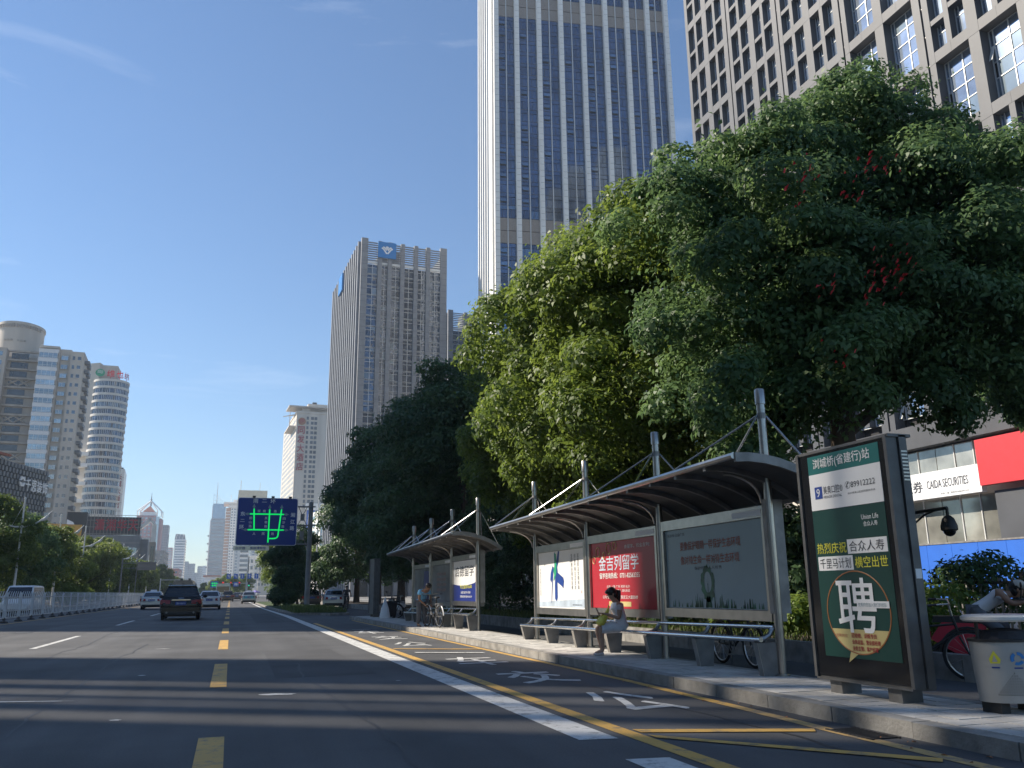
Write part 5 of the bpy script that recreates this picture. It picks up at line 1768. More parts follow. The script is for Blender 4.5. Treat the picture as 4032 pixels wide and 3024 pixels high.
def shelter(near_y, label, posters, first=None):
    """Local x runs towards the viewer (world -y) from the far mast; local y away from the road."""
    t = thing('bus_shelter', label, 'bus shelter', (6.63, near_y + 9.1, 0), R(-90), 'bus shelters')
    zt = lambda z, x: z + SL * x
    P = 9.1 / 3
    mx = [0, P, 2 * P, 3 * P]
    for x in mx:
        z1 = zt(3.69, x)
        mb = MB(); mb.tube([(x, 0, 0.11), (x, 0, z1 - 0.22)], 0.056, 14)
        mb.lathe([(0.095, 0), (0.095, 0.02), (0.06, 0.025)], 14, (x, 0, 0.125))
        ms = mb.build('mast', 'steel', t, smooth=True)
        mb = MB(); mb.lathe([(0.07, 0), (0.07, 0.2), (0.062, 0.21)], 14, (x, 0, z1 - 0.22)); mb.lathe([(0.06, 0), (0.06, .03)], 14, (x, 0, z1 - .3))
        mb.build('mast_cap', 'steel', ms, smooth=True)
        mb = MB(); mb.lathe([(.06, 0), (.06, .08)], 14, (x, 0, z1 - .42))
        mb.build('rod_collar', 'steel_dull', ms)
    # canopy: gently arched sheet, high towards the road
    prof = [(-0.93, 2.62), (-0.74, 2.63), (-0.52, 2.615), (-0.3, 2.575), (-0.08, 2.51), (0.12, 2.43), (0.30, 2.335), (0.46, 2.23)]
    xa, xb = -0.42, 9.82
    mb = MB()
    n = len(prof)
    vs = []
    for x in (xa, xb):
        for dz in (0.02, -0.02):
            vs += [(x, y, zt(z + dz, x)) for y, z in prof]
    fs = []
    for i in range(n - 1):
        fs += [(i, i + 1, 2 * n + i + 1, 2 * n + i), (n + i, 3 * n + i, 3 * n + i + 1, n + i + 1),
               (i, n + i, n + i + 1, i + 1), (2 * n + i, 2 * n + i + 1, 3 * n + i + 1, 3 * n + i)]
    fs += [(0, 2 * n, 3 * n, n), (n - 1, 2 * n - 1, 4 * n - 1, 3 * n - 1)]
    mb.add(vs, fs)
    mb.build('canopy', 'canopy_under', t)
    # fascia along the four edges
    mb = MB()
    mb.tube([(xa, -0.945, zt(2.62, xa)), (xb, -0.945, zt(2.62, xb))], 0.042, 8)
    mb.build('front_edge', 'steel', t, smooth=True)
    mb = MB()
    mb.tube([(xa, 0.46, zt(2.22, xa)), (xb, 0.46, zt(2.22, xb))], 0.04, 8)
    mb.build('rear_gutter', 'steel_dull', t, smooth=True)
    for x in (xa, xb):
        mb = MB()
        for (y0_, z0_), (y1_, z1_) in zip(prof[:-1], prof[1:]):
            d = 0.022
            mb.hexa([(x - d, y0_, zt(z0_ - .075, x)), (x + d, y0_, zt(z0_ - .075, x)), (x + d, y1_, zt(z1_ - .075, x)), (x - d, y1_, zt(z1_ - .075, x)),
                     (x - d, y0_, zt(z0_ + .035, x)), (x + d, y0_, zt(z0_ + .035, x)), (x + d, y1_, zt(z1_ + .035, x)), (x - d, y1_, zt(z1_ + .035, x))])
        mb.build('end_fascia', 'steel_dull', t)
    k = 0
    x = 0.0 - 0.0
    while x < 9.5:
        main = any(abs(x - m) < .2 for m in mx)
        mb = MB()
        d = 0.03
        for (y0_, z0_), (y1_, z1_) in zip(prof[:-1], prof[1:]):
            mb.hexa([(x - d, y0_, zt(z0_ - .085, x)), (x + d, y0_, zt(z0_ - .085, x)), (x + d, y1_, zt(z1_ - .085, x)), (x - d, y1_, zt(z1_ - .085, x)),
                     (x - d, y0_, zt(z0_ - .021, x)), (x + d, y0_, zt(z0_ - .021, x)), (x + d, y1_, zt(z1_ - .021, x)), (x - d, y1_, zt(z1_ - .021, x))])
        mb.build('canopy_rib', 'steel_dull', t)
        x += P / 4
    for x in mx:
        pts = [(x - .1, -0.03 - .56 * (1 - math.cos(R(a))), zt(2.16 + .37 * math.sin(R(a)), x)) for a in range(0, 91, 15)]
        mb = MB(); mb.tube(pts, 0.022, 7)
        mb.build('curved_bracket', 'steel', t, smooth=True)
        za = zt(3.69, x) - .38
        for dx in (-0.97, 0.97):
            if not xa - 0.6 < x + dx < xb + 0.4:
                continue
            ex = min(max(x + dx, xa), xb)
            mb = MB(); mb.tube([(x, -0.07, za), (ex, -0.90, zt(2.65, ex))], 0.016, 8)
            mb.build('tie_rod', 'steel_bright', t, smooth=True)
            mb = MB(); mb.tube([(x, 0.07, za), (ex, 0.40, zt(2.28, ex))], 0.016, 8)
            mb.build('tie_rod', 'steel_bright', t, smooth=True)
    # poster cases between the masts
    for i in range(3):
        a, b = mx[i] + 0.09, mx[i + 1] - 0.09
        m = (a + b) / 2
        z0, z1 = zt(0.67, m), zt(2.15, m)
        mb = MB()
        mb.box(a, b, 0.03, 0.2, z0, z1)
        mb.build('poster_case', 'steel_dull', t)
        fr = MB()
        fr.box(a, b, -0.03, 0.03, z1 - .15, z1); fr.box(a, b, -0.03, 0.03, z0, z0 + .13)
        fr.box(a, a + .06, -0.03, 0.03, z0 + .13, z1 - .15); fr.box(b - .07, b, -0.03, 0.03, z0 + .13, z1 - .15)
        fro = fr.build('case_frame', 'steel', t)
        mb = MB(); mb.box(b - .75, b - .06, -0.034, -0.031, z1 - .125, z1 - .045)
        mb.build('maker_plate', 'sign_white', fro)
        pa, pb, pz0, pz1 = a + .065, b - .075, z0 + .135, z1 - .155
        back = {'flower': 'poster_white', 'study': 'poster_red', 'env': 'poster_teal', 'navy': 'poster_navy', 'grey': 'poster_grey', 'mixed': 'poster_grey'}[posters[i]]
        mb = MB(); mb.box(pa, pb, 0.012, 0.028, pz0, pz1)
        po = mb.build('poster', back, t)
        po['label'] = {'flower': 'white poster with a blue and green brush painted character', 'study': 'red poster with pale large characters and a phone number', 'env': 'pale blue poster with rust characters and a green ink tree', 'navy': 'white and navy poster with black characters', 'grey': 'greyish faded poster', 'mixed': 'greyish poster with rust lines of text'}[posters[i]]
        yy = 0.008
        if posters[i] == 'flower': poster_flower(po, pa, pb, pz0, pz1, yy)
        elif posters[i] == 'study': poster_study(po, pa, pb, pz0, pz1, yy)
        elif posters[i] == 'env': poster_env(po, pa, pb, pz0, pz1, yy)
        elif posters[i] == 'navy': poster_navy(po, pa, pb, pz0, pz1, yy)
        elif posters[i] == 'mixed':
            for q in range(4):
                lettering(po, '文明出行人人有责', 'text_rust', pa + .7, pz1 - .35 - q * .17, .1, w=1.3, y=yy)
        else:
            mb = MB(); mb.quad((pb - 1.0, yy, pz0 + .1), (pb - .2, yy, pz0 + .1), (pb - .2, yy, pz1 - .1), (pb - 1.0, yy, pz1 - .1)); mb.build('blue_print', 'poster_navy', po, fix=False)
        if i == 2:
            mb = MB(); mb.box(b + 0.02, b + .1, -0.06, 0.2, zt(0.75, b), zt(2.2, b)); mb.build('control_box', 'steel_dull', t)
    return t
shelter(9.45, 'nearer bus shelter with white, red and pale blue posters', ('flower', 'study', 'env'))
shelter(23.4, 'farther bus shelter in shade with a navy and white poster at its near end', ('grey', 'mixed', 'navy'))

def bench(near_y, n, label, L=9.15):
    t = thing('bench', label, 'bench', (6.63, near_y + L, 0), R(-90), 'long steel rail benches')
    zt = lambda z, x: z + SL * x
    mb = MB(); mb.tube([(-.1, -.31, zt(.44, 0)), (L + .1, -.31, zt(.44, L))], 0.03, 12)
    mb.build('front_rail', 'steel_bright', t, smooth=True)
    mb = MB(); mb.tube([(-.1, -.05, zt(.585, 0)), (L + .02, -.05, zt(.585, L))], 0.026, 12)
    mb.build('back_rail', 'steel_bright', t, smooth=True)
    for i in range(n):
        x = L * i / (n - 1)
        zz = zt(.40, x)
        mb = MB()
        w = 0.05
        mb.prism([(-.26, .125), (-.06, .125), (-.02, zz), (-.33, zz)], x - w, x + w, axis='x')
        lg = mb.build('leg', 'bench_leg', t)
        mb = MB(); mb.prism([(-.265, .126), (-.26, .126), (-.331, zz), (-.336, zz)], x - w, x + w, axis='x')
        mb.build('lit_leg_edge', 'steel', lg)  # brighter strip on the leg front: its lit edge put into the colour
        mb = MB()
        mb.tube([(x, -.29, zz + .03), (x, -.2, zz + .045), (x, -.12, zz + .09), (x, -.06, zz + .17)], [.04, .036, .03, .028], 7)
        mb.build('rail_arm', 'steel', lg, smooth=True)
    return t
bench(9.5, 7, 'long steel rail bench where the woman in white sits')
bench(23.4, 7, 'long steel rail bench under the farther shelter beside the standing man')

# ------------------------------------------------------------------ station sign with its light box
def light_box(loc, label, full=True):
    t = thing('station_sign', label, 'sign', loc, R(-90))
    W_, z0, z1 = 1.36, 0.28, 2.63
    mb = MB(); mb.box(0, W_, 0.0, 0.24, z0, z1)
    mb.build('cabinet', 'kiosk_frame', t)
    mb = MB()
    mb.box(W_ - .012, W_ + .03, -.03, 0.10, z0, z1 + .02); mb.box(W_ - .012, W_ + .05, .11, 0.2, z0, z1 + .02)
    mb.box(-.03, .012, -.03, .2, z0, z1 + .02); mb.box(-.03, W_ + .05, -.02, .26, z1, z1 + .03); mb.box(0, W_, -.03, .24, z0 - .02, z0)
    mb.build('cabinet_profile', 'kiosk_frame', t)
    for x in (.22, 1.06):
        mb = MB(); mb.box(x - .09, x + .09, .03, .27, .11, z0 - .01)
        mb.build('leg', 'bench_leg', t)
    if not full:
        return t
    v = MB()
    for i in range(9):
        v.box(W_ + .05, W_ + .054, .12, .19, 2.2 + i * .035, 2.215 + i * .035)
    v.build('vent_slots', 'steel', t, fix=False)
    piece('inspection_label', t, 'sign_white', W_ + .05, W_ + .053, .12, .19, 1.27, 1.36)
    mb = MB(); mb.box(.03, W_ - .03, -.012, -.002, z0 + .02, z1 - .01)
    fc = mb.build('face_panel', 'black_gloss', t)
    X0, X1 = .16, W_ - .10
    def band(name, m, za, zb, x0=X0, x1=X1, y=-.016):
        b = MB(); b.box(x0, x1, y, -.012, za, zb)
        return b.build(name, m, t)
    hd = band('station_header', 'teal_header', 2.40, 2.60)
    lettering(hd, '浏城桥(省建行)站', 'sign_white', X0 + .09, 2.44, .125, w=.88, y=-.019, bold=.02)
    ad = band('clinic_panel', 'sign_white', 2.01, 2.40)
    mb = MB(); mb.box(X0 + .08, X0 + .2, -.019, -.0165, 2.13, 2.26); mb.build('clinic_logo', 'plate_blue', ad)
    lettering(ad, '9', 'sign_white', X0 + .11, 2.15, .09, y=-.021)
    lettering(ad, '美奥口腔®', 'text_dark', X0 + .22, 2.17, .085, w=.31, y=-.019)
    lettering(ad, 'MEIAOR DENTAL', 'text_dark', X0 + .22, 2.125, .028, w=.29, y=-.019)
    lettering(ad, '✆89912222', 'text_dark', X0 + .57, 2.19, .075, w=.44, y=-.019)
    lettering(ad, '长沙美奥口腔医院服务热线', 'text_dark', X0 + .6, 2.13, .022, w=.4, y=-.019)
    gp = band('poster', 'poster_green', .50, 2.005)
    gp['label'] = 'dark green recruiting poster with one big white character'
    y = -.019
    lettering(gp, 'Union Life', 'sign_white', X0 + .76, 1.86, .05, w=.24, y=y)
    lettering(gp, '合众人寿', 'sign_white', X0 + .78, 1.79, .05, w=.2, y=y)
    lettering(gp, '热烈庆祝', 'text_yellow', X0 + .03, 1.545, .11, w=.46, y=y, bold=.02)
    mb = MB(); mb.box(X0 + .51, X1 - .02, y, -.0165, 1.53, 1.675); mb.box(X0 + .03, X0 + .57, y, -.0165, 1.37, 1.515); mb.build('white_strip', 'sign_white', gp)
    lettering(gp, '合众人寿', 'text_dark', X0 + .54, 1.55, .105, w=.5, y=y - .003)
    lettering(gp, '千里马计划', 'text_dark', X0 + .06, 1.39, .105, w=.48, y=y - .003)
    lettering(gp, '横空出世', 'text_yellow', X0 + .6, 1.385, .11, w=.46, y=y, bold=.02)
    cx, cz, rx, rz_ = X0 + .56, .95, .46, .405
    mb = MB(); mb.torus((0, 0, 0), 1, .016, 'y', 48, 6)
    mb.v = [(cx + a * rx, y + b * .1, cz + c * rz_) for a, b, c in mb.v]
    mb.build('oval_ring', 'ring_orange', gp)
    n = 20
    seg = []
    for i in range(n + 1):
        a = R(205 + 130 * i / n)
        seg.append((cx + math.cos(a) * rx * .98, y, cz + math.sin(a) * rz_ * .98))
    mb = MB(); mb.add(seg, [tuple(range(n + 1))])
    mb.add([(cx - .16, y, .56), (cx - .03, y, .555), (cx - .2, y, .455)], [(0, 1, 2)])
    mb.build('straw_band', 'straw', gp, fix=False)
    lettering(gp, '聘', 'sign_white', cx - .29, cz - .2, .53, w=.56, y=y - .003, bold=.015)
    piece('white_strip', gp, 'sign_white', cx + .01, cx + .46, y - .008, y - .005, cz + .045, cz + .11)
    lettering(gp, '优秀的您加入我们的团队', 'poster_teal', cx + .03, cz + .055, .04, w=.4, y=y - .010)
    for i, s in enumerate(('区经理、训练专员', '业务总监、营业部经理', '业务主管、客户经理')):
        lettering(gp, s, 'text_red', cx - .12, .70 - i * .062, .045, w=.36 + (.04 if i == 1 else 0), y=y - .004, bold=.03)
    lettering(gp, '诚聘岗位', 'text_rust', cx - .36, .70, .035, w=.18, y=y - .004)
    return t
light_box((6.04, 7.96, 0), 'tall station sign with a dark green recruiting poster and teal header')
light_box((6.05, 39.6, 0), 'plain grey sign cabinet at the far end of the platform', False)

# ------------------------------------------------------------------ litter bins
def litter_bin(loc, label, full):
    t = thing('litter_bin', label, 'litter bin', loc, 0)
    mb = MB(); mb.lathe([(.30, .09), (.335, .60)], 28, sx=1.0, sy=.72)
    bd = mb.build('body', 'bin_grey' if full else 'iron', t, smooth=True)
    mb = MB(); mb.lathe([(.345, .59), (.345, .612), (.325, .615), (.3, .60)], 28, sx=1, sy=.72, caps=False); mb.build('rim', 'black', bd)
    mb = MB(); mb.lathe([(.27, .6), (.2, .68), (.05, .7)], 18, sx=1, sy=.72); mb.build('liner', 'shirt_dark', t)
    for sx_ in (-.3, .3):
        mb = MB(); mb.tube([(sx_, 0, .58), (sx_, 0, .78)], .016, 8); mb.build('lid_post', 'black', t)
    mb = MB(); mb.lathe([(.355, .76), (.375, .775), (.375, .80), (.34, .815), (.1, .82)], 28, sx=1.0, sy=.75)
    mb.build('lid', 'bin_lid' if full else 'iron', t, smooth=True)
    for sx_ in (-.2, .2):
        mb = MB(); mb.box(sx_ - .05, sx_ + .05, -.1, .1, -.005, .1); mb.build('foot', 'black', t)
    if full:
        # recycling marks and punched holes on the side facing the road and the viewer
        def on(a, z, out=.004):
            r = .30 + (.035) * (z - .09) / .51 + out
            return (r * math.cos(a), r * .72 * math.sin(a), z)
        def patch(outline, a0, zc, name, m):
            mb = MB(); mb.add([on(a0 + u / .25, zc + w) for u, w in outline], [tuple(range(len(outline)))]); return mb.build(name, m, bd, fix=False)
        a1, a2 = R(212), R(248)
        patch([(-.035, -.045), (.035, -.045), (.042, -.01), (0, .06), (-.042, -.01)], a1, .46, 'yellow_mark', 'text_yellow')
        patch([(-.02, -.03), (.02, -.03), (0, .03)], a1, .458, 'yellow_mark', 'bin_grey').location = (0, 0, 0)
        ri = MB()
        for k in range(3):
            ang = 2 * math.pi * k / 3
            o = []
            for q in range(6):
                th = ang + q * .32
                o.append((math.cos(th) * .05, math.sin(th) * .055))
            for q in range(5, -1, -1):
                th = ang + q * .32
                o.append((math.cos(th) * .026, math.sin(th) * .03))
            ri.add([on(a2 + u / .25, .455 + w) for u, w in o], [tuple(range(12))])
        ri.build('recycling_mark', 'emblem_blue', bd, fix=False)
        tx = MB()
        for a, zc in ((a1, .375), (a2, .372)):
            tx.add([on(a - .12, zc), on(a + .12, zc), on(a + .12, zc + .012), on(a - .12, zc + .012)], [(0, 1, 2, 3)])
        tx.build('mark_caption', 'sign_bluetext', bd, fix=False)
        ho = MB()
        for r_ in range(9):
            for c_ in range(-r_, r_ + 1):
                a, z = R(240) + c_ * .065, .33 - r_ * .022
                ho.add([on(a - .012, z), on(a + .012, z), on(a + .012, z + .011), on(a - .012, z + .011)], [(0, 1, 2, 3)])
        ho.build('punched_holes', 'black', bd, kind='stuff', fix=False)
    return t
litter_bin((6.58, 6.05, .13), 'pale grey oval litter bin with yellow and blue marks at the right edge', True)
litter_bin((6.45, 36.6, .13), 'dark litter bin with a white bag hung on it past the farther shelter', False)
t = thing('plastic_bag', 'white plastic bag hanging beside the dark litter bin', 'bag', (6.2, 36.2, .13))
mb = MB(); mb.lathe([(.2, 0), (.22, .08), (.16, .4), (.05, .72), (.03, .85)], 10, sx=1, sy=.6); mb.build('bag_body', 'sign_white', t, smooth=True)

# ------------------------------------------------------------------ overhead map sign on its cantilever
def map_sign():
    t = thing('road_sign', 'large blue road map sign with green streets on a thick grey pole', 'road sign', (0, 65.4, 0))
    px, H = 5.42, 7.9
    mb = MB(); mb.tube([(px, .35, 0.1), (px, .35, H)], [.2, .17], 16)
    pl = mb.build('pole', 'pole_grey', t, smooth=True)
    mb = MB(); mb.lathe([(.36, 0), (.36, .05), (.22, .06), (.2, .3)], 16, (px, .35, .1)); mb.build('pole_base', 'pole_grey', pl)
    mb = MB()
    for z in (7.55, 6.15, 4.75):
        mb.tube([(px - .1, .3, z), (.4, .3, z)], .055, 8)
    mb.tube([(px - .3, .3, 7.5), (px - .9, .3, 6.2), (px - .3, .3, 4.8)], .03, 6); mb.tube([(px - .9, .3, 7.5), (px - .3, .3, 6.2), (px - .9, .3, 4.8)], .03, 6)
    mb.build('bracket_arms', 'steel_dull', t, smooth=True)
    mb = MB(); mb.box(px - .3, px + .32, .12, .2, 7.5, 7.6); mb.box(px - .3, px + .32, .12, .2, 6.1, 6.2); mb.box(px - .75, px - .45, .26, .34, 6.5, 7.0); mb.box(px - .75, px - .45, .26, .34, 5.1, 5.7)
    mb.build('clamps', 'steel_dull', t)
    x0, x1, z0, z1 = .10, 4.42, 4.63, 8.13
    def rrect(a, b, c, d, r):
        o = []
        for (cx, cz, s) in ((b - r, d - r, 0), (a + r, d - r, 90), (a + r, c + r, 180), (b - r, c + r, 270)):
            for q in range(5):
                th = R(s + q * 22.5)
                o.append((cx + r * math.cos(th), cz + r * math.sin(th)))
        return o
    mb = MB(); mb.prism(rrect(x0, x1, z0, z1, .16), 0.03, .12); mb.build('white_border', 'sign_white', t)
    mb = MB(); mb.prism(rrect(x0 + .04, x1 - .04, z0 + .04, z1 - .04, .14), 0.018, .03); fc = mb.build('sign_face', 'sign_blue', t)
    y = 0.012
    def gz_(x, z):   # fractions of the face
        return x0 + (x1 - x0) * x, z0 + (z1 - z0) * z
    lines = [((.27, .80), (.29, .33)), ((.53, .79), (.53, .06)), ((.73, .79), (.69, .22)), ((.18, .655), (.80, .655)), ((.16, .325), (.81, .325))]
    gm = MB()
    w = .05
    def seg(a, b, yy):
        (ax, az), (bx, bz) = gz_(*a), gz_(*b)
        dx, dz = bx - ax, bz - az
        l = math.hypot(dx, dz)
        nx, nz = -dz / l * w, dx / l * w
        gm.quad((ax + nx, yy, az + nz), (bx + nx, yy, bz + nz), (bx - nx, yy, bz - nz), (ax - nx, yy, az - nz))
    for i, (a, b) in enumerate(lines):
        seg(a, b, y - .0006 * i)
    cv = [(.69, .22), (.685, .18), (.66, .155), (.62, .145), (.545, .145)]
    for i in range(4):
        seg(cv[i], cv[i + 1], y - .004 - .0005 * i)
    gm.build('green_streets', 'lcd_green', fc, fix=False)
    ar = MB()
    for (x, z, d) in ((.27, .80, (0, 1)), (.53, .79, (0, 1)), (.73, .79, (0, 1)), (.18, .655, (-1, 0)), (.16, .325, (-1, 0)), (.80, .655, (1, 0)), (.81, .325, (1, 0))):
        a, b = gz_(x, z)
        nx, nz = -d[1], d[0]
        ar.add([(a + d[0] * .26, y - .006, b + d[1] * .26), (a + nx * .12, y - .006, b + nz * .12), (a - nx * .12, y - .006, b - nz * .12)], [(0, 1, 2)])
        ar.quad((a + nx * .05 - d[0] * .12, y - .006, b + nz * .05 - d[1] * .12), (a + nx * .05, y - .006, b + nz * .05), (a - nx * .05, y - .006, b - nz * .05), (a - nx * .05 - d[0] * .12, y - .006, b - nz * .05 - d[1] * .12))
    ar.build('street_arrows', 'poster_teal', fc, fix=False)
    for ch, x, z, s in (('南', .25, .885, .34), ('二', .395, .885, .34), ('环', .535, .885, .34), ('东', .055, .61, .31), ('二', .055, .47, .31), ('环', .045, .33, .31), ('湘', .885, .60, .31), ('江', .885, .455, .31), ('路', .88, .32, .31),
                        ('城', .33, .69, .20), ('南', .42, .69, .20), ('路', .60, .69, .20), ('韶', .2, .54, .2), ('山', .2, .455, .2), ('路', .2, .37, .2), ('芙', .455, .54, .2), ('蓉', .455, .455, .2), ('路', .455, .37, .2),
                        ('白', .755, .54, .2), ('沙', .75, .455, .2), ('路', .74, .37, .2), ('人', .27, .215, .2), ('民', .42, .215, .2), ('路', .575, .215, .2)):
        a, b = gz_(x, z)
        hh = s if ch != '二' else s * .6
        lettering(fc, ch, 'sign_white', a, b + (0 if ch != '二' else s * .2), hh, w=s * 1.0, y=y, bold=.05)
    mb = MB(); a, b = gz_(.53, .03); mb.torus((a, y, b + .02), .09, .012, 'y', 20, 4); mb.build('place_ring', 'poster_teal', fc, fix=False)
    mb = MB(); mb.box(-.02, 2.5, .035, .1, 4.27, 4.60); lp = mb.build('place_board', 'steel', t)
    lettering(lp, '白沙路', 'sign_bluetext', .15, 4.34, .19, w=.66, y=.028, bold=.03)
    lettering(lp, '简牍博物馆', 'sign_bluetext', 1.15, 4.34, .19, w=1.1, y=.028, bold=.03)
    for x in (1.25, 2.6, 3.85):
        mb = MB(); mb.tube([(x, .1, 8.1), (x, .1, 8.24)], .02, 6); mb.box(x - .13, x + .1, -.05, .12, 8.22, 8.26); mb.box(x - .12, x + .08, -.2, -.02, 8.12, 8.2)
        mb.build('sign_lamp', 'black', t)
    return t
map_sign()

# ------------------------------------------------------------------ white railing down the middle of the road
def railing():
    t = thing('road_railing', 'long white picket railing dividing the carriageways on the left', 'railing', (0, 0, 0))
    X = lambda y: -9.85 - max(0, y - 60) * 0.006
    ys, ye, sp = 34.0, 150.0, 2.85
    pk = Pieces(t, 'picket', 'fence_white', 296)
    zt = lambda y: 1.43
    y = ys
    n = 0
    pks = []
    while y < ye:
        x = X(y)
        piece('post', t, 'fence_white', x - .05, x + .05, y - .05, y + .05, .1, 1.38)
        mb = MB(); mb.lathe([(.26, 0), (.25, .06), (.12, .13), (.07, .24)], 8, (x, y, 0), .7, 1.0); mb.build('foot', 'iron', t)
        mb = MB()
        for z in (.2, .5, 1.13):
            mb.box(x - .012, x + .012, y + .05, y + sp - .05, z, z + .05)
        mb.build('rail', 'fence_white', t, fix=False)
        k = 0
        q = y + .3
        while q < y + sp - .08:
            pks.append((x, q)); q += .44
        y += sp
    pks.sort(key=lambda p: p[1])
    near = [p for p in pks if p[1] > 44][:296]
    ns = set(near)
    pme = MB()
    pme.box(-.016, .016, -.03, .03, 0.2, 1.26)
    pme.hexa([(-.016, -.03, 1.26), (.016, -.03, 1.26), (.016, .03, 1.26), (-.016, .03, 1.26), (.03, -.02, 1.43), (.055, -.02, 1.43), (.055, .02, 1.43), (.03, .02, 1.43)])
    base = pme.build('picket', 'fence_white', t, fix=False)
    base.location = (near[0][0], near[0][1], 0)
    for p in near[1:]:
        o = base.copy(); COL.objects.link(o); o.location = (p[0], p[1], 0)
    rest = MB()
    for p in pks:
        if p not in ns:
            rest.box(p[0] - .016, p[0] + .016, p[1] - .03, p[1] + .03, .2, 1.4)
    rest.build('picket', 'fence_white', t, kind='stuff', fix=False)
    return t
railing()

# dark iron railings behind the planter
def iron_fence():
    t = thing('iron_railings', 'dark iron railings with pale bars along the planter by the office block', 'railings', (0, 0, 0))
    X = 12.55
    pk = Pieces(t, 'bar', 'steel_dull', 290)
    y = 4.0
    rails = MB()
    rails.box(X - .02, X + .02, -4, 44, .42, .46); rails.box(X - .02, X + .02, -4, 44, 1.22, 1.27)
    rails.build('rail', 'iron', t, fix=False)
    q = 6.0
    while q < 43.8:
        pk.add(X - .014, X + .014, q, q + .03, .28, 1.32); q += .14
    q = -4
    while q < 6:
        pk.add(X - .014, X + .014, q, q + .03, .28, 1.32); q += .14
    pk.done()
    q = -4
    while q < 44.1:
        piece('post', t, 'iron', X - .04, X + .04, q - .04, q + .04, .2, 1.42); q += 3.0
iron_fence()

# ------------------------------------------------------------------ street lamps, cameras, signals
def street_lamp(x, y, H, label, s=1.0, group='white twin lamps along the left verge'):
    t = thing('street_lamp', label, 'street lamp', (x, y, 0.1), 0, group)
    mb = MB(); mb.tube([(0, 0, 0), (0, 0, H * .5), (0, 0, H)], [.13, .10, .07], 10); mb.lathe([(.09, 0), (.12, .1), (.05, .25)], 8, (0, 0, H)); mb.build('pole', 'lamp_white', t, smooth=True)
    z = H * .74
    pts = [(a_ * .62, 0, z + b_ * .62) for a_, b_ in ((-2.0, .25), (-1.0, .0), (0, 0), (1.2, .25), (2.4, .9), (3.6, 1.9), (4.2, 2.7))]
    mb = MB(); mb.tube(pts, [.06, .09, .10, .09, .08, .07, .04], 8); mb.tube([(-.9, 0, z + .1), (0, 0, H - .4)], .02, 5); mb.build('curved_arm', 'lamp_white', t, smooth=True)
    for a, b in (((.62, z + .03), (1.3, z + .33)), ((1.7, z + .62), (2.25, z + 1.1))):
        mb = MB()
        mb.tube([(a[0], 0, a[1]), ((a[0] + b[0]) / 2, 0, (a[1] + b[1]) / 2 - .05), (b[0], 0, b[1])], [.06, .17, .07], 8)
        mb.build('lamp_head', 'lamp_white', t, smooth=True)
    return t
ordn = ['leftmost of the white lamps, in front of the lattice store', 'second white lamp, in front of the yellow billboard', 'third white lamp, beside the grey shopping centre', 'fourth white lamp, in front of the grey mall wall', 'fifth white lamp, slim, past the grey mall', 'sixth white lamp, next to the tan corner block', 'seventh white lamp, small and far']
for i, y in enumerate((96.2, 116, 135, 165.5, 181.5, 197, 236)):
    street_lamp(-20.35, y, 10.6, ordn[i])
street_lamp(12.8, 26.0, 12.6, 'white lamp rising out of the sunlit tree', group='white lamps along the right pavement')
street_lamp(10.2, 112, 13.0, 'white lamp tip above the dark trees by the bank tower', group='white lamps along the right pavement')

t = thing('dome_camera', 'black dome camera hanging from a bracket above the railings', 'camera', (13.3, 13.03, 0.02))
mb = MB(); mb.tube([(.3, 1.4, 0), (.3, 1.4, 3.0)], .06, 10); mb.build('pole', 'iron', t)
mb = MB(); mb.tube([(.3, 1.4, 2.68), (.1, .2, 2.68)], .035, 8); mb.tube([(.3, 1.4, 2.4), (.2, .9, 2.6), (.17, .6, 2.66)], .02, 6); mb.build('bracket', 'iron', t)
mb = MB(); mb.tube([(.1, .2, 2.68), (.1, .2, 2.5)], .03, 8); mb.lathe([(.05, .28), (.11, .22), (.155, .08), (.155, 0), (.13, -.02)], 16, (.1, .2, 2.25)); hs = mb.build('housing', 'black', t, smooth=True)
mb = MB(); mb.ball((.1, .2, 2.24), .12, n=14, m=8); mb.build('dome', 'black_gloss', hs, smooth=True)
t = thing('dark_post', 'thin dark post in front of the blue hoarding', 'post', (14.6, 11.6, 0.02))
mb = MB(); mb.tube([(0, 0, 0), (0, 0, 2.3)], .045, 8); mb.lathe([(.07, 0), (.07, .08)], 8, (0, 0, 2.3)); mb.build('shaft', 'iron', t)

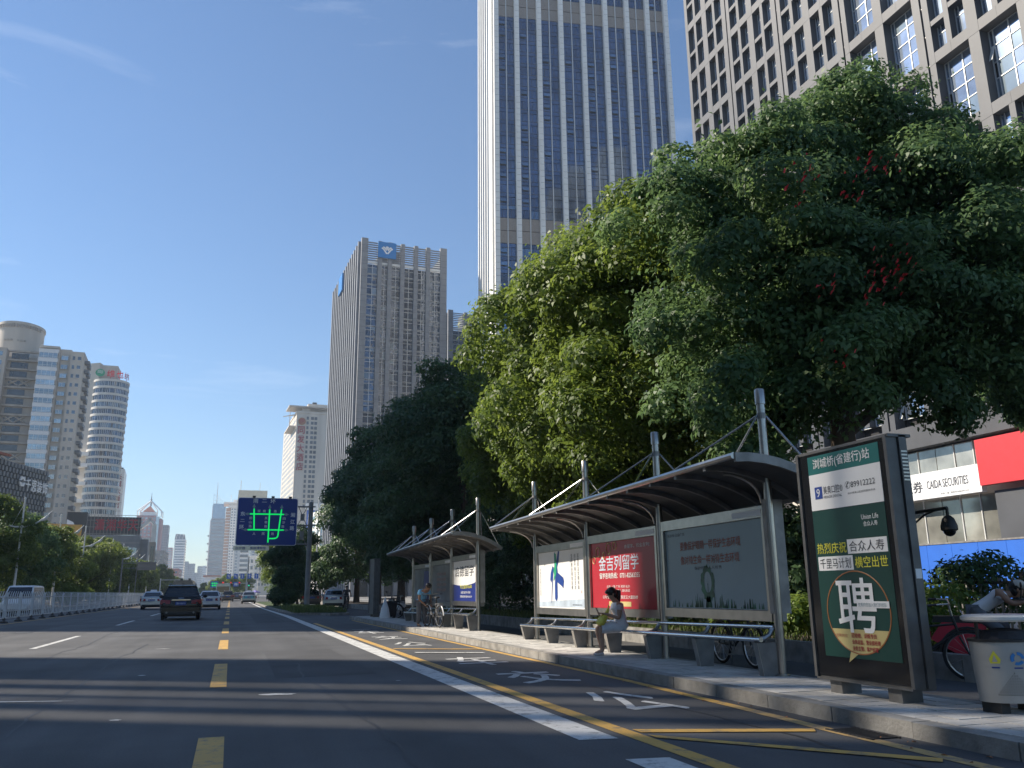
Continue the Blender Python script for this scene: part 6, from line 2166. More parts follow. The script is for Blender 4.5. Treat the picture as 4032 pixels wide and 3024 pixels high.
def gantry(label, x, y, H, x0, x1, items, cat='traffic lights', polecol='lamp_white', both=False):
    t = thing('signal_gantry', label, cat, (x, y, 0))
    mb = MB(); mb.tube([(0, 0, 0), (0, 0, H + .3)], [.14, .1], 8); mb.build('pole', polecol, t)
    mb = MB(); mb.tube([(x0 - x, 0, H), (x1 - x, 0, H)], .07, 6); mb.build('arm', polecol, t)
    for kind, ix, w, h in items:
        xx = ix - x
        if kind in ('lane_left', 'lane_up'):
            mb = MB(); mb.box(xx - w / 2, xx + w / 2, -.14, -.08, H - h * .6, H + h * .4); b = mb.build('lane_sign', 'hoard_blue', t)
            mb = MB()
            if kind == 'lane_up':
                mb.add([(xx - .1, -.15, H - h * .4), (xx + .1, -.15, H - h * .4), (xx + .1, -.15, H), (xx + .25, -.15, H), (xx, -.15, H + h * .28), (xx - .25, -.15, H), (xx - .1, -.15, H)], [(0, 1, 2, 3, 4, 5, 6)])
            else:
                mb.add([(xx + .05, -.15, H - h * .4), (xx + .22, -.15, H - h * .4), (xx + .22, -.15, H + .1), (xx - .1, -.15, H + .1), (xx - .1, -.15, H + .3), (xx - .38, -.15, H), (xx - .1, -.15, H - .3), (xx - .1, -.15, H - .1), (xx + .05, -.15, H - .1)], [(0, 1, 2, 3, 4, 5, 6, 7, 8)])
            mb.build('arrow', 'sign_white', b, fix=False)
        elif kind in ('red', 'green', 'dark'):
            mb = MB(); mb.box(xx - w / 2, xx + w / 2, -.3, -.05, H - h * .7, H + h * .3); b = mb.build('signal_head', 'black', t)
            if kind != 'dark':
                mb = MB(); mb.box(xx - w * .42, xx + w * .42, -.34, -.3, H + (h * .02 if kind == 'red' else -h * .6), H + (h * .26 if kind == 'red' else -h * .36))
                mb.build('lit_lens', 'signal_' + kind, b)
        elif kind == 'board':
            mb = MB(); mb.box(xx - w / 2, xx + w / 2, -.14, -.08, H - h * .7, H + h * .3); b = mb.build('direction_board', 'hoard_blue', t)
            mb = MB()
            for q in range(3):
                mb.box(xx - w * .3 + q * w * .22, xx - w * .2 + q * w * .22, -.15, -.141, H - h * .5, H + h * .1)
            mb.box(xx - w * .35, xx + w * .35, -.155, -.151, H - h * .25, H - h * .12)
            mb.build('board_print', 'sign_white', b, fix=False)
    return t
mat('signal_red', (0.8, 0.02, 0.01), 0.4, var=0.02, emit=((1.0, 0.05, 0.03), 0.25))
mat('signal_green', (0.0, 0.6, 0.3), 0.4, var=0.02, emit=((0.05, 1.0, 0.5), 0.25))
gantry('white gantry with five blue lane signs over the far junction', 4.2, 262, 6.25, -1.4, 7.6, [('lane_left', -.75, 1.15, 1.4), ('lane_left', 1.15, 1.15, 1.4), ('lane_up', 3.0, 1.1, 1.4), ('lane_up', 4.95, 1.1, 1.4), ('lane_up', 6.9, 1.1, 1.4)], 'lane signs')
gantry('white gantry carrying red lights and a blue board below the lane signs', 4.3, 250, 4.0, -2.4, 6.2, [('red', -2.1, .6, 1.5), ('red', -.05, .4, 1.3), ('board', 1.55, 1.9, 1.2), ('red', 2.2, .5, 1.2), ('green', 4.7, .5, 1.3)])
gantry('white arm with two dark signal heads left of the black car', -14.5, 200, 4.25, -14.5, -8.2, [('dark', -10.25, .5, 1.1), ('dark', -8.6, .5, 1.1)])
t = thing('map_board', 'small far blue board with green street lines', 'road sign', (-4.55, 262, 0))
mb = MB(); mb.tube([(1.2, .1, 0), (1.2, .1, 4.6)], .1, 8); mb.build('pole', 'pole_grey', t)
mb = MB(); mb.box(-1.05, 1.05, -.05, .05, 2.95, 4.75); b = mb.build('sign_face', 'hoard_blue', t)
mb = MB()
for x in (-.5, 0, .45):
    mb.box(x - .05, x + .05, -.07, -.055, 3.2, 4.5)
for z in (3.5, 4.1):
    mb.box(-.85, .85, -.075, -.071, z, z + .16)
mb.build('green_streets', 'lcd_green', b, fix=False)
t = thing('sign_back', 'grey back of a road sign on posts above the left trees', 'road sign', (-14.5, 150, 0))
mb = MB(); mb.box(0, 2.75, 0, .1, 5.05, 6.35); mb.build('sign_board', 'grey_concrete', t)
mb = MB(); mb.box(-1.6, 2.9, -.1, 0, 6.1, 6.2); mb.box(-1.0, 2.9, -.1, 0, 5.35, 5.42); mb.tube([(-2.3, .1, 0), (-2.3, .1, 7)], .12, 8); mb.tube([(-.1, .1, 0), (-.1, .1, 8.6)], .06, 8); mb.box(-2.4, -1.5, -.1, 0, 6.1, 6.2); mb.box(-2.4, -.9, -.1, 0, 5.35, 5.42)
mb.build('sign_frame', 'pole_grey', t)
t = thing('parasol_tent', 'violet peaked tent beside the far traffic', 'tent', (5.4, 205, 0))
mb = MB(); mb.lathe([(1.15, 1.35), (1.15, 1.5), (.5, 1.75), (.05, 1.95)], 4); mb.build('roof_cloth', 'tent_violet', t)
for sx_, sy_ in ((-.75, -.75), (.75, -.75), (-.75, .75), (.75, .75)):
    mb = MB(); mb.tube([(sx_, sy_, 0), (sx_, sy_, 1.4)], .04, 6); mb.build('leg', 'steel', t)
# ================================================================== VEHICLES
def lerp3(a, b, t):
    return tuple(a[i] + (b[i] - a[i]) * t for i in range(3))
def bil(q, u, v):
    return lerp3(lerp3(q[0], q[1], u), lerp3(q[3], q[2], u), v)
def glass_on(q, parent, name, u0=.07, u1=.93, v0=.08, v1=.9, m='glass_car', out=.012):
    a, b, c, d = [Vector(bil(q, u, v)) for u, v in ((u0, v0), (u1, v0), (u1, v1), (u0, v1))]
    n = (b - a).cross(d - a).normalized()
    mb = MB()
    mb.hexa([a, b, c, d, a + n * out, b + n * out, c + n * out, d + n * out])
    return mb.build(name, m, parent)

def car(label, loc, rz, paint, kind='sedan', taxi=None, plate='湘A·8K2P6', group='cars on the carriageway', roof2=None, detail=True):
    t = thing('car', label, 'car', loc, rz, group)
    if kind == 'suv':
        L, W, H, zb, r = 4.75, 1.90, 1.66, 1.00, .36
        st = [(-2.36, .42, .82, .80), (-2.30, .34, 1.0, .90), (-2.0, .30, 1.03, .95), (-1.0, .26, 1.03, .955), (0.5, .26, 1.02, .955), (1.1, .27, 1.04, .95), (1.8, .30, .98, .93), (2.25, .34, .86, .86), (2.4, .42, .72, .74)]
        gh = (-2.24, 1.15, -1.72, .2, .88, .62)
    elif kind == 'van':
        L, W, H, zb, r = 4.6, 1.75, 1.85, 1.05, .32
        st = [(-2.3, .4, 1.0, .82), (-2.2, .32, 1.06, .86), (0, .28, 1.06, .87), (1.4, .28, 1.04, .87), (2.1, .34, .92, .84), (2.3, .42, .75, .76)]
        gh = (-2.24, 1.7, -2.1, .95, .84, .70)
    else:
        L, W, H, zb, r = 4.6, 1.80, 1.46, .93, .32
        st = [(-2.30, .40, .80, .76), (-2.24, .30, 1.0, .86), (-2.0, .26, 1.03, .89), (-1.4, .23, .99, .90), (0.3, .22, .94, .90), (1.0, .24, .97, .90), (1.7, .26, .90, .88), (2.15, .30, .78, .82), (2.3, .40, .62, .70)]
        gh = (-1.75, 1.15, -.95, .30, .84, .62)
    mb = MB()
    rings = []
    for (y, zl, zt, w) in st:
        ring = [(-w * .80, y, zl), (-w * .97, y, zl + .09), (-w, y, zl + (zt - zl) * .55), (-w * .97, y, zt - .10), (-w * .86, y, zt - .005), (0, y, zt + .015),
                (w * .86, y, zt - .005), (w * .97, y, zt - .10), (w, y, zl + (zt - zl) * .55), (w * .97, y, zl + .09), (w * .80, y, zl)]
        rings.append(ring)
    n = len(rings[0])
    vs = [p for rr in rings for p in rr]
    fs = [(i * n + k, i * n + (k + 1) % n, (i + 1) * n + (k + 1) % n, (i + 1) * n + k) for i in range(len(rings) - 1) for k in range(n)]
    fs += [tuple(range(n)), tuple((len(rings) - 1) * n + k for k in range(n))[::-1]]
    mb.add(vs, fs)
    y0b, y1b, y0t, y1t, wb, wt = gh
    zt_ = H - .05
    base = [(-wb, y0b, zb - .06), (wb, y0b, zb - .06), (wb, y1b, zb - .06), (-wb, y1b, zb - .06)]
    top = [(-wt, y0t, zt_), (wt, y0t, zt_), (wt, y1t, zt_), (-wt, y1t, zt_)]
    cap = [(-wt * .82, y0t + .12, H), (wt * .82, y0t + .12, H), (wt * .82, y1t - .12, H), (-wt * .82, y1t - .12, H)]
    mb.add(base + top + cap, [(0, 1, 5, 4), (1, 2, 6, 5), (2, 3, 7, 6), (3, 0, 4, 7), (4, 5, 9, 8), (5, 6, 10, 9), (6, 7, 11, 10), (7, 4, 8, 11), (8, 9, 10, 11)])
    body = mb.build('body', paint, t, smooth=True)
    rw = glass_on([base[0], base[1], top[1], top[0]], t, 'rear_window', .06, .94, .16 if kind != 'suv' else .2, .90)
    glass_on([base[2], base[3], top[3], top[2]], t, 'windscreen', .05, .95, .1, .93)
    for q in ([base[1], base[2], top[2], top[1]], [base[3], base[0], top[0], top[3]]):
        for u0, u1 in ((.06, .47), (.51, .94)):
            glass_on(q, t, 'side_window', u0, u1, .16, .9)
    yr = st[1][0]
    w = st[1][3]
    # rear lamps wrap round the corners
    zl = zb - .16
    for s in (-1, 1):
        mb = MB()
        a, b = (w * .52, w * 1.03)
        mb.hexa([(s * a, yr - .10, zl - .08), (s * b, yr - .02, zl - .09), (s * b * 1.03, yr + .26, zl - .07), (s * a, yr + .03, zl - .07),
                 (s * a, yr - .07, zl + .09), (s * b * .99, yr + .0, zl + .13), (s * b * 1.01, yr + .28, zl + .12), (s * a, yr + .04, zl + .08)])
        mb.build('tail_light', 'tail_red', t)
        mb = MB(); mb.hexa([(s * .42, 2.23, .6), (s * .80, 2.0, .62), (s * .80, 1.9, .62), (s * .42, 2.1, .6), (s * .42, 2.2, .72), (s * .82, 1.98, .76), (s * .82, 1.9, .76), (s * .42, 2.1, .72)])
        mb.build('headlight', 'head_clear', t)
        mb = MB(); mb.tube([(s * wb, .85, zb + .03), (s * (wb + .12), .84, zb + .06)], .03, 6); mb.ball((s * (wb + .17), .84, zb + .1), .11, .06, .085, 10, 7); mb.build('mirror', 'black' if kind == 'suv' else paint, t, smooth=True)
        for y in (-1.38, 1.38):
            mb = MB()
            c = (s * (w * .99 - .10), y, r)
            mb.torus(c, r - .085, .09, 'x', 22, 8)
            wh = mb.build('wheel', 'rubber', t, smooth=True)
            mb = MB()
            for k in range(5):
                a_ = 2 * math.pi * k / 5
                mb.tube([(c[0] + s * .05, c[1], c[2]), (c[0] + s * .06, c[1] + .2 * math.cos(a_), c[2] + .2 * math.sin(a_))], .035, 5)
            mb.torus((c[0] + s * .05, c[1], c[2]), .21, .025, 'x', 16, 5)
            mb.build('rim', 'rim', wh, smooth=True)
            mb = MB(); mb.lathe([(r + .035, -.07), (r + .035, .1)], 20); mb.v = [(c[0] + s * .015 + z_ * .6 * s, y + x_, r + y_) for x_, y_, z_ in mb.v]
            mb.build('wheel_arch', 'black', t)
    ym = st[0][0]
    zp = zb - .22 if kind == 'suv' else zb - .17
    mb = MB(); mb.box(-.24, .24, yr - .115, yr - .03, zp - .08, zp + .08); pl = mb.build('licence_plate', 'plate_blue', t)
    if detail:
        lettering(pl, plate, 'sign_white', -.2, zp - .045, .09, w=.4, y=yr - .118)
    mb = MB()
    wb_ = st[0][3]
    mb.hexa([(-wb_ * 1.05, ym - .05, .36), (wb_ * 1.05, ym - .05, .36), (wb_ * 1.1, ym + .1, .34), (-wb_ * 1.1, ym + .1, .34), (-wb_ * 1.06, ym - .05, .60), (wb_ * 1.06, ym - .05, .60), (wb_ * 1.1, ym + .1, .63), (-wb_ * 1.1, ym + .1, .63)])
    mb.build('rear_bumper', paint, t)
    mb = MB(); mb.box(-wb_ * .9, wb_ * .9, ym - .058, ym + .1, .27, .41); mb.box(-.7, .7, -2, 2, .17, .30)
    mb.build('lower_valance', 'black', t)
    if kind == 'suv':
        mb = MB(); mb.box(-.42, .42, yr - .10, yr - .015, zb - .075, zb - .045); mb.build('chrome_strip', 'chrome', t)
        mb = MB(); mb.tube([(-.12, yr - .04, zb + .03), (-.04, yr - .045, zb + .015), (0, yr - .045, zb + .03), (.04, yr - .045, zb + .015), (.12, yr - .04, zb + .03)], .014, 5); mb.build('emblem', 'chrome', t)
        for s in (-1, 1):
            mb = MB(); mb.tube([(s * wt * .93, y0t + .1, H + .0), (s * wt * .93, y0t + .25, H + .05), (s * wt * .93, y1t - .2, H + .05), (s * wt * .93, y1t, H)], .02, 6); mb.build('roof_rail', 'steel_dull', t)
            mb = MB(); mb.tube([(s * .6, ym - .03, .36), (s * .6, ym - .10, .36)], .05, 8); mb.build('tailpipe', 'steel_dull', t)
        mb = MB(); mb.prism([(y0t + .25, H), (y0t + .55, H), (y0t + .3, H + .1)], -.02, .02, axis='x'); mb.build('roof_fin', 'black', t)
        mb = MB(); mb.hexa([(-.62, y0t - .10, H - .09), (.62, y0t - .10, H - .09), (.64, y0t + .12, H - .06), (-.64, y0t + .12, H - .06), (-.62, y0t - .10, H - .06), (.62, y0t - .10, H - .06), (.64, y0t + .14, H - .02), (-.64, y0t + .14, H - .02)]); mb.build('spoiler', paint, t)
    else:
        mb = MB(); mb.ball((0, yr - .03, zb - .035), .045, .015, .045, 10, 6); mb.build('emblem', 'chrome', t)
        mb = MB(); mb.box(-.3, .3, yr - .10, yr - .01, zp + .09, zp + .11); mb.build('chrome_strip', 'chrome', t)
    if taxi:
        mb = MB(); mb.hexa([(-.28, -.42, H - .01), (.28, -.42, H - .01), (.28, -.22, H - .01), (-.28, -.22, H - .01), (-.22, -.36, H + .15), (.22, -.36, H + .15), (.22, -.26, H + .15), (-.22, -.26, H + .15)]); mb.build('taxi_lamp', 'sign_white', t)
    if roof2:
        mb = MB()
        mb.hexa([(-.66, ym - .058, .62), (.66, ym - .058, .62), (.66, ym - .02, .62), (-.66, ym - .02, .62), (-.6, yr - .028, zb - .0), (.6, yr - .028, zb - .0), (.6, yr + .02, zb), (-.6, yr + .02, zb)])
        mb.build('boot_panel', roof2, t)
    return t

car('black sport utility vehicle driving away ahead, seen from behind', (-2.26, 46.6, 0), R(1), 'car_black', 'suv', plate='湘A·H0E13')
car('silver taxi saloon left of the black vehicle', (-6.20, 79.5, 0), R(1), 'car_silver', 'sedan', taxi=1)
car('white saloon just right of the black vehicle', (-1.55, 74.5, 0), 0, 'car_white', 'sedan')
car('silver and teal taxi farther ahead in the right lane', (2.2, 113, 0), 0, 'car_silver', 'sedan', taxi=1, roof2='car_teal')
car('brown sport utility vehicle far ahead, right of the white saloon', (-.35, 145, 0), 0, 'car_brown', 'suv', detail=False)
car('small dark saloon far ahead, next to the brown one', (1.25, 178, 0), 0, 'car_grey', 'sedan', detail=False)
car('pale car behind the white saloon, only its roof edge showing', (-2.0, 132, 0), 0, 'car_silver', 'sedan', detail=False)
car('white car on the far lane right of the teal taxi', (4.2, 190, 0), 0, 'car_white', 'sedan', detail=False)
car('dark car farthest ahead between the taxi and the dark saloon', (2.6, 215, 0), 0, 'car_grey', 'sedan', detail=False)
car('silver car ahead of the silver taxi, hidden behind the black vehicle', (-5.0, 96, 0), 0, 'car_silver', 'sedan', taxi=1, detail=False)
car('white oncoming people carrier behind the railing', (-12.6, 62.5, 0), R(180), 'car_white', 'van', group='oncoming cars')
car('silver saloon parked in the shade past the farther shelter', (8.1, 71.5, 0), R(-8), 'car_silver', 'sedan', group='cars in the side lane')
car('dark saloon in the side lane behind the sign pole', (7.4, 86, 0), 0, 'car_grey', 'sedan', group='cars in the side lane', detail=False)
# buses far off: pale roofs over the cars
def bus(label, loc, rz, col):
    t = thing('bus', label, 'bus', loc, rz)
    mb = MB(); mb.box(-1.2, 1.2, -5, 5, .35, 2.85); mb.box(-1.1, 1.1, -4.8, 4.8, 2.85, 3.0); mb.build('body', col, t)
    mb = MB(); mb.box(-1.05, 1.05, -5.03, -4.99, 1.5, 2.5); mb.build('rear_window', 'glass_car', t)
    for s in (-1, 1):
        mb = MB(); mb.box(s * 1.19, s * 1.22, -4.6, 4.6, 1.4, 2.4); mb.build('side_window', 'glass_car', t)
        for y in (-3.2, 3.2):
            mb = MB(); mb.torus((s * 1.08, y, .48), .36, .13, 'x', 18, 6); mb.build('wheel', 'rubber', t)
        mb = MB(); mb.box(s * 1.0 - .12, s * 1.0 + .12, -5.05, -5.0, .8, 1.1); mb.build('tail_light', 'tail_red', t)
    return t
bus('pale green bus roof far behind the white saloon', (-1.3, 168, 0), 0, 'glass_pale')
bus('dark grey bus behind the silver taxi', (-6.0, 126, 0), 0, 'car_grey')

# ------------------------------------------------------------------ bicycles
def bicycle(label, loc, rz, frame='black', basket=True, group='bicycles', lean=0.0, bag=None, cat='bicycle', fender='black'):
    t = thing('bicycle', label, cat, loc, rz, group)
    t.rotation_euler = (0, lean, rz)
    for y, nm in ((-.52, 'rear'), (.52, 'front')):
        mb = MB(); mb.torus((0, y, .33), .305, .022, 'x', 28, 6); wh = mb.build('wheel', 'rubber', t, smooth=True)
        mb = MB(); mb.torus((0, y, .33), .28, .010, 'x', 24, 5); mb.tube([(-.05, y, .33), (.05, y, .33)], .022, 7)
        for k in range(14):
            a = 2 * math.pi * k / 14
            mb.tube([(.02 * (-1) ** k, y, .33), (0, y + .28 * math.cos(a), .33 + .28 * math.sin(a))], .0025, 3, cap=False)
        mb.build('spokes', 'rim', wh, fix=False)
        pts = [(0, y + .345 * math.cos(R(a)), .33 + .345 * math.sin(R(a))) for a in range(20, 175, 14)]
        mb = MB(); mb.tube(pts, .018, 5); mb.build('mudguard', fender, t)
    B, S, Hd = (0, -.08, .30), (0, -.24, .78), (0, .36, .82)
    mb = MB()
    mb.tube([B, S], .018, 7); mb.tube([B, (0, .40, .62)], .02, 7); mb.tube([(0, -.2, .66), (0, .38, .72)], .016, 7)
    mb.tube([(0, .42, .58), Hd], .02, 7)
    for s in (-.045, .045):
        mb.tube([(s * .4, -.1, .30), (s, -.52, .33)], .011, 6); mb.tube([(s * .4, -.22, .70), (s, -.52, .33)], .010, 6)
        mb.tube([(s * .6, .42, .56), (s, .52, .33)], .013, 6)
    mb.build('frame', frame, t, smooth=True)
    mb = MB(); mb.tube([(0, -.25, .78), (0, -.26, .86)], .014, 6); mb.lathe([(.02, 0), (.12, .015), (.11, .05), (.03, .065)], 12, (0, -.28, .86), .75, 1.15); mb.build('saddle', 'black', t, smooth=True)
    mb = MB(); mb.tube([(0, .36, .82), (0, .34, .96)], .014, 6); mb.tube([(-.30, .20, 1.0), (-.22, .33, 1.0), (0, .35, .97), (.22, .33, 1.0), (.30, .20, 1.0)], .012, 6); mb.build('handlebar', 'steel', t, smooth=True)
    for s in (-1, 1):
        mb = MB(); mb.tube([(s * .30, .20, 1.0), (s * .32, .10, .995)], .018, 6); mb.build('grip', 'black', t)
    mb = MB(); mb.torus((.05, -.08, .30), .085, .008, 'x', 16, 4)
    for s in (-1, 1):
        mb.tube([(s * .06, -.08, .30), (s * .07, -.08 + s * .1, .30 - s * .12)], .009, 5); mb.box(s * .07 - .045 + s * .05, s * .07 + .045 + s * .05, -.12 + s * .1, -.04 + s * .1, .29 - s * .12, .31 - s * .12)
    mb.build('pedals', 'steel_dull', t)
    mb = MB(); mb.tube([(-.03, -.3, .33), (-.12, -.42, .02)], .009, 5); mb.build('kickstand', 'steel', t)
    if basket:
        mb = MB()
        for k in range(7):
            a = -.16 + k * .32 / 6
            mb.tube([(a, .40, .72), (a * 1.15, .38, .95)], .005, 4); mb.tube([(a, .62, .72), (a * 1.15, .70, .95)], .005, 4)
        for z, e in ((.72, 0), (.83, .03), (.95, .06)):
            mb.tube([(-.16 - e * .3, .40, z), (.16 + e * .3, .40, z), (.16 + e * .3, .62 + e, z), (-.16 - e * .3, .62 + e, z), (-.16 - e * .3, .40, z)], .006, 4)
        mb.box(-.16, .16, .4, .62, .715, .725)
        mb.build('basket', 'iron', t, fix=False)
    mb = MB(); mb.box(-.07, .07, -.66, -.34, .69, .71); mb.tube([(-.05, -.6, .69), (-.05, -.52, .33)], .007, 4); mb.tube([(.05, -.6, .69), (.05, -.52, .33)], .007, 4); mb.build('carrier', 'steel_dull', t)
    return t
bicycle('black bicycle with white rear mudguard beside the standing man', (6.02, 26.35, .13), R(8), fender='sign_white')
bicycle('dark bicycle parked behind the near end of the long bench', (7.75, 12.2, 0), R(176), basket=False, fender='black')
bicycle('dark bicycle leaning by the railings, right of the station sign', (8.75, 9.3, 0), R(225), lean=R(6), basket=False)
bicycle('second dark bicycle by the railings, farther from the litter bin', (8.8, 10.6, 0), R(185), lean=R(6), basket=False)
bicycle('bicycle parked in shade past the farther shelter', (7.9, 40.0, 0), R(70), lean=R(5))

def scooter(label, loc, rz, col, group='scooters'):
    t = thing('scooter', label, 'scooter', loc, rz, group)
    for y in (-.58, .60):
        mb = MB(); mb.torus((0, y, .22), .165, .06, 'x', 22, 8); wh = mb.build('wheel', 'rubber', t, smooth=True)
        mb = MB(); mb.torus((0, y, .22), .1, .02, 'x', 14, 5); mb.tube([(-.06, y, .22), (.06, y, .22)], .04, 8); mb.build('hub', 'rim', wh)
    mb = MB()
    mb.prism([(-.78, .5), (-.62, .72), (-.1, .70), (-.08, .34), (-.4, .26)], -.14, .14, axis='x'); mb.prism([(-.12, .26), (.30, .26), (.42, .86), (.50, .86), (.48, .5), (.36, .20), (-.12, .2)], -.16, .16, axis='x')
    mb.build('body', col, t)
    mb = MB(); mb.prism([(-.74, .72), (-.1, .70), (-.06, .76), (-.4, .80), (-.72, .80)], -.13, .13, axis='x'); mb.build('seat', 'black', t)
    mb = MB(); mb.tube([(0, .60, .22), (0, .46, .9), (0, .42, 1.0)], .03, 7); mb.tube([(-.34, .3, 1.03), (0, .42, 1.0), (.34, .3, 1.03)], .018, 6); mb.build('handlebar', 'black', t)
    mb = MB(); mb.ball((0, .54, .84), .1, .05, .07, 10, 7); mb.build('headlight', 'head_clear', t)
    for s in (-1, 1):
        mb = MB(); mb.tube([(s * .28, .34, 1.03), (s * .33, .36, 1.16)], .008, 5); mb.ball((s * .34, .36, 1.2), .06, .015, .04, 8, 5); mb.build('mirror', 'black', t)
    mb = MB(); mb.box(-.09, .09, -.82, -.77, .52, .6); mb.build('tail_light', 'tail_red', t)
    return t
scooter('red electric scooter ridden behind the litter bin', (9.75, 9.1, 0), R(225), 'cloth_red')
scooter('white scooter parked in shade past the farther shelter', (8.0, 43.5, 0), R(140), 'sign_white')

# ================================================================== PEOPLE
def skin_mesh(name, pts, edges, m, parent, level=2, root=0):
    """One continuous skinned surface: pts {key: (x,y,z,radius or (rx,ry))}, edges between keys."""
    keys = list(pts)
    ix = {k: i for i, k in enumerate(keys)}
    me = bpy.data.meshes.new(name)
    me.from_pydata([pts[k][:3] for k in keys], [(ix[a], ix[b]) for a, b in edges], [])
    o = bpy.data.objects.new(name, me)
    TMP.collection.objects.link(o)
    md = o.modifiers.new('skin', 'SKIN')
    md.use_smooth_shade = True
    md.branch_smoothing = 0.5
    sv = me.skin_vertices[0].data
    for k, i in ix.items():
        r = pts[k][3]
        sv[i].radius = (r, r) if not isinstance(r, tuple) else r
        sv[i].use_root = (i == root)
    sb = o.modifiers.new('sub', 'SUBSURF')
    sb.levels = level
    sb.render_levels = level
    nm = evaluated_mesh(o)
    nm.name = name
    bpy.data.objects.remove(o)
    nm.materials.clear()
    nm.materials.append(MATS[m])
    nm.polygons.foreach_set('use_smooth', [True] * len(nm.polygons))
    return link(name, nm, parent)

V = Vector
def build_person(label, loc, P, f, cloth, hair=True, group=None, bare_legs=True, bare_arms=True, skin='skin', shoes='shirt_dark', tail=False, cap=None, glasses=False):
    """P: joint positions (local). f: facing direction of the head (unit, xy)."""
    t = thing('person', label, 'person', loc, 0, group)
    p = {}
    E = []
    def add(k, pos, r, link_to=None):
        p[k] = (*pos, r)
        if link_to:
            E.append((link_to, k))
    s = P['s']
    add('pelvis', P['pelvis'], (.125 * s, .105 * s))
    add('waist', P['waist'], (.115 * s, .085 * s), 'pelvis')
    add('chest', P['chest'], (.135 * s, .095 * s), 'waist')
    add('neck', P['neck'], .052 * s, 'chest')
    hd = V(P['head'])
    ff = V((f[0], f[1], P.get('nod', -.25))).normalized()
    upv = (V((0, 0, 1)) - ff * ff.z).normalized()
    add('jaw', hd - upv * .055 * s + ff * .018 * s, .066 * s, 'neck')
    add('skull', hd + upv * .03 * s - ff * .008 * s, .088 * s, 'jaw')
    add('crown', hd + upv * .085 * s - ff * .01 * s, .058 * s, 'skull')
    for sd_ in ('l', 'r'):
        add('sh' + sd_, P['sh' + sd_], .056 * s, 'chest')
        add('el' + sd_, P['el' + sd_], .040 * s, 'sh' + sd_)
        add('wr' + sd_, P['wr' + sd_], .027 * s, 'el' + sd_)
        w = V(P['wr' + sd_])
        d = (w - V(P['el' + sd_])).normalized()
        hdir = V(P.get('hand' + sd_, d)).normalized()
        side = hdir.cross(V((0, 0, 1)))
        side = side.normalized() if side.length > .1 else V((1, 0, 0))
        palm = w + hdir * .055 * s
        add('pa' + sd_, palm, (.034 * s, .018 * s), 'wr' + sd_)
        for q in range(4):
            o_ = side * (.027 - .018 * q) * s
            l = (.052, .06, .057, .044)[q] * s
            a = palm + hdir * .028 * s + o_
            add('fa%s%d' % (sd_, q), a, .0095 * s, 'pa' + sd_)
            add('fb%s%d' % (sd_, q), a + hdir * l * .5, .0085 * s, 'fa%s%d' % (sd_, q))
            add('fc%s%d' % (sd_, q), a + hdir * l * .8 + V((0, 0, -.025 * s)), .0075 * s, 'fb%s%d' % (sd_, q))
        th = palm - hdir * .012 * s + side * .036 * s
        add('ta' + sd_, th, .011 * s, 'pa' + sd_)
        add('tb' + sd_, th + hdir * .04 * s + side * .008 * s, .009 * s, 'ta' + sd_)
        add('hp' + sd_, P['hp' + sd_], .088 * s, 'pelvis')
        add('kn' + sd_, P['kn' + sd_], .058 * s, 'hp' + sd_)
        mid = V(P['kn' + sd_]).lerp(V(P['an' + sd_]), .35)
        add('cf' + sd_, mid, .052 * s, 'kn' + sd_)
        add('an' + sd_, P['an' + sd_], .034 * s, 'cf' + sd_)
        fd = V(P.get('foot', (f[0], f[1], 0)))
        add('to' + sd_, V(P['an' + sd_]) + fd * .14 * s + V((0, 0, -.055 * s)), (.038 * s, .026 * s), 'an' + sd_)
    body = skin_mesh('body', p, E, skin, t)
    # face: nose, eyes, mouth, ears
    right = ff.cross(upv).normalized()
    mb = MB()
    nb = hd + ff * .088 * s
    mb.add([nb + upv * .028 * s, nb - upv * .012 * s + right * .014 * s, nb - upv * .012 * s - right * .014 * s, nb - upv * .008 * s + ff * .022 * s], [(0, 1, 3), (0, 3, 2), (1, 2, 3)])
    for q in (-1, 1):
        e = hd + right * q * .088 * s - ff * .005 * s + upv * .005 * s
        mb.ball(e, .012 * s, .018 * s, .026 * s, 8, 6)
    mb.build('nose_and_ears', skin, t, smooth=True)
    mb = MB()
    for q in (-1, 1):
        e = hd + ff * .083 * s + right * q * .033 * s + upv * .03 * s
        mb.ball(e, .013 * s, .013 * s, .006 * s, 8, 5)
    mb.build('eyes', 'hair', t)
    mb = MB(); e = hd + ff * .08 * s - upv * .042 * s; mb.tube([e - right * .024 * s, e + ff * .006 * s, e + right * .024 * s], .006 * s, 5); mb.build('mouth', 'text_rust', t)
    if hair:
        mb = MB()
        def egg(c, ra, rb, rc):
            k0 = len(mb.v)
            mb.ball((0, 0, 0), 1, 1, 1, 16, 10)
            for i in range(k0, len(mb.v)):
                x, y, z = mb.v[i]
                mb.v[i] = tuple(c + right * x * ra + ff * y * rb + upv * z * rc)
        egg(hd + upv * .052 * s - ff * .022 * s, .098 * s, .098 * s, .088 * s)
        egg(hd - ff * .045 * s - upv * .01 * s, .088 * s, .062 * s, .085 * s)
        egg(hd + upv * .088 * s + ff * .03 * s, .075 * s, .065 * s, .04 * s)
        if tail:
            a0 = hd - ff * .10 * s + upv * .02 * s
            mb.tube([a0, a0 - ff * .05 * s - upv * .03 * s, a0 - ff * .06 * s - V((0, 0, .12 * s)), a0 - ff * .045 * s - V((0, 0, .26 * s)), a0 - ff * .03 * s - V((0, 0, .36 * s))], [.032 * s, .042 * s, .04 * s, .03 * s, .008 * s], 10)
        mb.build('hair', 'hair', t, smooth=True)
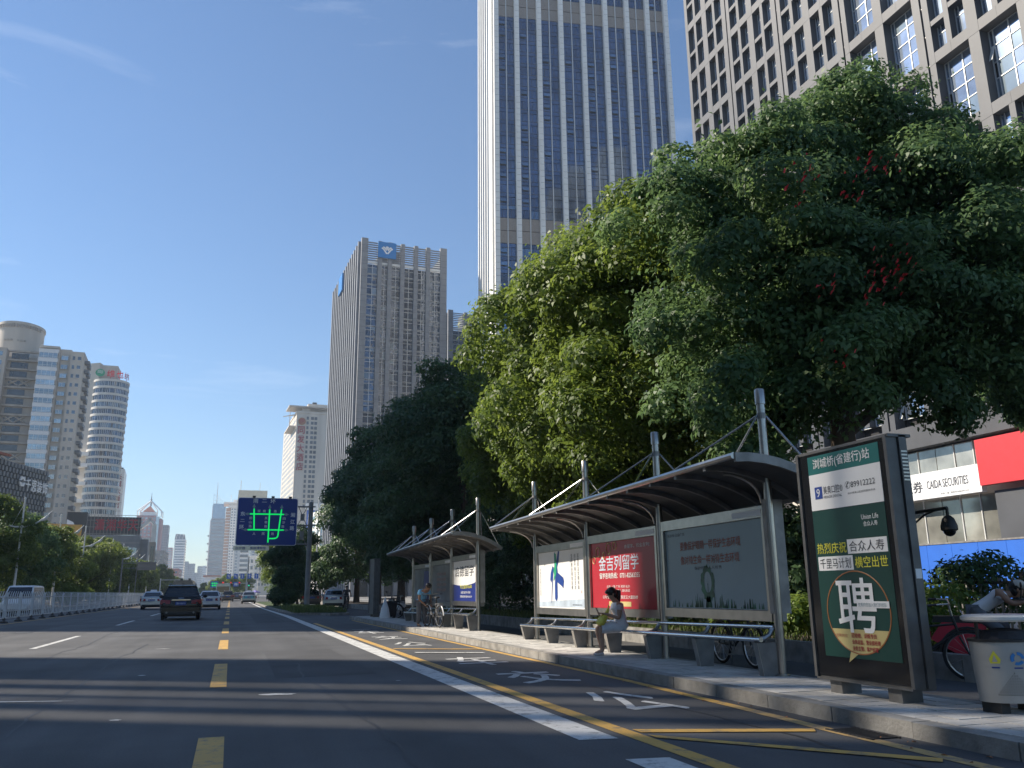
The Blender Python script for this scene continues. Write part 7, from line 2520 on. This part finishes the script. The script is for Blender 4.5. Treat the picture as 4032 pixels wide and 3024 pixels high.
    if cap:
        mb = MB(); mb.ball(hd + upv * .075 * s, .102 * s, .102 * s, .075 * s, 14, 8); c_ = mb.build('cap', cap, t, smooth=True)
        b = hd + upv * .075 * s
        mb = MB(); mb.add([b + ff * .07 * s + right * .075 * s, b + ff * .07 * s - right * .075 * s, b + ff * .18 * s - right * .05 * s - upv * .02 * s, b + ff * .18 * s + right * .05 * s - upv * .02 * s,
                           b + ff * .07 * s + right * .075 * s + upv * .012, b + ff * .07 * s - right * .075 * s + upv * .012, b + ff * .18 * s - right * .05 * s - upv * .008 * s, b + ff * .18 * s + right * .05 * s - upv * .008 * s],
                          [(0, 1, 2, 3), (4, 5, 6, 7), (0, 3, 7, 4), (1, 2, 6, 5), (2, 3, 7, 6)])
        mb.build('cap_peak', cap, c_)
    if shoes:
        for sd_ in ('l', 'r'):
            an = V(P['an' + sd_])
            fd = V(P.get('foot', (f[0], f[1], 0))).normalized()
            skin_mesh('shoe', {'a': (*(an - fd * .02 * s + V((0, 0, -.045 * s))), (.046 * s, .04 * s)), 'b': (*(an + fd * .08 * s + V((0, 0, -.055 * s))), (.05 * s, .032 * s)), 'c': (*(an + fd * .17 * s + V((0, 0, -.062 * s))), (.04 * s, .02 * s))}, [('a', 'b'), ('b', 'c')], shoes, t, level=1)
    # clothing follows the joints
    for (nm, m, keys, grow) in cloth:
        cp, ce = {}, []
        for k, kk, r in keys:
            pos = V(P[k]) if isinstance(k, str) else V(P[k[0]]).lerp(V(P[k[1]]), k[2])
            key = k if isinstance(k, str) else ('%s_%s' % (k[0], k[1]) if k[2] < .9 else '%s_%s_end' % (k[0], k[1]))
            cp[key] = (*pos, tuple(x * s for x in r) if isinstance(r, tuple) else r * s)
            if kk:
                ce.append((kk, key))
        skin_mesh(nm, cp, ce, m, t)
    return t, body

def clothes_top(r=1.0):
    return [('waist', None, (.135 * r, .105 * r)), ('chest', 'waist', (.155 * r, .115 * r)), ('shl', 'chest', .076), ('shr', 'chest', .076),
            (('shl', 'ell', .55), 'shl', .070), (('shr', 'elr', .55), 'shr', .070), (('chest', 'neck', .5), 'chest', .085), (('waist', 'pelvis', .7), 'waist', (.14 * r, .115 * r))]
def clothes_legs():
    return [('pelvis', None, (.14, .115)), ('hpl', 'pelvis', .105), ('hpr', 'pelvis', .105), ('knl', 'hpl', .078), ('knr', 'hpr', .078), (('knl', 'anl', .5), 'knl', .075), (('knr', 'anr', .5), 'knr', .075),
            (('knl', 'anl', .98), 'knl_anl', .066), (('knr', 'anr', .98), 'knr_anr', .066)]

# the woman in white on the nearer bench; f: where she faces, q: to her left
f = V((-.985, .17, 0)).normalized()
q = V((-f.y, f.x, 0))
pv = V((-.02, -.02, .60))
P = {'s': .93, 'pelvis': pv, 'waist': pv + f * .015 + V((0, 0, .13)), 'chest': pv + f * .055 + V((0, 0, .30)), 'neck': pv + f * .09 + V((0, 0, .42)), 'head': pv + f * .145 + V((0, 0, .51)), 'nod': -.55,
     'hpl': pv + q * .085 + f * .04, 'hpr': pv - q * .085 + f * .04}
P['shl'] = P['chest'] + q * .155 + V((0, 0, .055)); P['shr'] = P['chest'] - q * .155 + V((0, 0, .055))
P['ell'] = P['shl'] + q * .05 + f * .03 + V((0, 0, -.23)); P['elr'] = P['shr'] - q * .05 + f * .03 + V((0, 0, -.23))
P['wrl'] = P['ell'] + f * .19 - q * .10 + V((0, 0, .07)); P['wrr'] = P['elr'] + f * .19 + q * .10 + V((0, 0, .07))
P['handl'] = f * .8 - q * .5 + V((0, 0, .2)); P['handr'] = f * .8 + q * .5 + V((0, 0, .2))
P['knl'] = P['hpl'] + f * .34 + V((0, 0, -.03)); P['knr'] = P['hpr'] + f * .36 + V((0, 0, -.03))
P['anl'] = V((P['knl'].x, P['knl'].y, .205)) - f * .02 + q * .02; P['anr'] = V((P['knr'].x, P['knr'].y, .205)) - f * .06 + q * .05
sleeves_l = [('shl', None, .064), (('shl', 'ell', .5), 'shl', .06)]
sleeves_r = [('shr', None, .064), (('shr', 'elr', .5), 'shr', .06)]
wt_, _ = build_person('woman in a white dress with a ponytail sitting on the bench looking down', (6.38, 13.55, 0), P, f, [('lace_sleeve', 'lace', sleeves_l, 0), ('lace_sleeve', 'lace', sleeves_r, 0)], tail=True, shoes='lace')
def loft(name, rings, m, parent, n=20):
    mb = MB()
    vs, fs = [], []
    for c, a, b in rings:
        for k in range(n):
            th = 2 * math.pi * k / n
            vs.append(c + a * math.cos(th) + b * math.sin(th))
    for i in range(len(rings) - 1):
        for k in range(n):
            fs.append((i * n + k, i * n + (k + 1) % n, (i + 1) * n + (k + 1) % n, (i + 1) * n + k))
    fs.append(tuple(range(n))[::-1])
    mb.add(vs, fs)
    return mb.build(name, m, parent, smooth=True)
Z = V((0, 0, 1))
kc = (P['knl'] + P['knr']) / 2
pvx = P['pelvis']
rg_ = [(P['chest'] + Z * .085 + f * .005, q * .105, f * .075), (P['chest'] + Z * .06, q * .155, f * .10), (P['chest'] - Z * .02 + f * .01, q * .16, f * .115), (P['waist'] + Z * .03, q * .13, f * .10),
       (P['waist'] - Z * .04, q * .135, f * .105), (pvx + Z * .03, q * .17, (f * .13 + Z * .02)), (pvx - Z * .015 + f * .06, q * .185, (f * .10 + Z * .10)), (pvx.lerp(kc, .45) + Z * .0, q * .18, Z * .105),
       (pvx.lerp(kc, .75) - Z * .005, q * .172, Z * .098), (pvx.lerp(kc, .97) - Z * .02, q * .178, Z * .10)]
loft('dress', rg_, 'dress_white', wt_)
ph = thing('phone', 'dark phone held in the hands of the seated woman', 'phone', (6.38, 13.55, 0))
hp = (P['wrl'] + P['wrr']) / 2 + f * .10 + V((0, 0, .045))
mb = MB(); mb.hexa([hp - q * .035 + V((0, 0, -.06)), hp + q * .035 + V((0, 0, -.06)), hp + q * .035 + V((0, 0, -.06)) + f * .01, hp - q * .035 + V((0, 0, -.06)) + f * .01,
                    hp - q * .035 + f * .05 + V((0, 0, .06)), hp + q * .035 + f * .05 + V((0, 0, .06)), hp + q * .035 + f * .06 + V((0, 0, .06)), hp - q * .035 + f * .06 + V((0, 0, .06))])
mb.build('case', 'black', ph)
bg_ = thing('plastic_bag', 'bright yellow carrier bag across the knees of the seated woman', 'bag', (6.38, 13.55, 0))
k = (P['knl'] + P['knr']) / 2
a = k - f * .16 + q * .02 + V((0, 0, .27))
b = k + f * .03 + q * .10 + V((0, 0, .045))
bp = {'a': (*a, .03), 'b': (*(a.lerp(b, .3)), (.075, .05)), 'c': (*(a.lerp(b, .65)), (.115, .065)), 'd': (*b, (.12, .055)), 'h1': (*(a + V((0, 0, .06)) + q * .03), .012), 'h2': (*(a + V((0, 0, .11)) - f * .02), .010)}
skin_mesh('bag_body', bp, [('a', 'b'), ('b', 'c'), ('c', 'd'), ('a', 'h1'), ('h1', 'h2')], 'bag_yellow', bg_)

# the man in the blue shirt bending over the bicycle
f = V((.42, -.90, 0)).normalized()
q = V((-f.y, f.x, 0))
pv = V((0, 0, .88))
P = {'s': .98, 'pelvis': pv, 'waist': pv + f * .05 + V((0, 0, .12)), 'chest': pv + f * .16 + V((0, 0, .30)), 'neck': pv + f * .27 + V((0, 0, .40)), 'head': pv + f * .36 + V((0, 0, .45)), 'nod': -.75,
     'hpl': pv + q * .085 + V((0, 0, -.03)), 'hpr': pv - q * .085 + V((0, 0, -.03))}
P['shl'] = P['chest'] + q * .18 + V((0, 0, .05)); P['shr'] = P['chest'] - q * .18 + V((0, 0, .05))
P['ell'] = P['shl'] + q * .04 + f * .04 + V((0, 0, -.27)); P['elr'] = P['shr'] - q * .04 + f * .02 + V((0, 0, -.27))
P['wrl'] = P['ell'] + f * .16 - q * .1 + V((0, 0, -.15)); P['wrr'] = P['elr'] + f * .16 + q * .1 + V((0, 0, -.15))
P['knl'] = P['hpl'] + f * .06 + q * .03 + V((0, 0, -.37)); P['knr'] = P['hpr'] + f * .03 - q * .02 + V((0, 0, -.37))
P['anl'] = P['knl'] - f * .03 + q * .02 + V((0, 0, -.28)); P['anr'] = P['knr'] - f * .05 + V((0, 0, -.28))
for kk in ('anl', 'anr'):
    P[kk].z = .205
build_person('man in a light blue shirt and grey trousers standing bent over beside the farther bench', (5.78, 27.05, 0), P, f, [('shirt', 'shirt_blue', clothes_top(1.05), 0), ('trousers', 'trousers_grey', clothes_legs(), 0)], skin='skin_tan')

def rider(label, loc, rz, seat, hands_z, top, legs, cap=None, s=.95, nod=-.1, group='riders', K=0.0):
    f = V((-math.sin(rz), math.cos(rz), 0)); q = V((-f.y, f.x, 0))
    pv = V((0, 0, seat + .1)) - f * .22
    P = {'s': s, 'nod': nod, 'pelvis': pv, 'waist': pv + f * (.05 + .08 * K) + V((0, 0, .13 - .03 * K)), 'chest': pv + f * (.13 + .2 * K) + V((0, 0, .32 - .12 * K)), 'neck': pv + f * (.19 + .27 * K) + V((0, 0, .45 - .2 * K)), 'head': pv + f * (.23 + .33 * K) + V((0, 0, .55 - .26 * K)),
         'hpl': pv + q * .09 + f * .03, 'hpr': pv - q * .09 + f * .03}
    P['shl'] = P['chest'] + q * .18 + V((0, 0, .06)); P['shr'] = P['chest'] - q * .18 + V((0, 0, .06))
    P['wrl'] = f * (.27 + .1 * K) + q * .28 + V((0, 0, hands_z)); P['wrr'] = f * (.27 + .1 * K) - q * .28 + V((0, 0, hands_z))
    P['ell'] = P['shl'].lerp(P['wrl'], .5) + q * .05 + V((0, 0, -.08)); P['elr'] = P['shr'].lerp(P['wrr'], .5) - q * .05 + V((0, 0, -.08))
    P['knl'] = P['hpl'] + f * .34 + q * .03 + V((0, 0, -.16)); P['knr'] = P['hpr'] + f * .30 - q * .03 + V((0, 0, -.26))
    P['anl'] = P['knl'] - f * .12 + V((0, 0, -.30)); P['anr'] = P['knr'] - f * .12 + V((0, 0, -.34))
    P['anl'].z = max(P['anl'].z, .2); P['anr'].z = max(P['anr'].z, .15)
    return build_person(label, loc, P, f, [('shirt', top, clothes_top(), 0), ('trousers', legs, clothes_legs(), 0)], cap=cap, skin='skin_tan', group=group)
rider('man in a white shirt and beige cap on the red scooter behind the bin', (9.75, 9.1, 0), R(225), .74, .98, 'shirt_white', 'trousers_grey', cap='cap_beige', nod=-.1, K=1.0)
bicycle('bicycle ridden by a cyclist in white in the shaded side lane', (8.6, 82, 0), R(178), group='bicycles being ridden')
rider('cyclist in a white shirt coming through the shaded side lane', (8.6, 82, 0), R(178), .88, 1.02, 'shirt_white', 'shirt_dark')
bicycle('bicycle ridden by a cyclist in dark clothes by the parked silver car', (7.6, 60, 0), R(178), group='bicycles being ridden')
rider('cyclist in a dark shirt in front of the parked silver car', (7.6, 60, 0), R(178), .88, 1.02, 'shirt_dark', 'shirt_dark')
# ================================================================== HAZE
hz = bpy.data.materials.new('haze_air')
hz.use_nodes = True
t = hz.node_tree
t.nodes.clear()
pvn = t.nodes.new('ShaderNodeVolumePrincipled')
pvn.inputs['Color'].default_value = (0.68, 0.82, 1.0, 1)
pvn.inputs['Density'].default_value = 0.00023
pvn.inputs['Anisotropy'].default_value = 0.2
oo = t.nodes.new('ShaderNodeOutputMaterial')
t.links.new(pvn.outputs['Volume'], oo.inputs['Volume'])
MATS['haze_air'] = hz
mb = MB()
mb.box(-420, 520, -300, 2100, -1.2, 260)
mb.build('haze', 'haze_air', kind='stuff')

bpy.data.scenes.remove(TMP)
